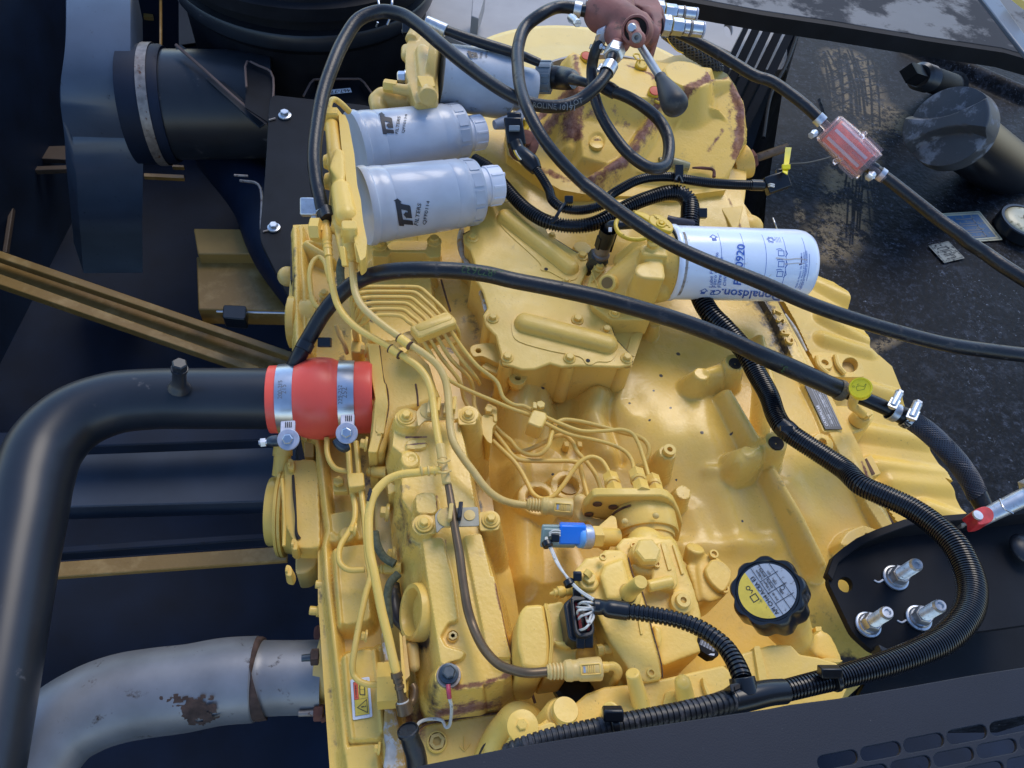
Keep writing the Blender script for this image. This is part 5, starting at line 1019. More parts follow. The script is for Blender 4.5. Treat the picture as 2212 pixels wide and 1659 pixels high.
def band_clamp(label,u0,u1,rr0,rr1,sc_uv,extra=False):
 t=thing('band_clamp',label,'clamp',((u0+u1)/2,860,.08),'steel band clamps on the red coupler')
 f0,f1=(u0-583)/223,(u1-583)/223;p0=a+(b-a)*f0;W_=L_*(f1-f0)
 m=MB();m.lathe(p0,b-a,[(0,rr0*s_),(.0003,(rr0+1.6)*s_),(W_*.5,((rr0+rr1)/2+1.8)*s_),(W_-.0003,(rr1+1.6)*s_),(W_,rr1*s_)],72,False);obj('band',m,'steel',t,smooth=30)
 cu,cv_=sc_uv
 m=MB();m.prism(round_poly([(u0+3,cv_-40),(u1-2,cv_-42),(u1-3,cv_-14),(u0+2,cv_-12)],3),.083,.078);obj('band_tongue',m,'washer_grey',t,bevel=.0008)
 for k in range(4):m=MB();x_=u0+14+k*4;m.tube([(x_,cv_-38,.0838),(x_,cv_-27,.0838)],1.0,6);obj('slot',m,'dark_seam',t)
 pw,axw=P(cu,cv_,.088),unit(np.array([.02,-.45,.9]));sw=S(cu,cv_,.09)
 m=MB();m.lathe(pw-axw*.012,axw,[(0,17*sw),(.010,17*sw)],28);obj('t_block',m,'dark_bolt',t)
 m=MB();m.lathe(pw,axw,[(-.002,22.5*sw),(-.001,23.5*sw),(.001,23.5*sw),(.0018,22*sw),(.002,9*sw)],40);obj('washer',m,'washer_grey',t)
 m=MB();m.hexa(pw+axw*.002,axw,11.5*sw,10*sw,.15,rot=.5 if extra else .1);m.lathe(pw+axw*.0015,axw,[(0,13*sw),(.0015,12.5*sw)],24);obj('nut',m,'steel',t)
 return t
t1=band_clamp('steel band clamp at the black pipe end of the red coupler',603,640,74,75.5,c(1,2,280,480))
t2=band_clamp('steel band clamp at the yellow flange end of the red coupler',733,768,79.5,79.5,c(1,2,785,425),True)
m=MB();m.tube(cs(1,2,(190,490,.075),(130,495,.075),(95,500,.075)),[13,12,8],16);obj('bolt_barrel',m,'dark_bolt',t1)
m=MB();m.tube(cs(1,2,(120,500,.075),(60,505,.075),(25,510,.075)),[6,6,5.5],14);m.hexa(P(*c(1,2,85,503),.075),P(*c(1,2,30,508),.075)-P(*c(1,2,85,503),.075),10*S(*c(1,2,80,500),.07),.006);obj('bolt_tail',m,'zinc',t1)
m=MB();m.tube(cs(1,2,(690,480,.08),(720,520,.078),(760,545,.075),(800,530,.075)),[9,11,12,10],14);obj('bolt_barrel',m,'dark_bolt',t2)
oc=on_cyl(a,b-a,80.9*s_,CAM-a,3e-4);sg=1 if(oc(0,.01)-oc(0,0))@UP>0 else-1;oc3=lambda x,y,l=0:oc(x,sg*y,l)
m=MB();text(m,'252',oc3,L_*.745,.006,.009,R(90));text(m,'229-252',oc3,L_*.705,.004,.007,R(90));obj('etched_size',m,'ink_grey',t2)
oc=on_cyl(a,b-a,76.6*s_,CAM-a,3e-4);sg=1 if(oc(0,.01)-oc(0,0))@UP>0 else-1;oc4=lambda x,y,l=0:oc(x,sg*y,l)
m=MB();text(m,'215',oc4,L_*.185,.012,.008,R(90));text(m,'200-215',oc4,L_*.15,.012,.007,R(90));obj('etched_size',m,'ink_grey',t1)
# exhaust pipe
ex_=thing('exhaust_pipe','heat-stained silver exhaust pipe with a rusty weld, bottom left','exhaust pipe',(400,1480,-.1))
zz=-.105
m=MB();m.tube([(553,1466,zz),(480,1471,zz),(400,1486,zz),(320,1496,zz),(256,1508,zz),(195,1530,zz),(130,1570,zz),(75,1640,zz),(30,1740,zz),(5,1880,zz),(-5,2100,zz)],[88,89,90,91,92,92,92,92,92,92,92],48,10);obj('bend',m,'exhaust',ex_,smooth=60)
m=MB();m.tube([(700,1462,zz),(640,1463,zz),(590,1464,zz),(566,1465,zz),(550,1466,zz)],[77,76,77,79,88],48,4);obj('straight',m,'exhaust',ex_,smooth=60)
m=MB();m.tube([(560,1465,zz),(557,1465,zz),(554,1466,zz)],[82,87,88],48,3);obj('weld',m,'rust_dark',ex_,smooth=60)
axp=unit(P(480,1478,zz)-P(360,1488,zz));cc_=P(425,1479,zz);s_=S(425,1479,zz);oc=on_cyl(cc_,axp,90.6*s_,CAM-cc_,5e-4);sg=1 if(oc(0,.01)-oc(0,0))@UP>0 else-1
m=MB();rnd=random.Random(3);NX,NY=26,20;gx=np.linspace(-.030,.034,NX);gy=np.linspace(-.050,-.008,NY);vs=[oc(x+rnd.uniform(-.0008,.0008),sg*(y+rnd.uniform(-.0008,.0008)),rnd.uniform(0,.0006))for y in gy for x in gx]
from mathutils import noise as mnoise
keepf=lambda i,j:min(i,NX-2-i,j,NY-2-j)*.13+mnoise.noise(Vector((i*.33,j*.33,2)))*.9+.12>.3
m.add(vs,[(j*NX+i,j*NX+i+1,(j+1)*NX+i+1,(j+1)*NX+i)for j in range(NY-1)for i in range(NX-1)if keepf(i,j)]);obj('rust_patch',m,'rust_dark',ex_)
st=thing('manifold_stud','rusty stud sticking out of the exhaust flange above the silver pipe','stud',(670,1440,-.05));m=MB();m.tube(Z(cs(1,3,(520,700),(450,705),(395,710)),-.035),[9,8,7.5],14);obj('shank',m,'dark_bolt',st);m=MB();m.hexa(P(*c(1,3,540,698),-.035),P(*c(1,3,480,702),-.035)-P(*c(1,3,540,698),-.035),.009,.008);obj('nut',m,'rust_dark',st)
st=thing('manifold_stud','rusty stud and nut under the silver exhaust pipe','stud',(670,1540,-.08));m=MB();m.tube(Z(cs(1,3,(520,1180),(440,1185),(370,1190)),-.09),[8,7,6.5],14);obj('shank',m,'old_steel',st);m=MB();m.hexa(P(*c(1,3,580,1180),-.09),P(*c(1,3,500,1184),-.09)-P(*c(1,3,580,1180),-.09),.009,.010);m.tube(Z(cs(1,3,(560,1240),(600,1225)),-.09),8,10);obj('nut',m,'rust',st)
m=MB();m.prism(smooth_poly(cs(1,3,(505,440),(560,420),(620,460),(560,560),(500,540)),3),-.09,-.11);obj('rusty_flange',m,'rust',ex_,bevel=.002)
# rusty flywheel housing at the top
fw=thing('flywheel_housing','rust-blotched yellow flywheel housing with a raised oval at the top of the engine','housing',(1400,300,.08))
out=cs(2,0,(500,470),(530,452),(700,515),(950,505),(1180,528),(1300,520),(1400,480),(1540,468),(1660,510),(1730,598),(1800,608),(1860,640),(1930,740),(1985,880),(2015,1100),(2005,1290),(1930,1390),(1860,1550),(1850,1640),(1400,1700),(700,1690),(420,1640),(180,1500),(-40,1340),(-60,1150),(150,950),(330,860),(440,660))
zb=.045
F_=[]
crest=[(120,1000,.07),(420,820,.095),(640,790,.118),(900,815,.125),(1070,832,.125),(1220,850,.125),(1330,880,.125),(1520,830,.125),(1640,745,.13),(1740,692,.13),(1870,690,.125)]
F_+=[('slab',[c(2,0,500,460)+(.115,),c(2,0,700,515)+(.115,),c(2,0,1180,528)+(.115,),c(2,0,1720,600)+(.115,),c(2,0,1640,745)+(.128,),c(2,0,1520,830)+(.128,),c(2,0,1220,850)+(.128,),c(2,0,900,815)+(.128,),c(2,0,560,800)+(.125,)],1.6,.006)]
F_+=[('slab',[c(2,0,1640,745)+(.12,),c(2,0,1860,690)+(.12,),c(2,0,1990,900)+(.105,),c(2,0,2010,1280)+(.08,),c(2,0,1840,1540)+(.06,),c(2,0,1500,1540)+(.06,),c(2,0,1000,1480)+(.06,),c(2,0,600,1400)+(.06,),c(2,0,560,820)+(.11,),c(2,0,1220,870)+(.12,)],2.0,.008)]
F_+=[('boss',*c(2,0,1520,640),.146,50,.014,2.0),('ridge',cs(2,0,(1500,850,.128),(1640,755,.134),(1740,690,.138),(1880,690,.13)),8,.006),('ridge',cs(2,0,(1880,700,.125),(1985,900,.11),(2000,1280,.08)),9,.006)]
F_+=[('ridge',cs(2,0,(560,480,.122),(590,760,.128),(540,1000,.10),(500,1240,.07)),17,.012),('ridge',cs(2,0,(1270,890,.12),(1180,1090,.105),(1010,1340,.085),(700,1520,.066)),14,.014)]
F_+=[('ridge',[c(2,0,1625+240*math.cos(t)*math.cos(-.5)-185*math.sin(t)*math.sin(-.5),1120+240*math.cos(t)*math.sin(-.5)+185*math.sin(t)*math.cos(-.5))+(.1055-.035*(120+240*math.cos(t)*math.sin(-.5)+185*math.sin(t))/300-.003,)for t in np.linspace(0,2*math.pi,30)],3.2,.0025)]
F_+=[('groove',[c(2,0,728+52*math.cos(t),1246+42*math.sin(t))+(.075,)for t in np.linspace(0,2*math.pi,20)],3,.003)]
W_=[(cs(2,0,(1270,890,.12),(1180,1090,.105),(1010,1340,.085),(700,1540,.066)),34,.75),(cs(2,0,(60,1150,.06),(250,1020,.08),(480,950,.09),(520,1200,.07)),42,.85),(cs(2,0,(300,820,.09),(560,800,.12),(600,900,.1)),30,.95),(cs(2,0,(540,470,.12),(570,700,.12)),16,.7),(cs(2,0,(640,480,.12),(820,700,.12)),14,.45),(cs(2,0,(1020,560,.12),(1200,640,.12),(1230,700,.12)),13,.75),(cs(2,0,(1490,850,.128),(1640,755,.134),(1740,650,.138),(1860,640,.13)),20,.95),(cs(2,0,(1900,720,.12),(1990,950,.11),(1960,1310,.08)),24,.9),(cs(2,0,(1880,900,.11),(1920,1200,.09)),26,.45),(cs(2,0,(728,1246,.075))*2,21,.8),(cs(2,0,(640,1100,.08),(800,1000,.09),(960,1100,.09)),45,.42),(cs(2,0,(1250,1300,.07),(1500,1350,.07)),30,.3),(cs(2,0,(1820,1130,.09),(1700,1290,.08)),12,.6),(cs(2,0,(1650,800,.12),(1850,900,.11)),26,.35),(cs(2,0,(30,1330,.05),(300,1420,.06),(700,1560,.06)),22,.6),(cs(2,0,(1350,1000,.1),(1230,950,.1)),16,.6)]
relief('housing_shell',out,zb,F_,.0021,'yellow_housing',fw,.08,wear=W_,grime=[(cs(2,0,(1550,1540,.05),(1760,1500,.05)),8,.3)])
m=MB();m.tube(cs(2,0,(1560,1450,.07),(1650,1452,.07),(1740,1470,.07),(1745,1530,.066)),[2,3.4,3.2,4],8);obj('rust_bead',m,'rust',fw)
m=MB();m.lathe(P(*c(2,0,728,1246),.079),Zax,[(-.004,.012),(.001,.0115),(.0015,.010),(.0015,.001)],24);obj('knock_plug',m,'yellow_housing',fw)
# red capped openings and yellow tethered tabs
for lb,x,y,z_,r in(('red-faced round port cap nearest the top of the housing',640,492,.123,13),('red-faced round port cap beside the black lever knob',1230,795,.133,14)):
 t=thing('port_cap',lb,'cap',c(2,0,x,y)+(z_,),'red port caps on the rusty housing');s_=S(*c(2,0,x,y),z_);p=P(*c(2,0,x,y),z_)
 m=MB();m.lathe(p,(0,-.3,1),[(-.006,r*s_),(.002,r*s_),(.003,r*s_*.92),(.0018,r*s_*.85)],32);obj('rim',m,'cap_yellow',t);m=MB();m.lathe(p,(0,-.3,1),[(.001,r*s_*.84),(.0035,r*s_*.78),(.004,.001)],32);obj('red_face',m,'ink_red',t)
t=thing('tethered_plug','small yellow plug with a wire loop on top of the rusty housing','plug',c(2,0,1110,555)+(.125,));s_=S(*c(2,0,1110,555),.125)
m=MB();m.lathe(P(*c(2,0,1120,560),.124),(0,-.3,1),[(-.006,14*s_),(.002,13.5*s_),(.003,11*s_),(.002,10*s_)],28);obj('plug_disc',m,'cap_yellow',t)
m=MB();m.tube(Z(cs(2,0,(1085,520),(1050,480),(1060,466),(1095,470),(1108,500),(1110,525)),.13),1.7,8);obj('loop',m,'cap_yellow',t)
t=thing('yellow_tab','small yellow plastic tab under the red cap beside the lever knob','tab',c(2,0,1270,865)+(.13,));m=MB();m.tube(Z(cs(2,0,(1235,870),(1260,885),(1300,880),(1290,855),(1260,850)),.125),3.2,8);obj('tab_loop',m,'cap_yellow',t)
t=thing('sight_tube','short cloudy tube lying under the black hose loop','tube',c(2,0,1430,1430)+(.07,));m=MB();m.tube(Z(cs(2,0,(1270,1400),(1350,1400),(1450,1425),(1530,1440)),.068),[10,12,12,9],16);obj('tube_body',m,mat('cloudy',(.36,.32,.16),.3,var=.2,trans=.3),t)
# cast shoulder right of the housing, with its threaded rod
sh=thing('side_shoulder','yellow cast shoulder below the rusty housing on the right','casting',(1600,420,.0))
m=MB();m.prism(smooth_poly([(1560,390),(1572,350),(1600,318),(1612,330),(1612,400),(1605,450),(1590,500),(1570,470),(1555,440)],4),.03,-.12,.01);obj('shoulder',m,'yellow_pan',sh,bevel=.006,seg=3)
m=MB();m.prism(round_poly(cs(2,1,(1600,60),(1700,-180),(1860,90),(2010,300),(1900,340),(1640,330)),6),.012,-.08);obj('rail_pad',m,'yellow',sh,bevel=.003)
m=MB();m.prism(round_poly(cs(2,1,(1858,90),(1900,92),(2010,305),(1975,305)),4),.018,-.0);obj('edge_strip',m,'yellow_worn',sh,bevel=.001)
m=MB();m.tube(cs(2,1,(1865,100,.019),(1920,190,.019),(1975,300,.019)),[2,4,2.5],8);obj('rust_seam',m,'brown_seam',sh)
m=MB();m.ball(P(*c(2,1,2040,290),-.02),.022,sc=(1.2,1,.8));obj('rounded_end',m,'yellow',sh)
tr=thing('threaded_rod','rusty threaded rod with a nut and a yellow washer beside the housing','rod',(1640,340,.03))
pa,pb=P(*c(2,0,2050,1385),.03),P(1702,318,.05);ax_=pb-pa;L_=np.linalg.norm(ax_)
m=MB();pr=[];
for k in range(44):pr+=[(k/44*L_,.0064),((k+.5)/44*L_,.0075)]
m.lathe(pa,ax_,pr,14);obj('rod',m,'old_steel',tr)
m=MB();m.hexa(pa-unit(ax_)*.002,ax_,.017,.012,.1);obj('nut',m,'rust',tr)
m=MB();m.lathe(P(*c(2,0,1985,1405),.025),ax_,[(-.02,.024),(.006,.030),(.010,.030),(.012,.027),(.013,.012)],36);obj('washer_boss',m,'yellow',tr,smooth=50)
# woven black mesh sleeve
ms=thing('mesh_sleeve','woven black mesh sleeve running behind the couplers','sleeve',(1480,110,.05))
pth=cs(2,0,(1330,270,.12),(1440,350,.10),(1560,430,.08),(1700,520,.06),(1790,610,.04))
q=catmull([np.append(P(*p),0)for p in pth],6);rad0=[14,15,17,16,12];rr_l=np.interp(np.linspace(0,1,len(q)),np.linspace(0,1,5),rad0)*S(1480,100,.1)
m=MB();m.sweep([k[:3]for k in q],list(rr_l*.93),18);obj('lining',m,'black_plastic',ms)
cv_=np.array([k[:3]for k in q]);dd_=np.r_[0,np.cumsum(np.linalg.norm(np.diff(cv_,axis=0),axis=1))];Lm=dd_[-1]
x_,y_,_=frame(cv_[-1]-cv_[0])
m=MB()
for sgn_ in(1,-1):
 for k in range(10):
  pts_=[]
  for s1 in np.linspace(0,1,40):
   ce=np.array([np.interp(s1*Lm,dd_,cv_[:,i])for i in range(3)]);r_=np.interp(s1*Lm,dd_,rr_l);th=sgn_*s1*9+k*.628
   pts_.append(ce+r_*(math.cos(th)*x_+math.sin(th)*y_)*(1+.03*sgn_*math.sin(s1*80+k)))
  m.sweep(pts_,.0017,5)
obj('woven_strands',m,mat('strand',(.05,.05,.055),.35,var=.4,vscale=200),ms,kind='stuff')
t=thing('wire_bundle','loose yellow wire ends showing beside the mesh sleeve','wires',(1500,100,.1));m=MB()
m.tube(cs(2,0,(1340,330,.12),(1370,380,.11),(1430,440,.1),(1480,460,.1)),1.3,6);obj('wire',m,'cap_yellow',t)
# reddish hand valve block with lever, fittings
vb=thing('hand_valve','rusty red iron hand valve block with several ports at the top of the photo','valve',c(2,0,950,200)+(.3,))
zv=.30
m=MB()
m.pcaps(c(2,0,790,110)+(zv,),c(2,0,1060,240)+(zv+.01,),44,36);m.pcaps(c(2,0,860,-20)+(zv,),c(2,0,950,260)+(zv,),46,36);m.pcaps(c(2,0,960,60)+(zv-.02,),c(2,0,1210,130)+(zv-.02,),38,26)
m.pcaps(c(2,0,1090,230)+(zv+.005,),c(2,0,1180,300)+(zv,),32,24);m.pcyl(c(2,0,1150,150)+(zv-.01,),c(2,0,1270,240)+(zv-.01,),26,20);m.pcaps(c(2,0,900,300)+(zv,),c(2,0,930,370)+(zv,),27,24)
m.prism(round_poly(cs(2,0,(760,-60),(1250,-60),(1300,60),(1300,250),(1240,320),(1200,100),(1000,0)),10),zv+.005,zv-.04)
obj('casting',m,'red_iron',vb,remesh=.0022,sm=6)
ph=P(*c(2,0,1065,255),zv+.032);axh=unit(CAM-ph+UP*.15-RT*.2);s_=S(*c(2,0,1065,255),zv+.03)
m=MB();m.lathe(ph-axh*.022,axh,[(0,33*s_),(.018,32*s_),(.022,29*s_),(.022,25*s_),(.016,24*s_)],40);obj('hub_ring',m,'red_iron',vb,smooth=40)
m=MB();m.lathe(ph-axh*.004,axh,[(0,24.5*s_),(.0005,.001)],36);obj('hub_recess',m,'hole_dark',vb)
m=MB();a,b=P(*c(2,0,1045,235),zv+.034),P(*c(2,0,1085,340),zv+.05);m.caps(P(*c(2,0,1040,245),zv+.01),a,15*s_,15*s_);m.caps(a,b,13*s_,15*s_);m.ball(b,17*s_);obj('stem',m,'rust' if False else 'red_iron',vb,remesh=.0016,sm=3)
m=MB();m.lathe(P(*c(2,0,1075,325),zv+.072),axh,[(-.004,10*s_),(0,9.5*s_),(0,4.5*s_),(-.006,4*s_),(-.006,.0003)],24);obj('stem_bore',m,'old_steel',vb)
m=MB();m.lathe(P(*c(2,0,1035,240),zv+.058),axh,[(-.003,9*s_),(.001,8.5*s_),(.002,7*s_),(.002,.001)],20);obj('stem_screw',m,'zinc',vb)
lv=thing('valve_lever','silver lever rod ending in a worn black egg-shaped knob','lever',c(2,0,1250,600)+(zv+.04,))
m=MB();m.tube([c(2,0,1100,380)+(zv+.035,),c(2,0,1200,540)+(zv+.04,),c(2,0,1295,690)+(zv+.045,)],[8,9,9],20);obj('rod',m,mat('rod_grey',(.30,.31,.33),.4,metal=.7,var=.2,vscale=60),lv)
a,b=P(*c(2,0,1278,660),zv+.045),P(*c(2,0,1440,960),zv+.04);L_=np.linalg.norm(b-a);s_=S(*c(2,0,1350,800),zv+.04)
pr=[(0,10),(.001,12.5),(.04,13),(.08,12.8),(.18,15.5),(.35,20),(.55,25),(.72,28),(.84,28),(.92,24),(.97,17),(1.0,8)]
m=MB();m.lathe(a,b-a,[tuple(k)for k in catmull([np.array([d*L_,r*s_])for d,r in pr],3)],36);obj('knob',m,'knob_black',lv,smooth=70)
# fittings on the valve
def fitting(name,label,parts,at,group=None,cat='fitting'):
 t=thing(name,label,cat,at,group)
 for nm,kind,a,b,r0,r1,mt_ in parts:
  m=MB();pa,pb=P(*a),P(*b);s_=S(*a)
  if kind=='hex':m.hexa(pa,pb-pa,r0*s_,np.linalg.norm(pb-pa),.1)
  elif kind=='cyl':m.cyl(pa,pb,r0*s_,r1*s_,28)
  elif kind=='rib':
   L_=np.linalg.norm(pb-pa);pr=[]
   for k in range(5):pr+=[(L_*(k+.0)/5,r0*s_),(L_*(k+.6)/5,r0*s_),(L_*(k+.65)/5,r1*s_),(L_*(k+.95)/5,r1*s_)]
   m.lathe(pa,pb-pa,pr+[(L_,r0*s_)],28)
  obj(nm,m,mt_,t,bevel=.0008)
 return t
zf=zv
fitting('left_port_fitting'.replace('left_',''),'big zinc hex fitting where the hose enters the left of the valve',[('hex_nut','hex',c(2,0,640,95)+(zf,),c(2,0,745,100)+(zf,),23,23,'zinc'),('thread','rib',c(2,0,690,97)+(zf,),c(2,0,790,105)+(zf,),24.5,22,'zinc'),('barb','cyl',c(2,0,570,85)+(zf,),c(2,0,650,95)+(zf,),12,14,'black_plastic')],c(2,0,700,100)+(zf,))
fitting('port_fitting','zinc hex fitting under the valve where the printed hose ends',[('hex_nut','hex',c(2,0,900,425)+(zf,),c(2,0,868,490)+(zf,),22,22,'zinc'),('neck','cyl',c(2,0,915,380)+(zf,),c(2,0,895,440)+(zf,),17,18,'red_iron'),('barb','cyl',c(2,0,872,480)+(zf,),c(2,0,850,540)+(zf,),13,12,'rubber_smooth')],c(2,0,880,460)+(zf,))
fitting('port_fitting','small steel elbow fitting at the lower left of the valve',[('elbow_end','cyl',c(2,0,830,270)+(zf,),c(2,0,770,310)+(zf-.01,),13,15,'washer_grey'),('collar','cyl',c(2,0,785,295)+(zf-.01,),c(2,0,765,340)+(zf-.01,),12,12.5,'zinc')],c(2,0,800,300)+(zf,))
for lb,y,z_,x0,kk in(('lower silver quick coupler on the right of the valve',215,zf,1290,1.0),('upper brassy quick coupler on the right of the valve',85,zf-.03,1190,.88)):
 dx=x0-1290;f=lambda x,dy=0:c(2,0,x+dx*.6,y+(x-1290)*.12+dy)+(z_,)
 fitting('quick_coupler',lb,[('hex_nut','hex',f(1300),f(1370),22*kk,0,'zinc'),('washer','cyl',f(1370),f(1382),19*kk,19*kk,mat('brass',(.35,.26,.11),.35,metal=.8)if 'brass' not in M else 'brass'),('body','hex',f(1380),f(1480),18.5*kk,0,'steel'),('sleeve','cyl',f(1480),f(1530),16*kk,16.5*kk,'steel'),('ring','cyl',f(1530),f(1548),17.5*kk,17.5*kk,'old_steel'),('front_sleeve','cyl',f(1548),f(1640),16*kk,16*kk,'steel'),('lip','cyl',f(1640),f(1658),17*kk,16.5*kk,'washer_grey')],f(1450),'quick couplers on the hand valve','coupler')
 # hoses
HG='plain black rubber hoses over the engine'
def hose(label,pts,r,mt_='rubber',name='hose',n=24,sub=10,cat='hose'):
 t=thing(name,label,cat,pts[len(pts)//2],HG if cat=='hose' else None)
 m=MB();m.tube(pts,r,n,sub);obj('hose_body',m,mt_,t,smooth=70);return t
h1=hose('black hose arching from the fuel filter base over the top to the valve',[c(1,1,595,230)+(.17,)]+cs(1,0,(560,1750,.18),(520,1560,.19),(503,1350,.20),(530,1080,.21),(575,830,.22),(650,600,.23),(760,350,.24),(900,160,.25),(1080,100,.255),(1250,125,.26),(1400,215,.265),(1600,385,.27),(1800,550,.27),(2000,700,.27),(2212,830,.27))+cs(2,0,(180,900,.27),(400,920,.275),(580,865,.28),(720,755,.29),(800,660,.295),(845,570,.30)),[15]*8+[14.5]*6+[14]*8)
h1['label']='black printed hose arching from the fuel filter base over the top to the valve'
h2=hose('long black hose looping from the valve down past the white oil filter',cs(2,0,(590,90,.30),(520,68,.30),(400,62,.30),(260,120,.30),(120,230,.29),(55,400,.285),(52,600,.285),(80,790,.29),(150,980,.29),(270,1200,.28),(430,1400,.265),(600,1570,.25))+cs(2,1,(740,20,.245),(900,145,.24),(1100,285,.235),(1350,440,.23),(1600,560,.225))+rs(R2,(0,355,.22),(300,487,.21),(600,592,.20),(900,680,.19),(1200,755,.185),(1500,800,.18),(1760,832,.18)),[13]*3+[13.5]*9+[15]*5+[16]*7)
h3=hose('black hose hanging in a loop over the rusty housing',cs(2,0,(765,350,.285),(715,460,.27),(690,600,.25),(705,790,.235),(770,990,.225),(890,1190,.215),(1030,1350,.21),(1190,1450,.205),(1310,1440,.20),(1352,1340,.20),(1345,1180,.205),(1270,1040,.21),(1140,925,.22),(1000,840,.225),(860,785,.23)),[12]*5+[12.8]*10)
m=MB();m.tube(cs(2,0,(890,800,.23),(850,775,.23),(790,745,.23)),[14.5,15.5,15],24);obj('joint_sleeve',m,'rubber',h3)
h6=hose('thinner black cable from the grey drain nut to the loop joint',cs(2,0,(830,770,.225),(700,735,.215),(600,705,.21),(520,685,.20)),[9,9,10,12])
h4=hose('black hose from behind the couplers to the clear inline filter',cs(2,0,(1430,290,.22),(1540,335,.22),(1700,415,.22),(1900,535,.215),(2100,655,.21))+rs(R1,(60,530,.21),(180,610,.205),(290,695,.20),(385,785,.195)),[10,11,12,12,12,12,12,12,11.5])
h5=hose('black hose leaving the clear inline filter toward the right edge',rs(R1,(700,1080,.165),(850,1190,.16),(1000,1310,.155),(1150,1430,.15),(1300,1540,.148))+rs(R2,(1340,85,.145),(1450,155,.14),(1570,240,.14),(1760,360,.14)),[12,12.5,13,13.5,14,14,14.5,15,15])
hx=hose('thick black hose with green printed number crossing the covers',cs(1,1,(300,1560,.05),(370,1420,.07),(480,1220,.09),(590,1040,.11),(700,910,.125),(830,800,.14),(970,730,.155),(1180,685,.17),(1450,672,.18),(1750,682,.18),(2000,712,.18))+cs(2,1,(0,762,.18),(300,820,.175),(700,903,.17),(1100,1010,.165),(1500,1135,.155),(1900,1290,.145))+rs(R2,(0,830,.14),(140,890,.13),(300,962,.12),(430,1020,.11),(510,1055,.105)),[17]*4+[17.5]*3+[18]*4+[18]*2+[19]*4+[20,21,21,21,21])
m=MB();m.tube(rs(R2,(490,1045,.107),(515,1057,.105),(530,1063,.104)),[21.5,23.5,22],28);obj('end_collar',m,mat('collar_tan',(.10,.08,.05),.6,dirt=(.35,.22,.06),dirt_amt=.5),hx)
m=MB();m.tube(rs(R2,(530,1062,.10),(640,1100,.095),(760,1150,.09),(880,1205,.085)),[15,15.5,16,16],26);obj('inner_tube',m,'rubber_smooth',hx)
m=MB();m.tube(cs(1,1,(405,1365,.081),(440,1300,.085)),[18.6,18.6],24);obj('tie_band',m,'black_plastic',hx);m=MB();m.box(P(*c(1,1,595,1300),.085),RT*.008,UP*.006,FW*.005);obj('tie_head',m,'black_plastic',hx,bevel=.0015)
bh=hose('braided grey-black hose with two worm clamps at the lower right',rs(R2,(860,1195,.085),(960,1240,.083),(1065,1312,.08),(1165,1402,.075),(1262,1505,.07),(1352,1630,.065))+rs(R3,(1150,200,.058),(1190,275,.055)),[19,19.5,20,21,21,21,20,18],'rubber')
# herringbone braid, raised strands
pth=rs(R2,(960,1240,.083),(1065,1312,.08),(1165,1402,.075),(1262,1505,.07),(1352,1630,.065))+rs(R3,(1150,200,.058))
q=catmull([np.append(P(*p),20.6*S(*p))for p in pth],8);cv_=np.array([k[:3]for k in q]);rv_=[k[3]for k in q];dd_=np.r_[0,np.cumsum(np.linalg.norm(np.diff(cv_,axis=0),axis=1))];Lm=dd_[-1];x_,y_,_=frame(cv_[-1]-cv_[0]);m=MB()
for sgn_ in(1,-1):
 for k in range(18):
  pts_=[]
  for s1 in np.linspace(0,1,70):
   ce=np.array([np.interp(s1*Lm,dd_,cv_[:,i])for i in range(3)]);r_=np.interp(s1*Lm,dd_,rv_);th=sgn_*s1*11+k*.349
   pts_.append(ce+r_*(math.cos(th)*x_+math.sin(th)*y_))
  m.sweep(pts_,.0011,4)
obj('braid',m,mat('braid_grey',(.05,.055,.07),.45),bh,kind='stuff')
# printing on the hoses
def print_on_hose(txt,a,b,r_px,size,mt_,parent,flip=0,shift=0.0):
 pa,pb=P(*a),P(*b);s_=S(*a);oc=on_cyl((pa+pb)/2,pb-pa,r_px*s_,CAM-pa,4e-4);sg=1 if(oc(0,.005)-oc(0,0))@UP>0 else-1
 m=MB();text(m,txt,lambda x,y,l=0:oc(x,sg*y,l),0,shift,size,R(flip),sx=1.0);obj('printing',m,mt_,parent)
print_on_hose('33872632',c(1,1,1800,685)+(.18,),c(1,1,2110,728)+(.18,),18.2,.0125,'ink_green',hx,180,.003)
print_on_hose('33872632',c(2,1,2050,1345)+(.141,),R2(130,885)+(.132,),20.3,.014,'ink_green',hx,180,-.004)
for k,(tx,a,b)in enumerate((('HYDROLINE 10191',(230,905),(400,918)),('1080 LOT',(410,917),(545,880)),('18B/CR',(550,878),(650,815)),('8 X 14',(655,812),(725,745)),('7570 MM',(728,740),(775,690)))):
 print_on_hose(tx,c(2,0,*a)+(.275,),c(2,0,*b)+(.28,),14.0,.0088,'ink_grey',h1,0,-.001)
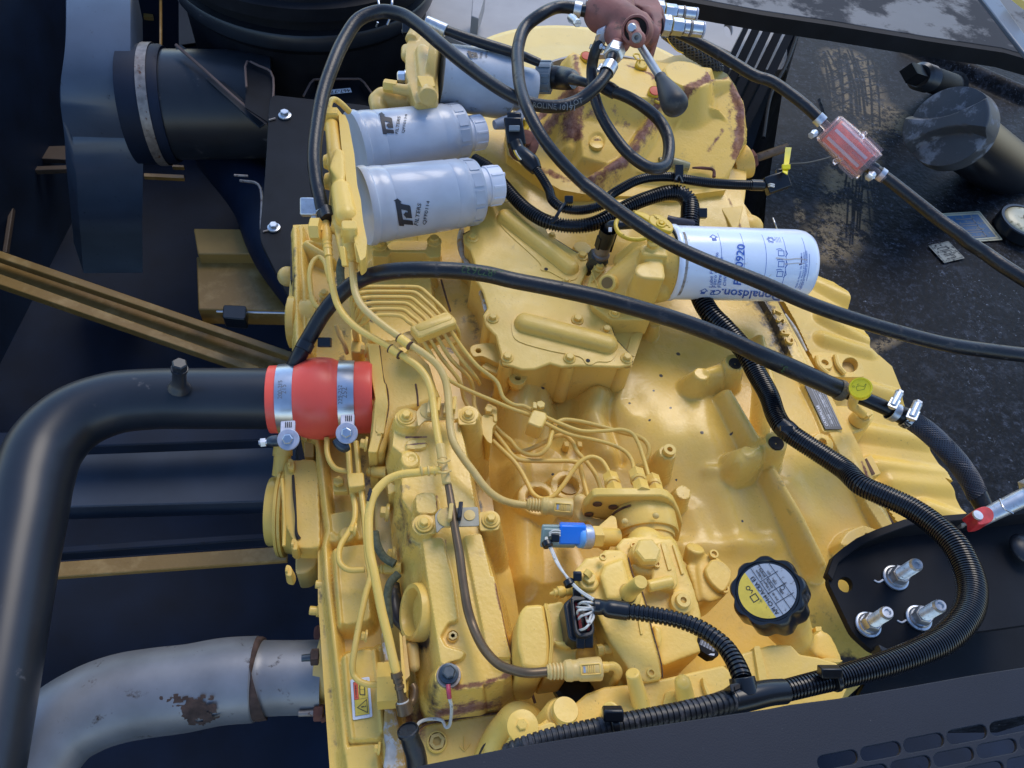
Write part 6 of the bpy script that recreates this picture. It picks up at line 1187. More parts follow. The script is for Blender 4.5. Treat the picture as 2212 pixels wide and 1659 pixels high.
 # hose clamps
def worm(label,a,b,r,screw,mt_='zinc',group='small hose clamps',z_up=.012):
 t=thing('hose_clamp',label,'clamp',a,group);pa,pb=P(*a),P(*b);s_=S(*a);L_=np.linalg.norm(pb-pa)
 m=MB();m.lathe(pa,pb-pa,[(0,r*s_),(.0004,(r+1.4)*s_),(L_-.0004,(r+1.4)*s_),(L_,r*s_)],36,False);obj('band',m,mt_,t)
 (su,sv,sz),(tu,tv,tz),sr=screw;qa,qb=P(su,sv,sz),P(tu,tv,tz);s2=S(su,sv,sz)
 m=MB();m.cyl(qa,qb,sr*s2,n=20);d_=unit(qb-qa);m.box(qa+(qb-qa)*.3,d_*np.linalg.norm(qb-qa)*.32,unit(np.cross(d_,CAM-qa))*sr*s2*1.15,unit(CAM-qa)*sr*s2*.9);obj('housing',m,mt_,t,bevel=.0008)
 m=MB();m.hexa(qb,d_,sr*s2*1.05,.004,.1);m.box(qb+d_*.004,d_*.0003,unit(np.cross(d_,Zax))*sr*s2*.8,Zax*.0006);obj('screw_head',m,mt_,t);return t
worm('crimped silver clamp on the hose at the left of the valve',c(2,0,535,75)+(.30,),c(2,0,600,88)+(.30,),15,(c(2,0,505,150)+(.31,),c(2,0,560,195)+(.315,),8))
worm('silver ring clamp at the end of the printed hose',c(2,0,855,560)+(.30,),c(2,0,815,630)+(.297,),15.5,(c(2,0,775,560)+(.30,),c(2,0,750,600)+(.30,),4))
worm('silver ring clamp on the loop hose just below the valve',c(2,0,735,400)+(.275,),c(2,0,722,440)+(.27,),14,(c(2,0,760,395)+(.285,),c(2,0,790,410)+(.285,),5))
worm('silver clamp at the upper left end of the clear inline filter',R1(360,765)+(.197,),R1(395,800)+(.193,),12.5,(R1(350,865)+(.20,),R1(330,880)+(.20,),7))
worm('silver clamp at the lower right end of the clear inline filter',R1(765,1130)+(.163,),R1(795,1152)+(.161,),13,(R1(725,1140)+(.17,),R1(705,1155)+(.17,),8))
worm('upper silver worm clamp on the hose joint below the dipstick',R2(835,1185)+(.088,),R2(880,1207)+(.086,),20,(R2(850,1165)+(.106,),R2(895,1080)+(.106,),9))
t=worm('lower printed worm clamp on the braided hose',R2(935,1228)+(.084,),R2(975,1252)+(.083,),21.3,(R2(975,1240)+(.105,),R2(1015,1150)+(.105,),10))
m=MB();fm=on_plane(P(*R2(950,1280),.112),P(*R2(985,1275),.112)-P(*R2(915,1295),.112),P(*R2(950,1250),.112)-P(*R2(950,1290),.112))
pa=P(*R2(935,1228),.084);pb=P(*R2(975,1252),.083);oc=on_cyl(pa,pb-pa,22.9*S(*R2(950,1240),.084),CAM-pa,3e-4)
sg=1 if(oc(0,.005)-oc(0,0))@UP>0 else-1
text(m,'HWM',lambda x,y,l=0:oc(x,sg*y,l),np.linalg.norm(pb-pa)*.5,-.012,.011,R(90),bold=.03);obj('stamp',m,'ink_black',t)
for lb,(a,b,r)in{'zinc sleeve clamp joining the hose above the top fuel filter':(c(1,0,1560,195)+(.2,),c(1,0,1640,250)+(.2,),14)}.items():
 t=thing('hose_ferrule',lb,'ferrule',a);m=MB();m.pcyl(c(1,0,1470,180)+(.2,),c(1,0,1645,265)+(.195,),11,13.5);obj('ferrule',m,'zinc',t,bevel=.001)
hose('black cable running behind the top fuel filter',cs(1,0,(1630,258,.195),(1800,320,.19),(2000,385,.185),(2212,450,.18))+cs(2,0,(110,490,.17),(240,545,.165)),[10.5,11.5,11.5,11,10,9])
# fuel filters
t_rf=[None]
def can(t,la,lr,ra,rr_px,z2,mt_,flats=True,ridges=(.10,.155),ends=True):
 """la/ra: grid centres of the left and right ends, radii px; real radius is constant so the left end comes nearer"""
 z1=z2+.012;a,b=P(la[0],la[1],z1),P(ra[0],ra[1],z2);L_=np.linalg.norm(b-a);ax=unit(b-a);rA=lr*S(la[0],la[1],z1)*.985;r=rr_px*S(ra[0],ra[1],z2)*1.08
 R_=lambda d:rA+(r-rA)*min(1,max(0,d/(L_*.75)))
 pr=[(0,.90),(.0,.99),(.004,1.02),(.009,1.02),(.011,.985),(.018,.975),(.020,.985),(L_*.19,.975),(L_*.205,.955),(L_*.22,.965),(L_*.72,.965),(L_*.735,.945),(L_*.75,.955),(L_*.84,.955),(L_*.85,.935),(L_*.86,.925),(L_*.965,.915),(L_*.985,.89),(L_*.998,.80),(L_,.7),(L_+.001,.3),(L_,.001)]
 m=MB();m.lathe(a,ax,[(d,q*R_(d))for d,q in pr],72);obj('can',m,mt_,t,smooth=32)
 t_rf[0]=lambda d:R_(d)*.968
 if flats:
  x,y,_=frame(ax)
  for k in range(12):
   th=k*math.pi/6;d_=math.cos(th)*x+math.sin(th)*y;s1=-math.sin(th)*x+math.cos(th)*y
   c0=a+ax*L_*.92+d_*r*.915;m=MB();m.box(c0,ax*L_*.042,s1*r*.19,d_*r*.009);obj('wrench_flat',m,mt_,t,bevel=.002)
 return a,b,ax,r,L_
LOGO=[(540,340),(690,470),(640,470),(645,500),(720,530),(900,560),(950,580),(972,640),(1020,990),(850,978),(845,1000),(735,875),(810,780),(850,805),(880,790),(868,750),(820,735),(665,700),(720,1020),(740,1035),(1035,1070),(1055,1215),(755,1190),(760,1250),(600,1240),(465,435),(410,420)]
def tj_print(t,hit,u0,v0,sc,sy=1.0):
 k=.0661*sc;f=lambda x,y:(u0+(x-800)*k,v0+(y-850)*k*sy);m=MB();wrap_poly(m,[f(*p)for p in LOGO],hit)
 x,y=f(1205,862);text_fit(m,'FILTERS',hit,x,y,48*sc*sy,8.2*sc,81,.12,.015);x,y=f(1490,812);text_fit(m,'QFF0114',hit,x,y,52*sc*sy,8.4*sc,80,0,.008)
 obj('printing',m,'ink_black',t)
def plug_white(t,b,ax,r,off,pip):
 c0=b+off;m=MB();m.lathe(c0,ax,[(-.004,r*.50),(.012,r*.52),(.013,r*.56),(.034,r*.56),(.035,r*.53),(.036,r*.46),(.036,.001)],40);obj('drain_plug',m,'white_plastic',t,smooth=30)
 x,y,_=frame(ax)
 for k in range(10):
  d_=math.cos(k*.628)*x+math.sin(k*.628)*y;m=MB();m.box(c0+ax*.024+d_*r*.56,ax*.009,np.cross(ax,d_)*.0018,d_*.0012);obj('grip_rib',m,'white_plastic',t,bevel=.0005)
 if pip:m=MB();m.cyl(c0+ax*.034+UP*r*.28,c0+ax*.044+UP*r*.28,.004,.0035,14);obj('vent_pip',m,'white_plastic',t)
t=thing('fuel_filter','lower of the two clean pale blue-grey fuel filters with black TJ print','fuel filter',(910,430,.15),'pale blue-grey fuel filters')
a,b,ax,r,L_=can(t,(783,446),85,(1030,413),70,.10,'filter_grey');tj_print(t,cone_hit(a,ax,t_rf[0]),875.8,462.2,1.0);plug_white(t,b,ax,r,UP*r*.10,True)
t=thing('fuel_filter','upper of the two clean pale blue-grey fuel filters with black TJ print','fuel filter',(880,300,.15),'pale blue-grey fuel filters')
a,b,ax,r,L_=can(t,(765,322),80,(998,285),61,.085,'filter_grey');tj_print(t,cone_hit(a,ax,t_rf[0]),838,269,.80);plug_white(t,b,ax,r,-UP*r*.10,False)
_keep=0
t=thing('fuel_filter','dirty grey bowl-shaped fuel filter furthest up, with a grey drain nut','fuel filter',(1020,170,.15),'pale blue-grey fuel filters')
r=70*S(1095,190,.12);z1=.135;a,b=P(951,163,z1),P(1100,188,.12);L_=np.linalg.norm(b-a);ax=unit(b-a)
m=MB();m.lathe(a,ax,[(0,r*.85),(0,r*.95),(.006,r*.95),(.010,r*.92),(.02,r*.93),(L_*.6,r*.97),(L_*.92,r*.97),(L_*1.0,r*.93),(L_*1.04,r*.8),(L_*1.05,r*.7),(L_*1.06,r*.66),(L_*1.06+.03,r*.64),(L_*1.06+.036,r*.58),(L_*1.06+.04,r*.3)],72);obj('can',m,'filter_grey_dirty',t,smooth=32)
tj_print(t,cyl_hit(a,ax,r*.97),1023,118,.62,.42)
na,nb=P(*c(2,0,215,665),.125),P(*c(2,0,345,668),.13);s_=S(*c(2,0,280,665),.125);L2_=np.linalg.norm(nb-na)
m=MB();m.lathe(na,nb-na,[(0,28*s_),(.002,32*s_),(L2_*.9,32*s_),(L2_,30*s_)],40);x,y,_=frame(nb-na);obj('drain_nut',m,'grey_plastic',t,smooth=30)
for k in range(10):
 d_=math.cos(k*.628)*x+math.sin(k*.628)*y;m=MB();m.box(na+(nb-na)*.55+d_*32*s_,unit(nb-na)*L2_*.4,np.cross(unit(nb-na),d_)*.003,d_*.0016);obj('nut_rib',m,'grey_plastic',t,bevel=.0006)
m=MB();m.tube(cs(2,0,(330,665,.13),(430,675,.135),(520,690,.15),(560,700,.155)),[24,24,20,12],28);obj('rubber_boot',m,'rubber',t)
m=MB();m.prism(round_poly(cs(2,0,(500,650),(550,655),(570,710),(535,725),(505,690)),8),.175,.165);obj('boot_tab',m,'grey_plastic',t,bevel=.001)
m=MB();m.tube([c(1,0,2060,1080)+(.10,),c(1,0,2150,1060)+(.10,),c(2,0,20,1040)+(.10,),c(2,0,80,980)+(.10,)],[10,14,15,10],14);obj('bottom_boss',m,'filter_grey_dirty',t,bevel=0)
# filter bases
fb=thing('filter_base','yellow cast base carrying the two fuel filters','filter base',(745,400,.18))
zb_=.185
m=MB();m.prism(round_poly(cs(1,0,(712,992),(768,985),(800,1060),(850,1330),(875,1600))+cs(1,1,(905,60),(925,250),(960,420),(950,560),(900,600),(850,420),(815,150),(790,0))+cs(1,0,(770,1500),(735,1250)),5),zb_+.012,zb_-.012);obj('flange_strip',m,'yellow',fb,bevel=.002)
m=MB()
m.pcaps(c(1,0,655,1080)+(zb_,),c(1,0,690,1330)+(zb_,),15,18);m.pcaps(c(1,0,690,1330)+(zb_,),c(1,0,740,1650)+(zb_,),17,20)
m.pcaps(c(1,0,735,1640)+(zb_+.006,),c(1,1,780,210)+(zb_+.006,),22,25);m.prism(round_poly(cs(1,0,(690,1265),(760,1290),(775,1540),(700,1545),(625,1440)),8),zb_+.014,zb_-.01)
m.prism(cs(1,0,(600,1020),(720,1010),(800,1500),(820,1659),(650,1659),(610,1300)),zb_-.006,zb_-.02);m.prism(cs(1,1,(640,0),(850,0),(900,400),(860,520),(720,520),(650,200)),zb_-.004,zb_-.02)
m.pcyl(c(1,0,580,1400)+(zb_-.01,),c(1,0,660,1400)+(zb_-.01,),15);m.pcyl(c(1,0,590,1565)+(zb_-.01,),c(1,0,700,1575)+(zb_-.01,),18);m.pcyl(c(1,0,600,1020)+(zb_,),c(1,0,700,1020)+(zb_,),10)
m.pcyl(c(1,1,650,310)+(zb_-.015,),c(1,1,760,320)+(zb_-.015,),14);m.pcaps(c(1,0,700,1600)+(zb_-.01,),c(1,1,660,170)+(zb_-.02,),14,10)
obj('casting',m,'yellow',fb,remesh=.0019,sm=5)
m=MB();m.hexa(P(*c(1,0,650,1010),zb_+.0),P(*c(1,0,650,1060),zb_)-P(*c(1,0,650,1010),zb_),.017,.014,.1);obj('top_nut',m,'yellow',fb)
m=MB();m.prism(round_poly(cs(1,1,(735,240),(870,240),(878,320),(740,320)),6),zb_+.022,zb_-.005);obj('outlet_block',m,'yellow',fb,bevel=.003)
pa,pb=P(*c(1,1,800,330),zb_),P(*c(1,1,835,600),zb_-.015);axn=pb-pa;L_=np.linalg.norm(axn);s_=S(*c(1,1,810,400),zb_)
m=MB();m.hexa(pa+axn*.08,axn,21*s_,L_*.16,.12,rot=.3);obj('outlet_nut',m,'yellow',fb)
m=MB();m.lathe(pa,axn,[(L_*.24,17*s_),(L_*.28,18.5*s_),(L_*.62,18.5*s_),(L_*.66,17*s_),(L_*.8,15*s_),(L_*.84,13*s_),(L_*.93,12*s_),(L_*.95,11*s_),(L_*.97,12.5*s_),(L_*.99,11*s_),(L_*1.02,12.5*s_),(L_*1.05,11*s_),(L_*1.07,12*s_),(L_*1.15,10*s_),(L_*1.3,9.5*s_)],32);obj('push_fitting',m,'yellow',fb,smooth=30)
for x,y in((760,560),(885,530)):m=MB();m.box(P(*c(1,1,x,y),zb_+.004),RT*.003,unit(axn)*.012,FW*.005);obj('latch_ear',m,'yellow',fb,bevel=.001)
pa,pb=P(*c(1,1,600,265),zb_-.015),P(*c(1,1,625,560),zb_-.02);axn=pb-pa;L_=np.linalg.norm(axn);s_=S(*c(1,1,610,400),zb_)
m=MB();m.lathe(pa,axn,[(-.012,9*s_),(0,9*s_),(L_*.18,9.5*s_),(L_*.2,12*s_),(L_*.24,13*s_),(L_*.5,12*s_),(L_*.58,10*s_),(L_*.6,9*s_),(L_*.63,10.5*s_),(L_*.68,10.5*s_),(L_*.7,9*s_),(L_*.76,10.5*s_),(L_*.8,10.5*s_),(L_*.82,9*s_),(L_,8.8*s_)],28);obj('banjo_outlet',m,'yellow',fb,smooth=30)
m=MB();m.hexa(P(*c(1,1,560,325),zb_-.01),-RT,.014,.012,.1);m.cyl(P(*c(1,1,540,380),zb_-.02),P(*c(1,1,540,300),zb_-.02),.011);obj('banjo_bolt',m,'yellow',fb)
m=MB();m.tube(cs(1,0,(640,1000,.19),(632,930,.195),(645,875,.195),(685,862,.19),(735,895,.185),(805,965,.17)),6.5,14);obj('bleed_pipe',m,'yellow',fb)
m=MB();m.pcyl(c(1,1,600,160)+(zb_-.01,),c(1,1,625,235)+(zb_-.01,),17,16);obj('hose_end_seal',m,'rubber',h1)
t=thing('hose_clamp','silver clamp where the arching hose meets the fuel filter base','clamp',(685,455,.18),'small hose clamps');m=MB();m.pcyl(c(1,1,580,160)+(zb_-.012,),c(1,1,587,190)+(zb_-.012,),17.5,17.5);obj('band',m,'zinc',t);m=MB();m.box(P(*c(1,1,470,130),zb_-.01),RT*.012,UP*.011,FW*.005);m.box(P(*c(1,1,505,215),zb_-.02),RT*.004,UP*.014,FW*.004);obj('clamp_ear',m,'zinc',t,bevel=.002)
hb=thing('upper_filter_head','dirty yellow cast head of the grey upper fuel filter','filter base',(920,150,.18))
zu=z1
m=MB();m.lathe(P(944,162,zu),P(951,163,zu)-P(930,160,zu),[(-.014,r*.80),(-.012,r*.98),(.000,r*1.0),(.002,r*.9)],44)
m.prism(round_poly(cs(1,0,(1330,310),(1460,290),(1560,380),(1580,860),(1380,910),(1290,620),(1290,420)),10),zu+.012,zu-.02)
m.pcaps(c(1,0,1440,450)+(zu+.014,),c(1,0,1480,760)+(zu+.014,),16,19);m.pcaps(c(1,0,1300,430)+(zu,),c(1,0,1300,490)+(zu,),12);m.pcyl(c(1,0,1340,350)+(zu+.01,),c(1,0,1385,265)+(zu+.01,),14)
m.pcyl(c(1,0,1185,760)+(zu,),c(1,0,1340,790)+(zu,),11,13);m.pcaps(c(1,0,1100,860)+(zu-.03,),c(1,0,1300,880)+(zu-.03,),26,22);m.pcaps(c(1,0,1050,870)+(zu-.03,),c(1,0,1060,940)+(zu-.03,),20,18);m.pcyl(c(1,0,1290,665)+(zu,),c(1,0,1350,670)+(zu,),15)
m.pcyl(c(1,0,1470,760)+(zu+.02,),c(1,0,1490,840)+(zu+.03,),19,20)
obj('casting',m,'yellow_dusty',hb,remesh=.0019,sm=4)
m=MB();m.prism(round_poly(cs(1,0,(1390,650),(1530,660),(1550,740),(1440,770)),4),zu+.038,zu+.02);obj('tape_label',m,'yellow',hb,bevel=.001)
m=MB();m.hexa(P(*c(1,0,1290,665),zu),-RT,12*S(*c(1,0,1290,665),zu),.012,.15);m.cyl(P(*c(1,0,1285,665),zu),P(*c(1,0,1300,665),zu),.0105,n=20);obj('silver_bolt',m,'steel',hb)
m=MB();m.hexa(P(*c(1,0,1215,755),zu),P(*c(1,0,1150,745),zu)-P(*c(1,0,1215,755),zu),14*S(*c(1,0,1180,750),zu),.020,.12);obj('side_plug',m,'yellow',hb)
m=MB();m.pcyl(c(1,0,1300,300)+(zu,),c(1,0,1370,235)+(zu+.01,),12,14);m.box(P(*c(1,0,1345,240),zu+.01),RT*.015,UP*.012,FW*.008);obj('top_sensor',m,'black_plastic',hb,bevel=.002)
m=MB();m.ball(P(*c(1,0,1300,270),zu),.008);obj('sensor_tip',m,'zinc',hb)
# metal fuel pipes
fp=thing('fuel_pipe','long fuel pipe ending at the lower quick connector, brown bare metal at its lower half','fuel pipe',(900,800,.15),'thick fuel pipes')
T1=cs(1,1,(628,540,.165),(640,680,.16),(665,830,.155),(700,960,.15),(765,1070,.148),(880,1180,.145),(1010,1260,.142),(1160,1345,.14),(1290,1430,.138),(1400,1510,.135),(1470,1600,.132))+cs(1,2,(1505,30,.13),(1530,150,.127),(1550,320,.125),(1580,500,.123),(1610,640,.122))
m=MB();m.tube(T1,[7.5]*8+[8]*8,20,8);obj('upper_pipe',m,'yellow',fp)
T2=cs(1,2,(1625,740,.121),(1665,900,.119),(1695,1080,.118),(1720,1250,.117),(1760,1480,.115),(1780,1640,.113))+cs(1,3,(1800,120,.111),(1830,290,.109),(1870,420,.107),(1930,560,.112),(2010,680,.122),(2110,770,.132),(2230,815,.14))+cs(2,3,(140,838,.145),(330,825,.145))
m=MB();m.tube(T2,[8]*2+[9]*2+[10]*3+[10.5]*8,22,8);obj('lower_pipe',m,'bronze_pipe',fp)
for(a,b,r0)in((c(1,2,1590,520),c(1,2,1612,660),10.5),(c(1,2,1635,760),c(1,2,1650,870),10)):
 m=MB();m.pcyl(a+(.123,),b+(.121,),r0,r0);obj('pipe_collar',m,'yellow_dusty',fp,bevel=.0015)
m=MB();m.pcyl(c(1,2,1605,655)+(.122,),c(1,2,1630,770)+(.121,),10.5);obj('tee_body',m,'yellow_dusty',fp,bevel=.001)
for x,y in((1618,665),(1628,755)):m=MB();m.tube([(c(1,2,x-48,y+6))+(.128,),c(1,2,x,y+14)+(.134,),c(1,2,x+52,y-6)+(.128,)],3,8);obj('tee_ring',m,'yellow_dusty',fp)
m=MB();m.tube(cs(1,2,(1600,745,.123),(1500,750,.12),(1400,765,.118),(1260,780,.115),(1150,820,.112),(1065,895,.11),(1005,990,.108),(978,1110,.106),(975,1300,.104),(985,1450,.102),(1020,1620,.10))+cs(1,3,(1050,120,.096),(1090,320,.09),(1140,520,.085),(1180,700,.08),(1215,850,.075)),[9]*5+[9.5]*6+[10]*5,20,8);obj('branch_pipe',m,'yellow',fp)
for x in(1420,1480,1530):m=MB();m.pcyl(c(1,2,x,752)+(.12,),c(1,2,x+22,750)+(.12,),11.5);obj('branch_ring',m,'yellow_dusty',fp,bevel=.001)
for(x0,y0_),(x1,y1_)in(((958,1010),(988,920)),((965,960),(985,905))):m=MB();m.tube([c(1,2,x0+8,y0_)+(.118,),c(1,2,x1+6,y1_)+(.1185,)],3,8);obj('bare_spot',m,'dark_seam',fp)
pa,pb=P(*c(1,3,1210,830),.077),P(*c(1,3,1275,1110),.06);axn=pb-pa;L_=np.linalg.norm(axn);s_=S(*c(1,3,1240,950),.07)
m=MB();m.lathe(pa,axn,[(0,12*s_),(L_*.15,13*s_),(L_*.17,10*s_),(L_*.3,11*s_),(L_*.32,9*s_),(L_*.4,9*s_),(L_*.42,11*s_),(L_*.5,11*s_),(L_*.52,9*s_),(L_*.85,10.5*s_),(L_*.86,12*s_),(L_*.92,12.5*s_),(L_*.93,17*s_),(L_*1.25,18*s_),(L_*1.3,14*s_)],28);obj('end_fitting',m,'bronze_pipe',fp,smooth=30)
m=MB();m.lathe(pa+axn*.88,axn,[(0,12.5*s_),(.002,13.5*s_),(.004,12.5*s_)],28);obj('white_clip',m,'wire_white',fp)
m=MB();m.tube(cs(1,3,(1290,1130,.055),(1350,1090,.05),(1370,980,.05),(1350,940,.05)),9,14);obj('end_elbow',m,'bronze_pipe',fp)
fp2=thing('fuel_pipe','long fuel pipe beside the branch, ending at the upper quick connector above the pump','fuel pipe',(1000,900,.15),'thick fuel pipes')
m=MB();m.tube(cs(1,1,(832,620,.172),(840,740,.168),(862,880,.165),(915,985,.162),(1000,1070,.158),(1110,1160,.155),(1230,1245,.152),(1350,1330,.148),(1470,1410,.142),(1570,1500,.137),(1630,1610,.132))+cs(1,2,(1655,60,.128),(1668,220,.125),(1678,380,.122),(1710,510,.12),(1790,640,.115),(1880,760,.11),(1960,870,.105),(2040,950,.10),(2130,1005,.095),(2212,1030,.09))+cs(2,2,(60,1040,.088),(150,1050,.086)),[8]*11+[8.5]*12,20,8);obj('pipe_body',m,'yellow_dusty',fp2)
for(i,j,x0,y0_,x1,y1_,z_,q)in((1,1,1165,1355,1240,1405,.139,fp),(1,1,1240,1262,1325,1325,.151,fp2)):
 m=MB();m.pcyl(c(i,j,x0,y0_)+(z_,),c(i,j,x1,y1_)+(z_,),10.5);obj('clip_sleeve',m,'yellow',q,bevel=.001)
 for(x,y)in((x0-4,y0_-2),(x1+4,y1_+2)):
  d_=P(*c(i,j,x1,y1_),z_)-P(*c(i,j,x0,y0_),z_);m=MB();m.lathe(P(*c(i,j,x,y),z_),d_,[(-.0006,10.6*S(*c(i,j,x,y),z_)),(.0006,10.6*S(*c(i,j,x,y),z_))],24);obj('clip_joint',m,'brown_seam',q)
m=MB();m.prism(round_poly(cs(1,1,(1200,1350),(1330,1330),(1290,1390),(1250,1395)),3),.13,.12);obj('clip_web',m,'yellow',fp2,bevel=.001)
# thin pipes on the front housing
tn=thing('return_pipe','thin yellow return pipe with a narrow loop on the upper front housing','thin pipe',(690,630,.02),'thin yellow pipes')
m=MB();m.tube(cs(1,1,(640,780,.04),(620,700,.03),(590,600,.022),(545,565,.02),(495,600,.02),(465,690,.02),(470,820,.02),(490,930,.02),(530,995,.02),(600,1015,.02)),5.5,14);obj('pipe_body',m,'yellow',tn)
m=MB();m.tube(cs(1,1,(690,1150,.05),(720,1240,.04),(770,1330,.03),(785,1390,.02),(720,1200,.03)),4.5,10);obj('spur',m,'yellow_dusty',tn)
tn=thing('return_pipe','thin yellow pipe bending right below the red coupler','thin pipe',(710,1000,.02),'thin yellow pipes')
m=MB();m.tube(cs(1,2,(612,470,.02),(615,590,.02),(640,670,.02),(690,730,.02),(760,750,.02),(820,752,.02)),6,14);obj('pipe_body',m,'yellow',tn)
tn=thing('return_pipe','thin yellow pipe with a wide bend left under the square clip','thin pipe',(760,1150,.03),'thin yellow pipes')
m=MB();m.tube(cs(1,2,(795,520,.03),(805,650,.03),(812,770,.03),(825,880,.03),(845,980,.03),(858,1090,.03),(845,1200,.03),(790,1300,.03),(735,1390,.03),(715,1480,.03),(735,1560,.03),(800,1605,.03),(940,1605,.03)),6.5,16);obj('pipe_body',m,'yellow',tn)
tn=thing('return_pipe','thin yellow pipe from the square clip down to the brass-like nut by the sticker','thin pipe',(780,1400,.04),'thin yellow pipes')
m=MB();m.tube(cs(1,2,(865,500,.035),(880,650,.035),(890,780,.035),(905,900,.035),(930,1080,.035),(945,1300,.035),(962,1500,.035),(985,1640,.04))+cs(1,3,(985,30,.04),(955,130,.04),(920,280,.04),(885,450,.04),(855,620,.04),(835,770,.035),(845,850,.03),(890,905,.03),(960,935,.03),(1070,940,.03)),[6]*8+[7]*10,16);obj('pipe_body',m,'yellow',tn)
m=MB();m.hexa(P(*c(1,3,1050,950),.03),P(*c(1,3,1190,940),.03)-P(*c(1,3,1050,950),.03),.022,.030,.1,rot=.4);obj('end_nut',m,'yellow',tn)
tn=thing('pipe_clip','square yellow clip holding two thin pipes on the front housing','clip',c(1,2,860,830)+(.04,));m=MB();m.prism(round_poly(cs(1,2,(785,770),(930,760),(940,880),(800,895)),5),.047,.02);obj('clip_block',m,'yellow',tn,bevel=.003)
m=MB();m.prism(round_poly(cs(1,2,(810,890),(940,875),(945,905),(880,900),(815,908)),2),.040,.025);obj('clip_lip',m,'yellow_dusty',tn,bevel=.001)
# cloth sleeved hoses
for k,(lb,pts)in enumerate((('grey-green cloth sleeved hose behind the fuel pipes near the top of the housing',cs(1,1,(755,560,.06),(730,650,.05),(735,780,.05),(745,850,.05))),('grey-green cloth sleeved hose curving beside the branch pipe',cs(1,2,(1025,1280,.045),(1050,1400,.045),(1110,1500,.045),(1200,1555,.045))),('grey-green cloth sleeved hose hanging left of the oval port',cs(1,2,(1230,1640,.05))+cs(1,3,(1160,60,.05),(1135,180,.045),(1145,330,.04),(1150,450,.035))))):
 t=thing('cloth_hose',lb,'sleeved hose',pts[0],'cloth sleeved hoses');m=MB();m.tube(pts,9,18);obj('sleeve',m,'sleeve_cloth',t)
for lb,x0,y0_,x1,y1_ in(('yellow stub fitting below the first rocker bolt at the left',960,760,1130,760),('yellow stub fitting just above the oval port',1060,1600,1260,1590)):
 t=thing('stub_fitting',lb,'fitting',c(1,2,x0,y0_)+(.03,),'stub fittings');pa,pb=P(*c(1,2,x0,y0_),.03),P(*c(1,2,x1,y1_),.035);L_=np.linalg.norm(pb-pa);s_=S(*c(1,2,x0,y0_),.03)
 m=MB();m.lathe(pa,pb-pa,[(0,8*s_),(L_*.05,10*s_),(L_*.08,8.5*s_),(L_*.12,10.5*s_),(L_*.2,10.5*s_),(L_*.22,9*s_),(L_*.27,12*s_),(L_,12*s_)],24);obj('stub',m,'yellow',t,smooth=30)
t=thing('lever_bracket','thin upright yellow blade bracket left of the valve cover end','bracket',c(1,3,1280,750)+(.06,));m=MB();m.prism(round_poly(cs(1,3,(1238,480),(1262,520),(1300,1000),(1280,1010),(1262,880)),2),.07,.03);obj('blade',m,'yellow',t,bevel=.0008)
m=MB();m.prism(round_poly(cs(1,3,(1265,520),(1290,510),(1330,860),(1290,900)),2),.06,.03);obj('inner_blade',m,'yellow_dusty',t,bevel=.0008);m=MB();m.pcaps(c(1,3,1350,620)+(.05,),c(1,3,1370,780)+(.05,),14,12);obj('barrel',m,'yellow_dusty',t)
# six injector pipes
IJ='six injector pipes'
hy=[1066,1015,962,912,865,822];xl=[1030,990,965,945,930,915];bx=[1215,1260,1290,1320,1360,1400]
ent=[(1350,1145),(1400,1118),(1455,1090),(1510,1066),(1565,1040),(1620,1015)];exi=[(1432,1275),(1485,1245),(1545,1218),(1602,1192),(1660,1165),(1718,1150)]
nm6=['innermost','second','third','fourth','fifth','outermost']
tails=[cs(1,1,(1530,1430,.075),(1640,1600,.07))+cs(1,2,(1745,10,.065),(1870,70,.065),(2060,150,.065),(2212,215,.06))+cs(2,2,(140,265,.055),(290,340,.05),(480,430,.045),(700,480,.045),(880,530,.045),(985,590,.045),(1035,660,.045),(1055,745,.048)),cs(1,1,(1600,1430,.07),(1760,1640,.055))+cs(1,2,(1800,130,.035),(1850,220,.03),(1920,330,.03)),cs(1,1,(1680,1440,.07),(1850,1620,.05))+cs(1,2,(1880,80,.035),(1890,200,.03),(1960,320,.03)),cs(1,1,(1740,1400,.075),(1890,1590,.06),(1930,1659,.03)),cs(1,1,(1800,1370,.08),(1920,1510,.075),(2080,1640,.07))+cs(1,2,(2140,120,.065),(2230,180,.06))+cs(2,2,(100,190,.058),(170,225,.056),(300,290,.052),(450,355,.05),(600,405,.05),(800,405,.05),(950,395,.05),(1040,430,.05),(1090,510,.05),(1130,620,.05),(1180,790,.052)),cs(1,1,(1750,1220,.08),(1742,1290,.06),(1700,1320,.05))]
for k in range(6):
 z_=.105;xi=ent[k][0]-(ent[k][1]-hy[k])*.94
 pts=cs(1,1,(860+k*6-(k>3)*10,1280,.03),(852+k*2,1180,.06),(xl[k]-95+(5-k)*4-70*(k<0),hy[k]+(52 if k<3 else 60),.09),(xl[k]-40,hy[k]+12,z_),(xl[k]+30,hy[k],z_),((xl[k]+xi)/2,hy[k]-3,z_),(xi-85,hy[k]-1,z_),(xi-35,hy[k]+4,z_),(xi+4,hy[k]+24,z_),(xi+40,hy[k]+56,z_),(*ent[k],z_-.002),((ent[k][0]+exi[k][0])/2,(ent[k][1]+exi[k][1])/2,.1),(*exi[k],.095))+tails[k]
 t=thing('injector_pipe',f'{nm6[k]} of the six thin bent injector pipes at the upper clamp','injector pipe',pts[4],IJ)
 m=MB();m.tube(pts,4.5,16,8);obj('pipe_body',m,'yellow',t,smooth=70)
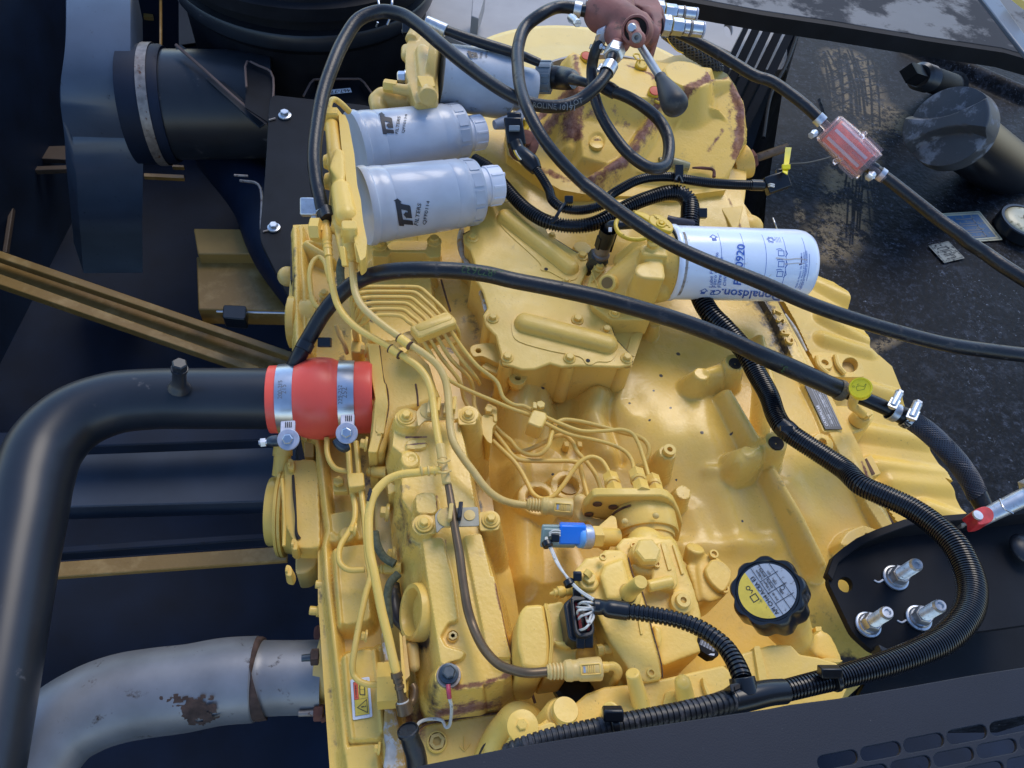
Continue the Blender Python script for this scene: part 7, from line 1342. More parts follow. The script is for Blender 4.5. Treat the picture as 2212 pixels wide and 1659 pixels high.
 # second group, emerging from the lower clamp
low=[('uppermost pipe leaving the lower clamp and looping past the raised boss',cs(1,2,(2045,350,.03),(2130,430,.03))+cs(2,2,(-10,490,.03),(60,570,.03),(150,612,.035),(240,608,.04),(310,540,.045),(340,440,.045),(375,350,.042),(440,312,.04),(560,320,.038),(760,365,.036),(960,420,.036),(1090,455,.04),(1165,510,.042),(1185,590,.04),(1150,660,.035),(1080,710,.03))),('second pipe leaving the lower clamp, running flat toward the left nut',cs(1,2,(2045,400,.03),(2150,530,.03))+cs(2,2,(0,610,.03),(60,652,.03),(150,662,.03),(350,665,.032),(520,668,.034),(580,690,.034),(600,760,.03),(630,880,.03),(655,970,.03))),('third pipe leaving the lower clamp, arching over the sunk plugs',cs(1,2,(2045,445,.025),(2160,570,.02))+cs(2,2,(20,585,.02),(120,575,.02),(250,520,.025),(370,455,.03),(450,445,.03),(520,500,.03),(560,580,.03),(650,680,.03),(720,780,.03),(760,880,.03),(775,960,.03))),('lowest pipe leaving the lower clamp, dipping in a vee below the sunk plugs',cs(1,2,(2045,490,.03),(2150,590,.03))+cs(2,2,(10,660,.03),(70,740,.03),(130,850,.03),(185,950,.032),(260,992,.034),(350,975,.036),(430,890,.04),(520,760,.045),(600,665,.05),(690,630,.052),(770,660,.052),(825,740,.052),(843,800,.052)))]
for lb,pts in low:
 t=thing('pump_pipe',lb,'injector pipe',pts[3],'pipes between the lower clamp and the pump');m=MB();m.tube(pts,5.1,16,8);obj('pipe_body',m,'yellow',t,smooth=70)
 # clamps
t=thing('pipe_clamp','wide yellow clamp bar holding the six injector pipes','clamp',c(1,1,1530,1150)+(.11,))
m=MB();m.prism(round_poly(cs(1,1,(1330,1165),(1355,1150),(1620,1035),(1660,1030),(1725,1090),(1735,1130),(1420,1255),(1395,1250)),6),.113,.100);obj('top_bar',m,'yellow',t,bevel=.002)
m=MB();m.prism(round_poly(cs(1,1,(1400,1265),(1345,1190),(1300,1200),(1230,1240),(1235,1290),(1290,1300),(1385,1300)),6),.094,.075);obj('foot',m,'yellow_dusty',t,bevel=.002)
m=MB();m.prism(round_poly(cs(1,1,(1395,1262),(1735,1140),(1732,1150),(1400,1280)),3),.099,.08);obj('lower_bar',m,'yellow_dusty',t,bevel=.001)
m=MB();a,b=P(*c(1,1,1420,1170),.1125),P(*c(1,1,1650,1085),.1125);d_=unit(b-a);sd_=np.cross(Zax,d_);rgs=[]
for hh,w_ in((0,1.0),(.0012,.85),(.0018,.5)):rgs.append([(b if math.cos(t_)>0 else a)+d_*math.cos(t_)*.0065*w_+sd_*math.sin(t_)*.0065*w_+Zax*hh for t_ in np.arange(24)*math.pi/12])
m.rings(rgs);obj('pressed_rib',m,'yellow',t)
t=thing('pipe_clamp','small yellow clamp with a bolt holding two pipes in the middle','clamp',c(2,2,215,290)+(.07,))
m=MB();m.prism(round_poly(cs(2,2,(185,215),(300,245),(305,290),(265,370),(235,375),(135,335),(140,310)),5),.068,.04);obj('clamp_block',m,'yellow',t,bevel=.003)
m=MB();m.prism(round_poly(cs(2,2,(150,350),(225,375),(222,400),(150,375)),3),.055,.04);obj('clamp_lip',m,'yellow',t,bevel=.001);bolt(t,*c(2,2,245,190),.066,10,kind='h');m=MB();m.prism(round_poly(cs(2,2,(180,150),(215,155),(220,210),(180,205)),3),.07,.06);obj('clamp_tab',m,'yellow',t,bevel=.001)
t=thing('pipe_clamp','tall yellow clamp with a bolt where four pipes turn to the pump','clamp',c(1,2,2010,370)+(.05,))
m=MB();m.prism(round_poly(cs(1,2,(1945,275),(1990,260),(2080,290),(2085,330),(2045,370),(2040,520),(2000,500),(1950,420)),6),.052,.01);obj('clamp_plate',m,'yellow',t,bevel=.003)
m=MB();m.prism(round_poly(cs(1,2,(1985,180),(2010,165),(2085,200),(2085,330),(2050,320),(2050,260),(1990,260)),5),.054,.045);obj('clamp_ear',m,'yellow',t,bevel=.0015);bolt(t,*c(1,2,2010,225),.056,9,kind='h')
# injection pump
pu=thing('injection_pump','yellow fuel injection pump with a big hex plug standing on the engine block','injection pump',(1380,1250,.0))
cA=P(*c(2,2,1130,1145),.080);y0=cA[1]+.002
def pp(x,y,i=2,j=2):return PY(*c(i,j,x,y),y0)
o_=[(605,1115),(622,1060),(700,972),(735,965),(1290,965),(1350,985),(1400,1030),(1445,1120),(1475,1215),(1440,1370),(1330,1330),(1100,1230),(830,1185),(660,1150),(618,1140)]
q=[pp(*k)for k in o_];m=MB();m.rings([[k for k in q],[k+np.array([0,.010,0])for k in q]]);obj('delivery_flange',m,'yellow',pu,bevel=.0018)
for x,y in((738,1033),(872,1058),(665,1122)):
 p=pp(x,y);m=MB();m.lathe(p+[0,-.0006,0],(0,-1,0),[(0,.0052),(.0008,.0050),(.0008,.0001)],20);obj('painted_hole',m,'brown_seam',pu)  # solid discs, coloured dark brown in place of shade inside holes
zc_=.080;cB=P(*c(2,2,1158,1318),zc_);s_=S(*c(2,2,1140,1270),zc_)
m=MB();L_=np.linalg.norm(cB-cA);m.lathe(cA,cB-cA,[(-.004,69*s_),(0,70*s_),(L_*.88,71*s_),(L_*.97,69*s_),(L_*.98,62*s_),(L_*1.2,60*s_),(L_*1.22,56*s_),(L_*1.9,54*s_)],56)
obj('head_drum',m,'yellow',pu,smooth=40)
m=MB();m.prism(round_poly(cs(2,2,(745,1230),(860,1130),(900,1150),(920,1290),(880,1300)),5),.105,.06);obj('drum_web',m,'yellow',pu,bevel=.002)
m=MB();x,y,a_=frame(cB-cA);m.sweep([cA+a_*.0006+.0006*a_+72*s_*(math.cos(t)*x+math.sin(t)*y)for t in np.linspace(2.2,3.2,12)],.0013,6);obj('rust_line',m,'brown_seam',pu)
for x,y in((975,1188),(1243,1138)):m=MB();m.ball(P(*c(2,2,x,y),.1235),.0035);obj('drum_pin',m,'yellow_dusty',pu)
# main body castings
m=MB()
m.prism(cs(2,2,(900,1400),(960,1330),(1080,1310),(1240,1330),(1380,1335),(1440,1420),(1500,1620))+cs(2,3,(1560,60),(1640,330),(1605,560),(1640,650),(1500,700),(1300,780),(1200,500),(1000,0)),.125,.02,.003)
m.pcaps(c(2,2,1150,1400)+(.105,),c(2,3,1180,100)+(.105,),42,50);m.pcaps(c(2,2,1340,1400)+(.112,),c(2,3,1470,120)+(.105,),22,24)
m.prism(cs(2,2,(1250,1370),(1330,1350),(1420,1600))+cs(2,3,(1440,60),(1400,120),(1200,60)),.138,.10);m.pcaps(c(2,3,1180,180)+(.12,),c(2,3,1360,200)+(.118,),13)
m.pcaps(c(2,2,1070,1600)+(.13,),c(2,2,1150,1620)+(.13,),14);m.prism(cs(2,3,(1220,420),(1290,440),(1300,560),(1270,630),(1240,560)),.135,.06)
m.prism(cs(2,3,(1280,500),(1500,510),(1620,640),(1600,700),(1300,770)),.105,.02);m.pcaps(c(2,3,1470,225)+(.09,),c(2,3,1460,225)+(.127,),22,22)
obj('main_casting',m,'yellow',pu,remesh=.0019,sm=4)
m=MB()
m.prism(cs(2,2,(535,1620),(640,1500),(770,1478),(800,1430),(960,1430),(1000,1480),(1045,1659))+cs(2,3,(1130,130),(1290,760),(1300,885),(1150,915),(1070,880),(840,560),(700,250),(545,80)),.142,.03,.003)
m.pcaps(c(2,3,900,780)+(.10,),c(2,3,1100,850)+(.10,),26);m.pcaps(c(2,3,880,60)+(.132,),c(2,3,1020,120)+(.138,),22)
m.prism(cs(2,2,(800,1560),(960,1500),(1010,1659))+cs(2,3,(1000,0),(1050,200),(820,200),(760,0)),.150,.13)
obj('side_casting',m,'yellow',pu,remesh=.0019,sm=4)
m=MB();m.tube([c(2,2,1005,1500)+(.1425,),c(2,2,1050,1659)+(.1425,),c(2,3,1130,150)+(.1425,),c(2,3,1215,480)+(.1425,),c(2,3,1292,770)+(.1425,),c(2,3,1300,880)+(.140,)],1.6,6);obj('joint_line',m,'brown_seam',pu)
for pl,z_ in((((1285,1375),(1320,1370),(1385,1600),(1350,1610)),.1395),(((1385,1385),(1410,1385),(1490,1640),(1465,1645)),.127)):
 m=MB();m.prism(round_poly(cs(2,2,*pl),2),z_,.11);obj('raised_strip',m,'yellow',pu,bevel=.0012)
for pl in(((1090,380),(1115,378),(1135,500),(1112,505)),((930,0),(950,-5),(965,60),(945,65))):m=MB();m.prism(round_poly(cs(2,3,*pl),2),.1435,.13);obj('raised_strip',m,'yellow',pu,bevel=.0008)
for x,y,i,j,z_,r in((1250,1560,2,2,.139,8),(1050,1400,2,2,.13,8),(1420,440,2,3,.106,9),(1200,840,2,3,.142,10),(960,330,2,3,.142,8)):bolt(pu,*c(i,j,x,y),z_,r,kind='s')
# big hex plug, post, boss
m=MB();m.lathe(P(*c(2,2,1155,1470),.138),Zax,[(-.01,30*s_),(.004,28*s_),(.005,24*s_)],36);obj('plug_seat',m,'yellow',pu)
place('hex_plug','hex_head',b_hex,'yellow',pu,P(*c(2,2,1155,1468),.145),(0,0,1),25.5*s_,.1)
m=MB();a,b=P(*c(2,3,1000,150),.148),P(*c(2,3,1115,50),.185);m.lathe(a,b-a,[(-.01,17*s_),(.001,17*s_),(.004,15*s_),(np.linalg.norm(b-a)*.95,13*s_),(np.linalg.norm(b-a),11.5*s_)],32);obj('stop_post',m,'yellow',pu,smooth=40)
m=MB();m.lathe(a,b-a,[(-.014,29*s_),(-.004,29*s_),(-.002,25*s_),(-.0015,17*s_)],36);obj('post_seat',m,'yellow',pu,smooth=40)
m=MB();m.lathe(a,b-a,[(-.0013,18.5*s_),(.0015,17.6*s_)],30,False);obj('post_rust',m,'brown_seam',pu)
m=MB();m.pcyl(c(2,3,1170,90)+(.140,),c(2,3,1385,45)+(.140,),13);obj('cross_barrel',m,'yellow',pu,bevel=.0015)
m=MB();p=P(*c(2,3,1470,222),.134);m.lathe(p,Zax,[(-.01,21*s_),(.0,21*s_),(.001,15*s_),(.004,14.5*s_),(.005,13*s_),(.005,6*s_),(-.002,5.5*s_),(-.002,.0003)],32);obj('drilled_boss',m,'yellow',pu)
bolt(pu,*c(2,2,785,1500),.150,8,kind='s');bolt(pu,*c(2,3,665,25),.147,14,kind='h');m=MB();m.prism(round_poly(cs(2,3,(560,-40),(700,-60),(760,60),(720,120),(620,120),(560,40)),6),.147,.10);obj('bolt_lobe',m,'yellow',pu,bevel=.002)
m=MB();m.tube(cs(2,2,(640,1659,.152),(670,1620,.153)),9,14);obj('lobe_nub',m,'yellow',pu)
# side post with cover disc (right actuator)
m=MB();m.pcyl(c(2,2,1545,1540)+(.075,),c(2,2,1585,1410)+(.09,),19,21);m.prism(round_poly(cs(2,2,(1500,1560),(1660,1530),(1690,1659))+cs(2,3,(1700,200),(1600,230),(1560,60)),8),.085,.02)
m.prism(round_poly(cs(2,2,(1600,1560),(1690,1450),(1790,1500),(1900,1600))+cs(2,3,(1890,60),(1850,180),(1700,230),(1640,180)),14),.088,.03);obj('actuator_body',m,'yellow_worn',pu,remesh=.0018,sm=4)
m=MB();pd_=[c(2,2,*k)for k in((1690,1560),(1740,1510),(1820,1530),(1890,1600),(1900,1659))]+[c(2,3,*k)for k in((1880,70),(1820,140),(1720,60),(1670,-40))];m.prism(smooth_poly(pd_,4),.094,.085);obj('actuator_cover',m,'yellow',pu,bevel=.002)
bolt(pu,*c(2,2,1740,1475),.092,10,kind='s');bolt(pu,*c(2,3,1832,115),.090,10,kind='s')
# left governor housing
m=MB();gA,gB=P(*c(2,3,70,500),.105),P(*c(2,3,300,490),.105);s3=S(*c(2,3,200,500),.105)
m.prism(smooth_poly(cs(2,3,(45,560),(60,350),(110,260),(160,245),(270,250),(300,360),(330,560),(300,790),(110,790),(70,700)),5),.128,.02,.002);obj('end_cover',m,'yellow',pu,bevel=.008,seg=4)
m=MB();m.prism(cs(2,3,(268,245),(440,210),(480,300),(560,560),(560,760),(330,790),(325,560),(295,360)),.124,.02);m.prism(cs(2,3,(440,380),(600,170),(800,140),(870,200),(840,600),(560,600)),.112,.03)
m.prism(cs(2,3,(360,560),(560,560),(600,600),(480,625),(400,600)),.133,.1);m.pcaps(c(2,3,560,680)+(.095,),c(2,3,800,650)+(.095,),24);obj('governor_body',m,'yellow',pu,remesh=.0019,sm=4)
for dx in(0,14):m=MB();m.tube(cs(2,3,(285+dx,240,.128),(312+dx,380,.129),(335+dx,560,.129),(318+dx,790,.127)),2.2,8);obj('cover_rim',m,'yellow',pu)
m=MB();a,b=P(*c(2,3,520,120),.12),P(*c(2,3,330,155),.12);L_=np.linalg.norm(b-a);m.lathe(a,b-a,[(0,11*s3),(L_*.3,12*s3),(L_*.32,10*s3),(L_*.45,13*s3),(L_*.65,13*s3),(L_*.68,9*s3),(L_*.82,10*s3),(L_*.84,6*s3),(L_*1.02,3*s3)],22);obj('bleed_screw',m,'yellow',pu,smooth=30)
m=MB();a,b=P(*c(2,3,735,645),.13),P(*c(2,3,1180,590),.128);L_=np.linalg.norm(b-a);m.lathe(a,b-a,[(0,9*s3),(.0,12*s3),(L_*.1,12.5*s3),(L_*.12,10*s3),(L_*.2,11.5*s3),(L_*.34,11.5*s3),(L_*.345,13*s3),(L_*.36,12*s3),(L_*.94,13.5*s3),(L_,8*s3)],26);m.hexa(a-unit(b-a)*.0003,a-b,6*s3,.0002,.1);obj('horizontal_plunger',m,'yellow',pu,smooth=30)
# clamp bracket at the left of the flange
m=MB();m.prism(round_poly(cs(2,2,(545,1040),(580,975),(650,975),(700,1010),(680,1180),(590,1200),(560,1150)),10),.07,.0);m.pcaps(c(2,2,590,1010)+(.07,),c(2,2,575,1150)+(.06,),16,15);m.prism(cs(2,2,(640,1140),(900,1180),(880,1240),(700,1225)),.07,.02);obj('support_bracket',m,'yellow_dusty',pu,remesh=.0019,sm=4)
# barcode label
fm=on_plane(P(*c(2,3,1700,640),.112),P(*c(2,3,1790,690),.112)-P(*c(2,3,1620,600),.112),P(*c(2,3,1700,600),.112)-P(*c(2,3,1690,680),.112));s4=S(*c(2,3,1700,620),.11)
m=MB();m.prism(round_poly(cs(2,3,(1600,525),(1640,540),(1730,600),(1790,670),(1780,695),(1720,705),(1640,650),(1610,600)),3),.112,.098);obj('black_label',m,'black_paint',pu,bevel=.001)
m=MB();
for k in range(16):stroke_on(m,[(-22*s4+k*2.2*s4,2*s4),(-22*s4+k*2.2*s4,13*s4)],(.4+.6*((k*7)%3)/2)*s4,fm)
poly_on(m,[(2,-10),(14,-6),(14,-1),(6,-5)],fm,sc=s4);obj('label_bars',m,'plate_silver',pu)
# delivery nuts
for lb,(nx,ny),(bx_,by_),r in(('left',(848,800),(890,925),18),('mid',(1072,765),(1115,900),18),('right',(1212,815),(1250,935),16.5)):
 a,b=PY(*c(2,2,bx_,by_),y0+.014),PY(*c(2,2,nx,ny),y0+.042);ax=b-a;L_=np.linalg.norm(ax);s5=S(*c(2,2,nx,ny),.1)
 m=MB();m.hexa(a-ax*.35,ax,r*.98*s5,L_*.62,.08,rot=.2);obj('valve_holder',m,'yellow_worn',pu)
 m=MB();pr=[]
 for k in range(5):pr+=[(L_*(.2+.05*k),r*.68*s5),(L_*(.225+.05*k),r*.6*s5)]
 m.lathe(a,ax,pr+[(L_*.6,r*.6*s5)],22);obj('thread',m,'yellow_dusty',pu)
 m=MB();m.hexa(a+ax*.48,ax,r*s5,L_*.55,.12,rot=.2);m.lathe(a+ax*.42,ax,[(0,r*.8*s5),(L_*.08,r*1.0*s5)],24);m.lathe(a+ax*1.0,ax,[(0,r*.75*s5),(L_*.12,r*.45*s5)],24);obj('union_nut',m,'yellow',pu)
 # sensor with blue collar
se=thing('temperature_sensor','bright blue and silver sensor with a pale plastic plug on the pump side','sensor',c(2,2,600,1330)+(.1,))
a,b=P(*c(2,2,870,1325),.105),P(*c(2,2,320,1312),.118);ax=unit(b-a);L_=np.linalg.norm(b-a);s5=S(*c(2,2,600,1320),.11)
fr_=lambda x:(870-x)/550*L_
m=MB();m.lathe(a,ax,[(-.006,20*s5),(fr_(770),20*s5),(fr_(755),22*s5)],36);obj('port_neck',m,'yellow',se)
m=MB();m.hexa(a+ax*fr_(758),ax,25*s5,fr_(672)-fr_(758),.1,rot=.25);obj('hex_body',m,'yellow',se)
m=MB();m.lathe(a,ax,[(fr_(676),23*s5),(fr_(670),26*s5),(fr_(640),26.5*s5),(fr_(606),26*s5),(fr_(596),24*s5)],44);obj('silver_collar',m,mat('collar_pale',(.42,.46,.55),.35,metal=.5,var=.15,vscale=200),se,smooth=30)
m=MB();m.lathe(a,ax,[(fr_(600),24.5*s5),(fr_(575),24.5*s5),(fr_(560),22*s5),(fr_(545),14*s5)],40);obj('blue_ring',m,mat('blue_pale',(.12,.38,.82),.3),se,smooth=30)
m=MB();m.lathe(a,ax,[(fr_(572),22*s5),(fr_(555),19*s5),(fr_(545),12*s5),(fr_(470),12*s5)],24);m.box(a+ax*fr_(515)+UP*.003,ax*.0145,np.cross(ax,FW)*.0105,FW*.009);obj('blue_cone',m,'blue_plastic',se,bevel=.002)
m=MB();m.box(a+ax*fr_(405)-UP*.0,ax*.0185,np.cross(ax,FW)*.0095,FW*.008);m.box(a+ax*fr_(400),ax*.019,np.cross(ax,FW)*.0120,FW*.0035);m.caps(a+ax*fr_(350),a+ax*fr_(330),.007);obj('plug_shell',m,'pale_connector',se,bevel=.0018)
m=MB();
for k,dy in enumerate((-4,0,4)):m.tube([c(2,2,420,1290+dy*5)+(.129,),c(2,2,360,1285+dy*5)+(.129,),c(2,2,320,1300+dy*3)+(.127,)],1.8,8)
obj('inner_wires',m,'wire_white',se)
lw=thing('sensor_wire','pair of white wires with black cable ties from the sensor to the ribbed conduit','wire',c(2,2,380,1500)+(.12,))
for dx in(-1.6,1.6):
 m=MB();m.tube([c(2,2,340,1270)+(.124,),c(2,2,298,1285)+(.124,),(c(2,2,300,1350)[0]+dx,c(2,2,300,1350)[1],.125),(c(2,2,345,1440)[0]+dx,c(2,2,345,1440)[1],.13),(c(2,2,400,1560)[0]+dx,c(2,2,400,1560)[1],.14),(c(2,3,500,40)[0],c(2,3,500,40)[1]+dx,.15),(c(2,3,590,130)[0],c(2,3,590,130)[1]+dx,.16),(c(2,3,720,215)[0],c(2,3,720,215)[1]+dx*1.3,.168)],2.6,10);obj('wire',m,'wire_white',lw)
for x,y,i,j in((312,1345,2,2),(500,20,2,3)):
 p=P(*c(i,j,x,y),.13 if j==2 else .15);m=MB();m.lathe(p-[.002,.002,0],unit(np.array([.35,-1,.1])),[(0,.0052),(.006,.0052)],18);m.box(p+RT*.007+UP*.002,RT*.004,UP*.004,FW*.003);obj('cable_tie',m,'black_plastic',lw,bevel=.0008)
 # black many-pin connector with wires
ec=thing('pump_connector','black multi-pin connector with red seals and a tangle of white wires','connector',c(2,3,590,370)+(.15,))
m=MB();m.prism(round_poly(cs(2,3,(445,235),(520,175),(680,165),(720,470),(700,530),(560,570),(490,540)),7),.152,.125);obj('shell',m,'black_plastic',ec,bevel=.002)
q=[P(*k,.162)for k in round_poly(cs(2,3,(505,185),(535,165),(670,185),(715,460),(700,505),(640,525),(575,520),(545,480)),5)];hq=[P(*k,.162)for k in round_poly(cs(2,3,(535,215),(650,205),(690,450),(670,480),(590,490),(570,460)),4)]
plate_hole('raised_rim',q,hq,.012,'black_plastic',ec,.0008)
m=MB();m.prism(cs(2,3,(535,215),(650,205),(690,470),(590,490),(570,460)),.1535,.15);obj('seal_pocket',m,'black_plastic',ec)
for pl in(((540,225),(565,220),(610,450),(585,470)),((620,320),(660,320),(680,465),(655,475))):m=MB();m.prism(round_poly(cs(2,3,*pl),2),.156,.150);obj('red_seal',m,'red_seal',ec,bevel=.0006)
for x,y in((590,550),(660,545),(560,170)):m=MB();m.box(P(*c(2,3,x,y),.150),RT*.004,UP*.007,FW*.004);obj('latch',m,'black_plastic',ec,bevel=.001)
wr=[((575,245),(620,225),(680,230),(710,240)),((560,270),(620,275),(690,275),(715,270)),((562,330),(580,295),(640,290),(712,280)),((572,375),(600,345),(660,325),(712,300)),((580,470),(640,445),(700,370),(708,320)),((640,360),(660,400),(670,380),(690,320)),((600,235),(660,250),(700,290),(712,310))]
for k,pl in enumerate(wr):
 m=MB();zz_=[.158,.168+.002*(k%3),.170,.168];m.tube([c(2,3,*p)+(z_,)for p,z_ in zip(pl,zz_)],2.7,10);obj('wire',m,'wire_white',ec)
 # quick connectors at the ends of the two fuel pipes
def quick(label,f0,f1,z,rad,at):
 t=thing('quick_connector',label,'connector',at,'quick connectors of the fuel pipes');a,b=P(*f0,z),P(*f1,z+.002);L_=np.linalg.norm(b-a);s_=S(*f0,z);ax=unit(b-a);r=rad*s_
 pr=[(0,.55),(.02,.62)]
 for k in range(4):pr+=[(.03+.065*k,.60),(.05+.065*k,.74-.02*(k==0)),(.075+.065*k,.74),(.085+.065*k,.60)]
 pr+=[(.30,.7),(.34,.92),(.44,.98),(.48,.90),(.56,.90),(.60,1.0),(.95,1.06),(.985,1.0),(1.0,.85),(1.0,.2)]
 m=MB();m.lathe(a,ax,[(d*L_,q*r)for d,q in pr],36);obj('barrel',m,'yellow_dusty',t,smooth=28)
 up=unit(CAM-a);up=unit(up-np.dot(up,ax)*ax);sd=np.cross(ax,up);c0=a+ax*L_*.76+up*r*.95
 for k in(-1,1):
  m=MB();m.box(c0+sd*k*r*.42,ax*L_*.17,sd*r*.06,up*r*.12);obj('latch_rail',m,'yellow',t,bevel=.0006)
  m=MB();m.box(c0+ax*k*L_*.17,ax*L_*.014,sd*r*.45,up*r*.12);obj('latch_end',m,'yellow',t,bevel=.0006)
 for k in range(4):m=MB();m.box(c0+ax*L_*(-.04+.035*k)+up*r*.04,ax*L_*.010,sd*r*.34,up*r*.1);obj('latch_tooth',m,'yellow',t,bevel=.0004)
 m=MB();m.box(c0-ax*L_*.11+up*r*.0,ax*L_*.018,sd*r*.26,up*r*.06);obj('latch_pin',m,'zinc',t)
 return t
quick('yellow quick connector with a small latch just above the blue sensor',c(2,2,130,1040),c(2,2,525,1075),.088,20,c(2,2,400,1060)+(.09,))
t=quick('yellow quick connector with a small latch below the black pump connector',c(2,3,300,828),c(2,3,775,800),.145,24,c(2,3,600,810)+(.1,))
m=MB();m.pcyl(c(2,3,765,790)+(.145,),c(2,3,830,785)+(.145,),12,11);m.tube(cs(2,3,(815,782,.145),(880,780,.145),(915,820,.14),(905,870,.13),(870,930,.11)),[9,9.5,10,9.5,9],18);obj('outlet_elbow',m,'yellow',t)
# gear housing behind the ribbed conduit
gh=thing('gear_housing','curved yellow gear housing with standing bosses behind the bottom conduit','gear housing',(1500,1500,.05))
arc=cs(2,3,(-40,1400),(60,1330),(250,1270),(340,1200),(520,1120),(640,1015),(800,955),(1000,935),(1300,885),(1600,815),(1830,765),(1900,830),(1990,660),(2212,600))+rs(R3,(60,1000),(160,1000),(205,1050),(300,1065),(400,1095),(440,1140))
low_=[(p[0]+6,p[1]+26)for p in arc][::-1];ZG=.135
m=MB();m.prism(arc+[(1835,1480),(1800,1560),(1106,1640)],ZG,.0,-.02);obj('housing_shell',m,'yellow',gh,bevel=.005,seg=3)
# vertical barrel bosses on its wall
for(x0,y0_,x1,y1_,r0,r1,cap_)in((1040,835,1130,1180,15,21,0),(1475,925,1510,1120,17,22,1),(850,1165,860,1220,19,20,0)):
 m=MB();a,b=P(*c(2,3,x0,y0_),ZG+.028),P(*c(2,3,x1,y1_),ZG-.010);s_=S(*c(2,3,x0,y0_),ZG)
 (m.caps(a,b,r0*s_,r1*s_)if cap_ else m.lathe(a,b-a,[(0,r0*s_*.85),(.001,r0*s_),(np.linalg.norm(b-a),r1*s_)],28));obj('barrel_boss',m,'yellow',gh,bevel=.0 if cap_ else .001)
m=MB();m.prism(round_poly(cs(2,3,(1330,1000),(1420,980),(1440,1120),(1300,1140)),6),ZG+.004,.05);obj('web',m,'yellow',gh,bevel=.003)
m=MB();m.prism(smooth_poly(cs(2,3,(1650,870),(1690,960),(1745,1080),(1720,1090),(1660,960)),3),ZG+.006,.08);obj('rib',m,'yellow',gh,bevel=.002)
m=MB();m.prism(round_poly(cs(2,3,(2090,610),(2140,600),(2212,900),(2150,980)),4),ZG+.004,.1);obj('flat_rib',m,'yellow',gh,bevel=.003)
# filler neck cap and bolt at its left end, with the bent pipe
m=MB();p=P(*c(2,3,440,1190),ZG);s_=S(*c(2,3,440,1190),ZG);m.lathe(p,unit(np.array([.1,.15,1])),[(-.04,44*s_),(-.006,40*s_),(-.001,34*s_),(.000,29*s_),(.004,30*s_),(.005,28*s_),(.008,29*s_),(.010,27*s_)],44);obj('threaded_port',m,'yellow',gh,smooth=35)
m=MB();m.prism(smooth_poly(cs(2,3,(10,1360),(40,1290),(160,1270),(230,1290),(330,1260),(380,1300),(240,1400),(60,1440)),4),ZG+.01,.04);obj('left_lug',m,'yellow',gh,bevel=.004)
m=MB();m.lathe(P(*c(2,3,90,1300),ZG+.012),Zax,[(0,.0135),(.002,.013),(.003,.010)],28);obj('bolt_washer',m,'yellow',gh);bolt(gh,*c(2,3,85,1285),ZG+.014,12,kind='h')
bp=thing('bent_pipe','fat bent yellow pipe at the bottom left of the ribbed conduit','pipe',c(2,3,60,1250)+(.05,))
m=MB();m.tube([c(1,3,1960,1700)+(.02,),c(1,3,1985,1560)+(.03,),c(1,3,2050,1430)+(.04,),c(1,3,2150,1310)+(.055,),c(2,3,60,1240)+(.07,),c(2,3,170,1300)+(.075,),c(2,3,200,1420)+(.07,)],[24,25,27,31,38,36,32],32);obj('pipe_body',m,'yellow',bp)
m=MB();m.tube([c(1,3,1905,1659)+(.045,),c(1,3,1925,1560)+(.045,),c(1,3,1960,1480)+(.045,),c(1,3,2010,1420)+(.05,)],2.2,6);obj('edge_seam',m,'dark_seam',bp)
t=thing('plug_hole','dark green rubber plug half hidden under the lower quick connector','plug',c(2,3,540,930)+(.0,));m=MB();m.lathe(P(*c(2,3,545,910),.012),Zax,[(-.01,.024),(.0,.024),(.003,.020),(.003,.017),(-.004,.016),(-.004,.001)],36);obj('plug_body',m,mat('green_black',(.02,.03,.028),.35),t)
for pts in(cs(2,3,(440,850,.02),(240,950,.01),(170,980,.0)),):t=thing('cast_spur','thin cast spur on the block left of the dark plug','casting',pts[0]);m=MB();m.tube(pts,[5,6,4],10);obj('spur',m,'yellow_dusty',t)
# ribbed conduits
def conduit(label,pts,r,pitch,mt_='conduit',depth=.15,name='ribbed_conduit',**k):
 t=thing(name,label,'conduit',pts[len(pts)//2],'black ribbed conduits');corrugated(pts,r,pitch,'ribbed_tube',t,mt_,depth,**k);return t
k1=conduit('thick black ribbed conduit crossing from the fuel filters to behind the white oil filter',[c(1,0,1880,1370)+(.085,),c(1,0,2000,1450)+(.085,),c(1,0,2130,1590)+(.085,)]+cs(2,1,(50,80,.085),(150,170,.085),(300,255,.088),(500,295,.09),(700,275,.095),(860,200,.10),(1020,115,.105),(1200,45,.11),(1360,5,.115),(1470,20,.115),(1530,90,.11),(1540,190,.105),(1535,290,.10),(1560,500,.085),(1600,800,.075),(1650,950,.075),(1720,1060,.075),(1830,1170,.075),(1950,1300,.075),(2040,1420,.08),(2110,1560,.08)),[12,14,14,14.5,15,15.5,15.5,16,16,16,16,17,18,19,21,21,21.5,22,22,22,22,22,22,22],5.9,depth=.2)
k1b=conduit('thick black ribbed conduit sweeping round the bracket studs to the bottom edge',cs(2,1,(2110,1560,.08),)+rs(R2,(45,1090,.082),(95,1230,.085),(150,1310,.09),(260,1390,.095),(400,1480,.10),(540,1575,.107))+rs(R3,(530,150,.12),(650,205,.13),(790,270,.14),(920,360,.15),(1030,470,.16),(1085,570,.165),(1120,690,.17),(1110,800,.175),(1060,890,.18),(970,975,.185),(830,1045,.19),(650,1110,.195),(450,1165,.20),(250,1215,.205),(80,1258,.205)),[21.5]+[21.5,21.5,22,22,22.5,23,23,24,24.5,26,28,29.5,31,31.5,31.5,31,29,27,25,24,23],6.4,'conduit',.13)
m=MB();m.tube(rs(R2,(128,1285,.091),(165,1315,.0925),(200,1345,.094)),[20.5,21.5,20.5],28);m.box(P(*R2(160,1305),.118),RT*.007,UP*.003,FW*.002);obj('split_joint',m,'conduit',k1b)
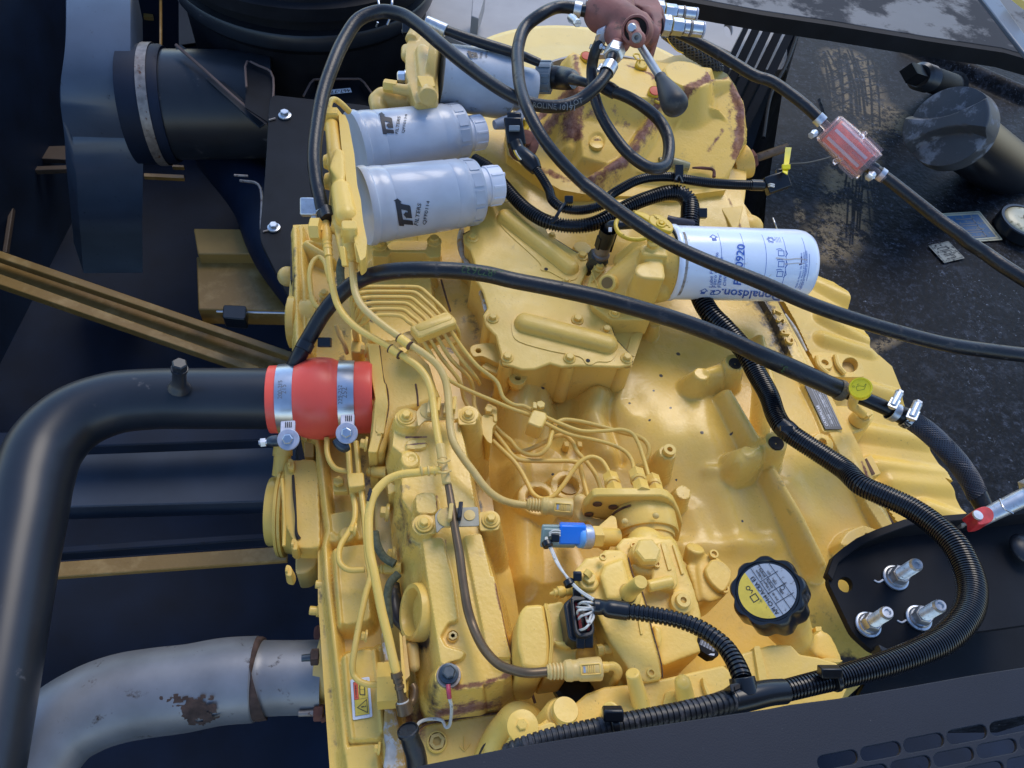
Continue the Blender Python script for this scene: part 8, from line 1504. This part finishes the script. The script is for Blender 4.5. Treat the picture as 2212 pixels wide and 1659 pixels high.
m=MB();m.pcyl(R3(375,1190)+(.206,),R3(400,1183)+(.206,),26);m.box(P(*R3(362,1145),.22),RT*.0085,UP*.004,FW*.005);obj('cable_tie',m,'black_plastic',k1b,bevel=.001)
k2=conduit('broad dusty ribbed conduit lying along the top of the bottom panel',cs(2,3,(1960,1060,.215),(1800,1105,.22),(1550,1165,.22),(1250,1222,.22),(950,1280,.22),(650,1340,.22),(350,1400,.218),(60,1480,.215),(-60,1530,.21)),[23,24,24,23,23,23,22,19,17],12.5,'conduit_dusty',.14,duty=.7)
m=MB();m.pcyl(c(2,3,840,1290)+(.222,),c(2,3,915,1275)+(.222,),25.5);m.box(P(*c(2,3,872,1190),.236),RT*.0075,UP*.0045,FW*.005);obj('cable_tie',m,'black_plastic',k2,bevel=.0015)
k3=conduit('black ribbed conduit arching from the pump connector down to the tee',cs(2,3,(960,300,.175),(1100,318,.18),(1250,340,.185),(1420,375,.19),(1580,430,.195),(1720,510,.20),(1840,610,.205),(1910,710,.21),(1960,810,.215),(1990,890,.218)),[18]*4+[18.5,19,19.5,20.5,21.5,22],10.2,depth=.17,duty=.68)
m=MB();a=cs(2,3,(705,262,.17),(760,268,.17),(800,272,.172),(830,280,.173),(900,290,.174),(1000,305,.176));m.tube(a,[17,17,16.5,19.5,20,20],30,5);obj('heat_shrink',m,'black_plastic',k3)
tt=thing('conduit_tee','black plastic tee joining the ribbed conduits above the bottom panel','tee',c(2,3,2010,1010)+(.21,))
m=MB();m.pcyl(c(2,3,1985,875)+(.218,),c(2,3,2020,1030)+(.215,),28,30);m.prism(round_poly(cs(2,3,(1880,935),(1960,920),(1975,980),(1900,1010)),4),.235,.21);m.tube(cs(2,3,(1750,1110,.215),(1900,1080,.215),(2050,1045,.215),(2212,1010,.213))+rs(R3,(120,1250,.21),),[22,27,28,27,26],30,5);obj('tee_body',m,'black_plastic',tt,bevel=.0012)
m=MB();m.prism(cs(2,3,(1925,950),(1968,930),(1972,968),(1930,985)),.2365,.22);obj('window',m,'hole_dark',tt)
ks=conduit('slim black ribbed conduit rising over the thick one and running right to a plug',[c(2,0,110,1360)+(.12,),c(2,0,180,1430)+(.118,),c(2,0,250,1520)+(.115,),c(2,0,320,1640)+(.11,)]+cs(2,1,(350,70,.11),(430,135,.11),(540,158,.11),(680,145,.112),(800,100,.118))+cs(2,0,(850,1690,.12),(950,1625,.125),(1080,1560,.13),(1220,1530,.13),(1380,1530,.13),(1500,1550,.13),(1700,1580,.125),(1900,1595,.12),(2080,1600,.12)),[8,9,9.5,10]+[10.5]*5+[10.5]*9,4.8,depth=.22)
m=MB();m.tube(cs(2,0,(2060,1598,.12),(2110,1600,.12),(2170,1602,.12)),11.8,22);m.tube(cs(2,0,(2170,1602,.12),(2240,1604,.12)),6.5,14);obj('end_sleeve',m,'black_plastic',ks)
for(p0,p1,r,zt)in((c(2,1,380,190),c(2,1,450,110),17,.12),):
 m=MB();m.tube(cs(2,1,(345,270,.11),(390,200,.118),(430,130,.122),(470,90,.12)),4,8);m.box(P(*c(2,1,490,68),.122),RT*.006,UP*.005,FW*.005);obj('cable_tie',m,'black_plastic',ks,bevel=.001)
m=MB();m.box(P(*c(2,0,1440,1500),.14),RT*.006,UP*.012,FW*.004);m.tube(cs(2,0,(1410,1560,.142),(1440,1520,.142),(1470,1580,.138)),3,8);obj('cable_tie',m,'black_plastic',ks,bevel=.001)
m=MB();m.box(P(*c(2,1,1640,185),.11),RT*.007,UP*.007,FW*.005);obj('cable_tie',m,'black_plastic',k1,bevel=.001)
m=MB();m.tube(cs(2,1,(1340,235,.12),(1400,250,.12),(1480,262,.115),(1560,280,.11)),9,14);obj('inner_branch',m,mat('purple_black',(.02,.014,.022),.45),k1)
# harness plug near the fuel filter
hp_=thing('harness_plug','black harness plug with a grey clip below the dirty grey filter','connector',c(2,0,30,1150)+(.12,))
m=MB();m.box(P(*c(2,0,25,1150),.125),RT*.014,unit(UP-RT*.15)*.021,FW*.012);m.box(P(*c(2,0,20,1040),.12),RT*.011,UP*.010,FW*.01);obj('plug_body',m,'black_plastic',hp_,bevel=.003)
m=MB();m.box(P(*c(2,0,20,1110),.142),RT*.008,UP*.004,FW*.003);obj('clip',m,'grey_plastic',hp_,bevel=.001)
m=MB();m.tube(cs(2,0,(30,1230,.125),(60,1300,.12),(110,1350,.12),(170,1410,.118),(210,1470,.115)),[14,15,17,18,13],20);obj('boot',m,'rubber_smooth',hp_)
for dx in(0,14):m=MB();m.tube(cs(2,0,(15+dx,1300,.142),(35+dx,1340,.14),(65+dx,1380,.138)),1.6,8);obj('bare_wire',m,'wire_white' if dx else 'cap_yellow',hp_)
m=MB();p=P(*c(2,0,110,1240),.09);m.lathe(p,UP*.2-FW+RT*.2,[(-.02,.022),(.004,.022),(.006,.018),(.006,.009),(.014,.0085)],30);obj('sender_base',m,'rust',hp_,smooth=30)
m=MB();m.tube([c(2,0,60,1060)+(.08,),c(2,0,100,1055)+(.085,),c(2,0,125,1100)+(.085,),c(2,0,90,1140)+(.085,)],6,10);obj('yellow_hook',m,'cap_yellow',hp_)
# plug at the right end of the slim conduit with a yellow tag
rp=thing('tagged_plug','small black plug with white pins and a folded yellow tag beside the tank','connector',R1(100,1190)+(.12,))
m=MB();m.box(P(*R1(95,1195),.125),unit(RT+UP*.35)*.018,unit(UP-RT*.35)*.013,FW*.009);m.box(P(*R1(130,1165),.13),RT*.009,UP*.014,FW*.005);obj('plug_body',m,'black_plastic',rp,bevel=.0025)
for dy in(0,12):m=MB();m.tube([R1(45,1205+dy)+(.13,),R1(62,1203+dy)+(.142,),R1(82,1208+dy)+(.142,)],1.9,8);obj('pin_wire',m,'wire_white',rp)
m=MB();tg=rs(R1,(155,960),(195,962),(180,1060),(168,1140),(135,1120),(145,1060));m.prism(tg,.15,.1485);m.box(P(*R1(158,1090),.153),RT*.006,UP*.0035,FW*.002);obj('yellow_tag',m,'dip_yellow',rp,bevel=.0006)
m=MB();m.tube(rs(R1,(165,1070,.14),(280,1065,.12),(400,1040,.10),(450,1025,.09)),1.5,6);obj('thin_wire',m,'wire_dark',rp)
t=thing('wire_stub','thin pale wire end beside the tip of the white oil filter','wire',R1(90,1450)+(.0,));m=MB();m.tube(rs(R1,(72,1425,.02),(85,1460,.02),(100,1500,.01)),1.6,6);obj('wire',m,'zinc',t)
# clear inline fuel filter
cf=thing('inline_filter','clear pinkish plastic inline fuel filter with a red-orange core','inline filter',R1(565,950)+(.18,))
a,b=P(*R1(430,830),.19),P(*R1(705,1090),.168);L_=np.linalg.norm(b-a);ax=unit(b-a);s_=S(*R1(560,950),.18)
m=MB();pr=[(0,9),(.0,30),(.06,34),(.47,37),(.50,44),(.56,44),(.58,36.5),(.80,36),(1.0,33),(1.0,9),(1.0,6),(.97,6),(.97,31),(.58,34),(.06,31.5),(.03,28),(.03,5)]
m.lathe(a,ax,[(d*L_,r*s_)for d,r in pr],48,False);obj('shell',m,'clear_pink',cf,smooth=40)
m=MB();m.lathe(a,ax,[(L_*.1,14*s_),(L_*.1,27*s_),(L_*.9,26*s_),(L_*.9,14*s_)],32);obj('core',m,'filter_core',cf)
x,y,_=frame(ax)
for k in range(8):
 d_=math.cos(k*.785)*x+math.sin(k*.785)*y;m=MB();m.box(a+ax*L_*.5+d_*27*s_,ax*L_*.36,np.cross(ax,d_)*.0022,d_*.0012);obj('core_rib',m,'white_plastic',cf,bevel=.0005)
for k in range(8):
 d_=math.cos(k*.785+.3)*x+math.sin(k*.785+.3)*y;m=MB();m.box(a+ax*L_*.78+d_*36.5*s_,ax*L_*.17,np.cross(ax,d_)*.0014,d_*.003);obj('shell_rib',m,'clear_pink',cf)
m=MB();m.cyl(b-ax*.002,b+ax*.028,9*s_);obj('nipple',m,'clear_pink',cf);m=MB();m.cyl(a-ax*.028,a+ax*.002,9*s_);obj('nipple',m,'clear_pink',cf)
m=MB();m.tube(rs(R1,(672,1065,.168),(705,1090,.166),(740,1110,.164)),[14,14,13.5],22);obj('hose_cuff',m,'rubber_smooth',cf)
# the black tank on the right and its fittings
tk=thing('black_tank','scuffed black tank top with worn yellowish scratches filling the right side','tank',(1950,600,-.15))
oo=[(1737,40),(1900,20),(2420,60),(2420,1500),(1900,1500),(1800,1200),(1640,620),(1655,430),(1690,200)]
Ft=[('ridge',rs(R1,(1000,260,-.095),(1350,400,-.09),(1712,560,-.09)),30,.02),('bump',*R1(1200,900),-.12,90,.012),('ridge',rs(R1,(380,640,-.115),(470,900,-.113)),2,.002)]
Wt=[(rs(R1,(560,420,-.12),(640,700,-.12),(760,760,-.12)),75,1.0),(rs(R1,(650,900,-.12),(560,1200,-.12),(520,1500,-.12),(420,1600,-.12)),62,.8),(rs(R1,(240,1320,-.12),(250,1430,-.12)),14,1.0),(rs(R2,(700,800,-.12),(900,700,-.12)),20,.5)]
Gt=[]
rd2=random.Random(5)
for k in range(15):
 x=420+k*24+rd2.uniform(-14,14);y_a=330+rd2.uniform(-60,90);y_b=y_a+rd2.uniform(200,480);lean=rd2.uniform(30,130)
 Gt.append((rs(R1,(x-lean*.6,y_a,-.12),(x,(y_a+y_b)/2,-.12),(x+lean*.2,y_b,-.12)),rd2.choice([3,4,6]),rd2.uniform(1.4,2.4)))
for k in range(5):y=420+k*58;Gt.append((rs(R1,(420,y+70,-.12),(620,y-20,-.12),(860,y-60,-.12)),3.2,1.8))
for k in range(14):
 x=560+k*16+rd2.uniform(-8,8);y_a=1120+rd2.uniform(-120,160);Gt.append((rs(R1,(x,y_a,-.12),(x+rd2.uniform(-40,30),y_a+rd2.uniform(120,420),-.12)),3,rd2.uniform(1.2,2)))
relief('tank_top',oo,-.12,Ft,.0022,'tank_black',tk,.25,wear=Wt,grime=Gt)
m=MB();m.tube(rs(R1,(250,175,-.118),(160,420,-.118),(60,620,-.118),(10,900,-.118)),4,8);obj('edge_bead',m,'black_paint',tk)
# threaded plug
pl=thing('tank_plug','square-headed black threaded plug on the tank above the big grey cap','plug',R1(1100,490)+(-.05,))
a,b=P(*R1(1230,560),-.10),P(*R1(1010,490),-.015);L_=np.linalg.norm(b-a);ax=unit(b-a);s_=S(*R1(1100,500),-.05)
m=MB();m.lathe(a,ax,[(-.03,26*s_),(L_*.62,26*s_),(L_*.64,24*s_)],32);obj('neck',m,'black_paint',pl)
m=MB();pr=[]
for k in range(5):pr+=[(L_*(.64+.055*k),25*s_),(L_*(.67+.055*k),28*s_)]
m.lathe(a,ax,pr+[(L_*.93,22*s_)],32);obj('thread',m,mat('thread_grey',(.05,.055,.065),.35,metal=.5),pl)
m=MB();m.hexa(a+ax*L_*.9,ax,20*s_,L_*.32,.08,rot=.4,n=4);obj('square_head',m,'black_paint',pl)
m=MB();m.lathe(a,ax,[(-.022,32*s_),(-.018,33*s_),(-.016,27*s_)],32);obj('weld_ring',m,'knob_black',pl)
# big filler cap
bc=thing('filler_cap','big faded grey twist cap with two finger hollows on a black filler neck','cap',R1(1230,840)+(.08,))
a,b=P(*R1(1590,1110),-.10),P(*R1(1185,800),.085);L_=np.linalg.norm(b-a);ax=unit(b-a);s_=S(*R1(1230,840),.075)
m=MB();m.lathe(a,ax,[(-.05,70*s_),(L_*.5,66*s_),(L_*.8,64*s_)],56);obj('neck',m,'rubber_smooth',bc)
m=MB();m.lathe(a,ax,[(-.048,76*s_),(-.046,80*s_),(-.040,80*s_),(-.038,74*s_)],56,False);obj('neck_ring',m,'knob_black',bc)
# cap body with two scooped hollows leaving a raised finger bar
x,y,_=frame(ax);barx=unit(P(*R1(1400,790),.08)-P(*R1(1000,760),.08));barx=unit(barx-np.dot(barx,ax)*ax);bary=np.cross(ax,barx)
rc2=85*s_;n_=72;rgs=[]
def capz(px,py):
 d_=abs(py)/rc2;xx=px/rc2;w_=.13+.30*xx*xx;t_=sst((d_-w_)/.12);edge=math.hypot(px,py)/rc2
 return-.026*t_
for fr2 in np.linspace(.02,.965,34):rgs.append([b+barx*math.cos(k)*rc2*fr2+bary*math.sin(k)*rc2*fr2+ax*(.002+capz(math.cos(k)*rc2*fr2,math.sin(k)*rc2*fr2)-.004*fr2**4)for k in np.arange(n_)*2*math.pi/n_])
for fr2,zz_ in((.99,-.003),(1.0,-.008),(1.03,-.060),(1.0,-.066),(.8,-.067)):rgs.append([b+barx*math.cos(k)*rc2*fr2+bary*math.sin(k)*rc2*fr2+ax*(min(zz_,capz(math.cos(k)*rc2*.965,math.sin(k)*rc2*.965)*1.0+zz_*.6))for k in np.arange(n_)*2*math.pi/n_])
m=MB();m.rings(rgs[::-1]);obj('cap',m,'cap_grey',bc,smooth=50)
# sight gauge
sg_=thing('sight_gauge','round cream-faced sight gauge cut by the right edge of the photo','gauge',R1(1712,1450)+(-.08,));p=P(*R1(1720,1450),-.095);s_=S(*R1(1712,1450),-.09)
m=MB();m.lathe(p,Zax,[(-.02,55*s_),(.002,55*s_),(.004,53*s_),(.004,47*s_),(.0,46*s_)],48);obj('rim',m,'black_plastic',sg_);m=MB();m.lathe(p,Zax,[(-.01,46*s_),(.002,46*s_),(.006,40*s_),(.008,25*s_),(.008,.001)],48);obj('face',m,'gauge_cream',sg_,smooth=60)
m=MB();m.lathe(p+[.006,0,.0085],Zax,[(0,16*s_),(.001,15*s_),(.001,.001)],32);obj('centre_spot',m,'old_steel',sg_)
# stickers on the tank
for nm,lb,quad,base_,inner_ in(('blue_sticker','worn blue and cream sticker with pump marks on the tank under the hose',((1345,1330),(1495,1515),(1395,1620),(1225,1465)),'gauge_cream',mat('sticker_blue',(.03,.10,.20),.5,var=.2,dirt=(.2,.2,.17),dirt_amt=.45,dscale=120)),('cream_sticker','worn cream two-panel sticker below the blue one on the tank',((1185,1545),(1290,1655),(1210,1750),(1135,1635)),mat('sticker_cream',(.28,.27,.22),.6,var=.2,dirt=(.03,.03,.03),dirt_amt=.55,dscale=140),'sticker_cream')):
 t=thing(nm,lb,'sticker',R1(*quad[0])+(-.11,));q=[P(*R1(*k),-.1165)for k in quad];cen=sum(q)/4;ex=unit(q[1]-q[0]);fm=on_plane(cen,ex,q[0]-q[3],2e-4);w_,h_=np.linalg.norm(q[1]-q[0])/2,np.linalg.norm(q[0]-q[3])/2
 zup=lambda a_,b_,l=0:fm(a_,b_,l)
 m=MB();poly_on(m,round_poly([(-w_,-h_),(w_,-h_),(w_,h_),(-w_,h_)],w_*.08),zup);obj('backing',m,base_,t)
 if nm=='blue_sticker':m=MB();poly_on(m,[(-w_*.78,-h_*.78),(w_*.78,-h_*.78),(w_*.78,h_*.78),(-w_*.78,h_*.78)],lambda a_,b_,l=0:fm(a_,b_,.0004));obj('blue_field',m,inner_,t)
 m=MB();f4=lambda a_,b_,l=0:fm(a_,b_,l+.0008)
 for k in range(3):stroke_on(m,[(w_*(-.5+.45*k),-h_*.45),(w_*(-.5+.45*k),h_*.35),(w_*(-.2+.45*k),h_*.35),(w_*(-.2+.45*k),-h_*.45)],w_*.06,f4)
 stroke_on(m,[(-w_*.9,-h_*.9),(w_*.9,-h_*.9),(w_*.9,h_*.9),(-w_*.9,h_*.9)],w_*.03,f4,closed=True);obj('marks',m,'wire_dark' if nm!='blue_sticker' else 'ink_grey',t)
 # oil filler cap and neck, dipstick
oc_=thing('oil_cap','black scalloped oil filler cap with a yellow and silver round label','cap',(1655,1280,.15))
cA_=P(1657,1276,.155);nB=P(1722,1385,.02);ax=unit(cA_-nB);s_=S(1657,1276,.155);R0=82*s_
x,y,_=frame(ax);rgs=[]
def scal(k,a_):return 1-.10*(0.5+0.5*math.cos(9*k+.6))**1.6*a_
for fr2,dz,a_ in((.80,-.0005,0),(.84,.001,.2),(.93,.0012,.7),(.98,-.001,1),(1.0,-.005,1),(1.0,-.026,1),(.97,-.030,1),(.8,-.030,.3)):rgs.append([cA_+(x*math.cos(k)+y*math.sin(k))*R0*fr2*scal(k,a_)+ax*dz for k in np.arange(144)*2*math.pi/144])
m=MB();m.rings(rgs[::-1]);obj('cap_body',m,'black_plastic',oc_,smooth=40)
exl=unit(P(1700,1330,.155)-P(1620,1215,.155));exl=unit(exl-np.dot(exl,ax)*ax);eyl=np.cross(ax,exl)
if eyl@UP<0:eyl=-eyl
fm=lambda a_,b_,l=0:cA_+ax*(.0006+l)+exl*a_+eyl*b_
Rl=R0*.74;m=MB();poly_on(m,[(Rl*math.cos(k),Rl*math.sin(k))for k in np.arange(48)*math.pi/24],fm);obj('label_disc',m,'cap_label',oc_)
k0=math.asin(-.28);m=MB();ang=[math.pi-k0+(math.pi+2*k0)*t_ for t_ in np.linspace(0,1,24)]
poly_on(m,[(Rl*math.cos(k),Rl*math.sin(k))for k in ang],lambda a_,b_,l=0:fm(a_,b_,.0003));obj('yellow_part',m,'label_yellow',oc_)
m=MB();f4=lambda a_,b_,l=0:fm(a_,b_,.0006+l)
text(m,'API CH-4',f4,Rl*.50,-Rl*.16,Rl*.20,R(180),bold=.02);text(m,'ACEA E3',f4,-Rl*.32,-Rl*.16,Rl*.20,R(180),bold=.02)
for yy in(-.02,.30,.62):stroke_on(m,[(-Rl*math.sqrt(1-yy*yy),yy*Rl),(Rl*math.sqrt(1-yy*yy),yy*Rl)],Rl*.02,f4)
for xx in(-.38,.12,.55):stroke_on(m,[(Rl*xx,-Rl*.02),(Rl*xx,Rl*.72)],Rl*.02,f4)
for(tx,a_,b_)in(('5-50ppm',-.15,.10),('40mg/kg',-.15,.22),('5-50ppm',-.62,.10),('60mg/kg',-.62,.22),('500h',.30,.40),('250h',-.12,.40),('ISO',-.5,.42),('5W-40',.34,.12)):text(m,tx,f4,Rl*a_,Rl*b_,Rl*.11,R(180),bold=.02)
stroke_on(m,[(Rl*(.2+.08*math.cos(k)),Rl*(.5+.08*math.sin(k)))for k in np.linspace(0,6.3,9)],Rl*.02,f4)
stroke_on(m,[(-.12*Rl,-.62*Rl),(.12*Rl,-.62*Rl),(.12*Rl,-.40*Rl),(-.12*Rl,-.40*Rl)],Rl*.03,f4,closed=True);stroke_on(m,[(-.2*Rl,-.5*Rl),(-.26*Rl,-.42*Rl),(-.34*Rl,-.5*Rl)],Rl*.03,f4);stroke_on(m,[(Rl*(-.42+.07*math.cos(k)),Rl*(-.5+.07*math.sin(k)))for k in np.linspace(0,6.3,9)],Rl*.025,f4)
obj('label_print',m,'ink_black',oc_)
nk=thing('filler_neck','yellow cast oil filler neck under the scalloped black cap','neck',(1720,1385,.0))
m=MB();L_=np.linalg.norm(cA_-nB);m.lathe(nB,ax,[(-.02,46*s_),(L_*.1,46*s_),(L_*.6,60*s_),(L_*.8,64*s_)],48);m.ball(nB,52*s_)
m.prism(smooth_poly(rs(R3,(270,1040),(310,910),(330,930),(370,950),(430,1080),(380,1090)),3),.05,-.02);obj('neck',m,'yellow_worn',nk,remesh=.0022,sm=5)
m=MB();m.prism(round_poly(rs(R3,(285,905),(318,903),(320,925),(290,930)),2),.07,.03);m.prism(smooth_poly(rs(R3,(310,1080),(370,1070),(430,1085),(400,1095)),3),.058,.02);obj('neck_strap',m,'yellow_worn',nk,bevel=.001)
ds=thing('dipstick','bright yellow round dipstick handle with an oil can symbol','dipstick',R2(645,1040)+(.13,))
pc=P(*R2(645,1038),.135);base_=P(*R2(655,1215),.03);axd=unit(unit(CAM-pc)*.85+UP*.25);s_=S(*R2(645,1040),.135)
m=MB();m.lathe(pc,axd,[(-.014,18*s_),(-.012,23*s_),(-.002,24*s_),(.0,23*s_),(.0,20*s_),(-.0012,19*s_),(-.0012,.001)],48);obj('handle',m,'dip_yellow',ds,smooth=35)
exd=unit(RT+UP*.1);exd=unit(exd-np.dot(exd,axd)*axd);eyd=np.cross(axd,exd);eyd=eyd if eyd@UP>0 else-eyd;fm=lambda a_,b_,l=0:pc+axd*(-.0009)+exd*a_*s_+eyd*b_*s_
m=MB();stroke_on(m,[(-8,-3),(-8,4),(-1,5),(7,1),(12,6),(12,4),(6,-5),(-8,-5)],.9,fm,closed=True);stroke_on(m,[(-4,5),(-4,9),(-1,9)],.9,fm);stroke_on(m,[(-13+2*math.cos(k),6+2*math.sin(k))for k in np.linspace(0,6,7)],.8,fm);obj('oil_can_mark',m,mat('ink_olive',(.22,.22,.01),.5),ds)
m=MB();m.tube([R2(610,1090)+(.115,),R2(590,1150)+(.09,),R2(620,1180)+(.06,),R2(655,1210)+(.035,)],[11,10,9.5,9.5],20);obj('tube',m,'yellow_worn',ds)
m=MB();m.lathe(P(*R2(655,1222),.012),unit(np.array([.05,.1,1])),[(-.012,24*s_),(.0,22*s_),(.002,20*s_),(.002,14*s_),(.008,13*s_)],32);m.hexa(P(*R2(655,1222),.012),Zax,17*s_,.012,.1);obj('tube_nut',m,'yellow_worn',ds)
# black mounting bracket with three studs
mb_=thing('mount_bracket','black folded steel engine mount bracket on the right with a round hole','bracket',R3(700,700)+(.06,))
q=[P(*k,.058)for k in round_poly(rs(R3,(350,660),(385,560),(480,488),(715,408),(1000,385),(1480,330),(1480,885),(1160,930),(868,940),(650,1050),(585,1030),(485,940)),12,4)]
plate_hole('plate',q,[P(*k,.058)for k in ellipse(*R3(446,680),15.5,17,-30,20)],.009,'black_paint',mb_,.0012)
up_e=[P(*R3(*k),.058)for k in((352,656),(385,562),(430,524),(480,490),(560,462),(700,415),(840,400),(1050,381),(1250,358),(1480,331))]
m=MB();rg_=[]
for k,p in enumerate(up_e):
 h_=.004+.026*sst((k-1)/4)-(.016 if k<0 else 0);inn=np.array([.25,-1,0])*.0;rg_.append([p+[-.001,.006,-.008],p+[-.001,.006,h_],p+[.003,-.002,h_+.001],p+[.003,-.003,-.006]])
m.rings(rg_);obj('upper_flange',m,'black_paint',mb_,bevel=.001)
m=MB();lo=[P(*R3(*k),.058)for k in((590,1015),(640,1040),(700,1025),(780,985),(868,945))];rg_=[]
for p in lo:rg_.append([p+[0,0,-.006],p+[.0,.0,.012],p+[.001,-.008,.013],p+[.001,-.009,-.006]])
m.rings(rg_);obj('lower_flange',m,'pipe_paint',mb_,bevel=.001)
m=MB();m.ball(P(*R3(1399,490),.07),.016,sc=(1,1.2,.5));obj('side_nub',m,'pipe_paint',mb_)
SG='mount bracket studs with nuts'
for lb,(nx,ny),(tx,ty)in(('upper zinc stud and nut on the black mount bracket',(712,645),(825,573)),('lower left zinc stud and nut on the black mount bracket, next to the oil cap',(565,895),(668,830)),('lower right zinc stud and nut on the black mount bracket, touching the conduit',(835,860),(950,793))):
 t=thing('mount_stud',lb,'stud',R3(nx,ny)+(.06,),SG);a=P(*R3(nx,ny),.060);b=P(*R3(tx,ty),.112);ax=unit(b-a);L_=np.linalg.norm(b-a);s_=S(*R3(nx,ny),.07)
 m=MB();m.lathe(a,Zax*.7+ax*.6,[(0,28*s_),(.002,27.5*s_),(.003,24*s_)],36);obj('washer',m,'zinc',t)
 m=MB();m.lathe(a,ax,[(.001,25*s_),(.003,24*s_),(.006,20*s_)],36);m.hexa(a+ax*.003,ax,20.5*s_,.016,.1,rot=.3);m.lathe(a+ax*.018,ax,[(0,15*s_),(.002,13*s_)],24);obj('nut',m,'zinc',t)
 m=MB();pr=[(.015,13.5*s_)];n2=11
 for k in range(n2):pr+=[(.018+(L_-.018)*k/n2,11.2*s_),(.018+(L_-.018)*(k+.5)/n2,14*s_)]
 m.lathe(a,ax,pr+[(L_,12.5*s_),(L_+.002,11*s_),(L_+.002,7*s_),(L_,5*s_),(L_,.0003)],26);obj('threads',m,'zinc',t,smooth=25)
 if nx!=565:m=MB();m.tube([R3(nx-112,ny+12)+(.0588,),R3(nx-90,ny+22)+(.0588,),R3(nx-65,ny+10)+(.0588,)],2.0,6);obj('paint_mark',m,'label_white',t)
 # ball valve with the red handle at the right
bv=thing('ball_valve','small ball valve with a red handle above the black bracket, right edge','valve',R3(1180,310)+(.09,))
m=MB();m.prism(smooth_poly(rs(R3,(1125,290),(1190,262),(1235,290),(1230,340),(1160,360),(1150,320)),4),.115,.095);obj('red_handle',m,'red_valve',bv,bevel=.003)
m=MB();m.lathe(P(*R3(1150,312),.116),Zax,[(0,.006),(.002,.0055),(.002,.001)],16);obj('handle_screw',m,'zinc',bv)
a,b=P(*R3(1225,300),.09),P(*R3(1450,190),.115);ax=unit(b-a);s_=S(*R3(1300,250),.1)
m=MB();m.cyl(a-ax*.02,a+ax*.05,17*s_,20*s_);m.hexa(a+ax*.045,ax,34*s_,.035,.1);m.cyl(a+ax*.07,b+ax*.05,27*s_,26*s_);obj('hex_body',m,'zinc',bv,bevel=.001)
m=MB();m.cyl(P(*R3(1130,330),.08),P(*R3(1045,350),.075),11*s_,10*s_);m.cyl(P(*R3(1060,345),.075),P(*R3(1040,352),.075),14*s_,13*s_);obj('outlet',m,'old_steel',bv,bevel=.001)
m=MB();m.tube(rs(R3,(1270,225,.12),(1290,270,.124),(1340,300,.12)),2,8);obj('lock_wire',m,'steel',bv)
# bottom panel with rounded slots, dark rail behind it
dr=thing('dark_side_rail','dark empty sheet rail between the mount bracket and the slotted panel','rail',R3(1200,1050)+(.0,))
m=MB();m.plate([P(*R3(*k),-.02)for k in((640,1060),(1480,860),(1480,1300),(500,1300))],Zax,.01);obj('sheet',m,'black_paint',dr)
gp=thing('slotted_panel','flat dark grey panel with rows of rounded slots along the bottom right','panel',(1700,1600,.26))
zp=.262
top=[(880,1668),(905,1655)]+cs(2,3,(0,1482),(500,1402),(1000,1330),(1600,1238),(2212,1150))+rs(R3,(150,1322),(400,1290),(800,1222),(1100,1168),(1399,1122),(1500,1106))
out=[P(*k,zp)for k in top+[(2330,1430),(2330,1800),(880,1800)]]
slots=[]
row_v=np.array(R3(1095,1480))-np.array(R3(865,1525));row_d=np.array(R3(1025,1600))-np.array(R3(865,1525));base_s=np.array(R3(1095,1480))
def slot(cx,cy):
 d_=row_v/np.linalg.norm(row_v);n2_=np.array([-d_[1],d_[0]]);hl,hw=44,15.5;pts=[]
 for(sx,sy)in((1,1),(1,-1),(-1,-1),(-1,1)):
  ce=np.array([cx,cy])+d_*sx*(hl-13)+n2_*sy*(hw-13)
  a0={(1,1):90,(1,-1):0,(-1,-1):-90,(-1,1):180}[(sx,sy)]
  for t_ in np.linspace(0,90,4):an=R(a0-t_);pts.append(tuple(ce+13*(math.cos(an)*d_+math.sin(an)*n2_)))
 return pts
for r_ in range(4):
 for k in range(-6,4):
  ce=base_s+row_v*k+row_d*r_-row_v*(r_//2)*1
  if ce[0]<1735+0*r_ or ce[0]>2290 or ce[1]>1750:continue
  if r_==0 and k<-4:continue
  slots.append([P(p[0],p[1],zp)for p in slot(*ce)])
plate_hole('panel_sheet',out,slots,.0035,'panel',gp,.0006)
m=MB();ed=[P(*k,zp-.0036)for k in top];m.rings([[p,p+[0,-.004,0],p+[0,-.004,-.03],p+[0,0,-.03]]for p in ed]);obj('folded_edge',m,'panel',gp)
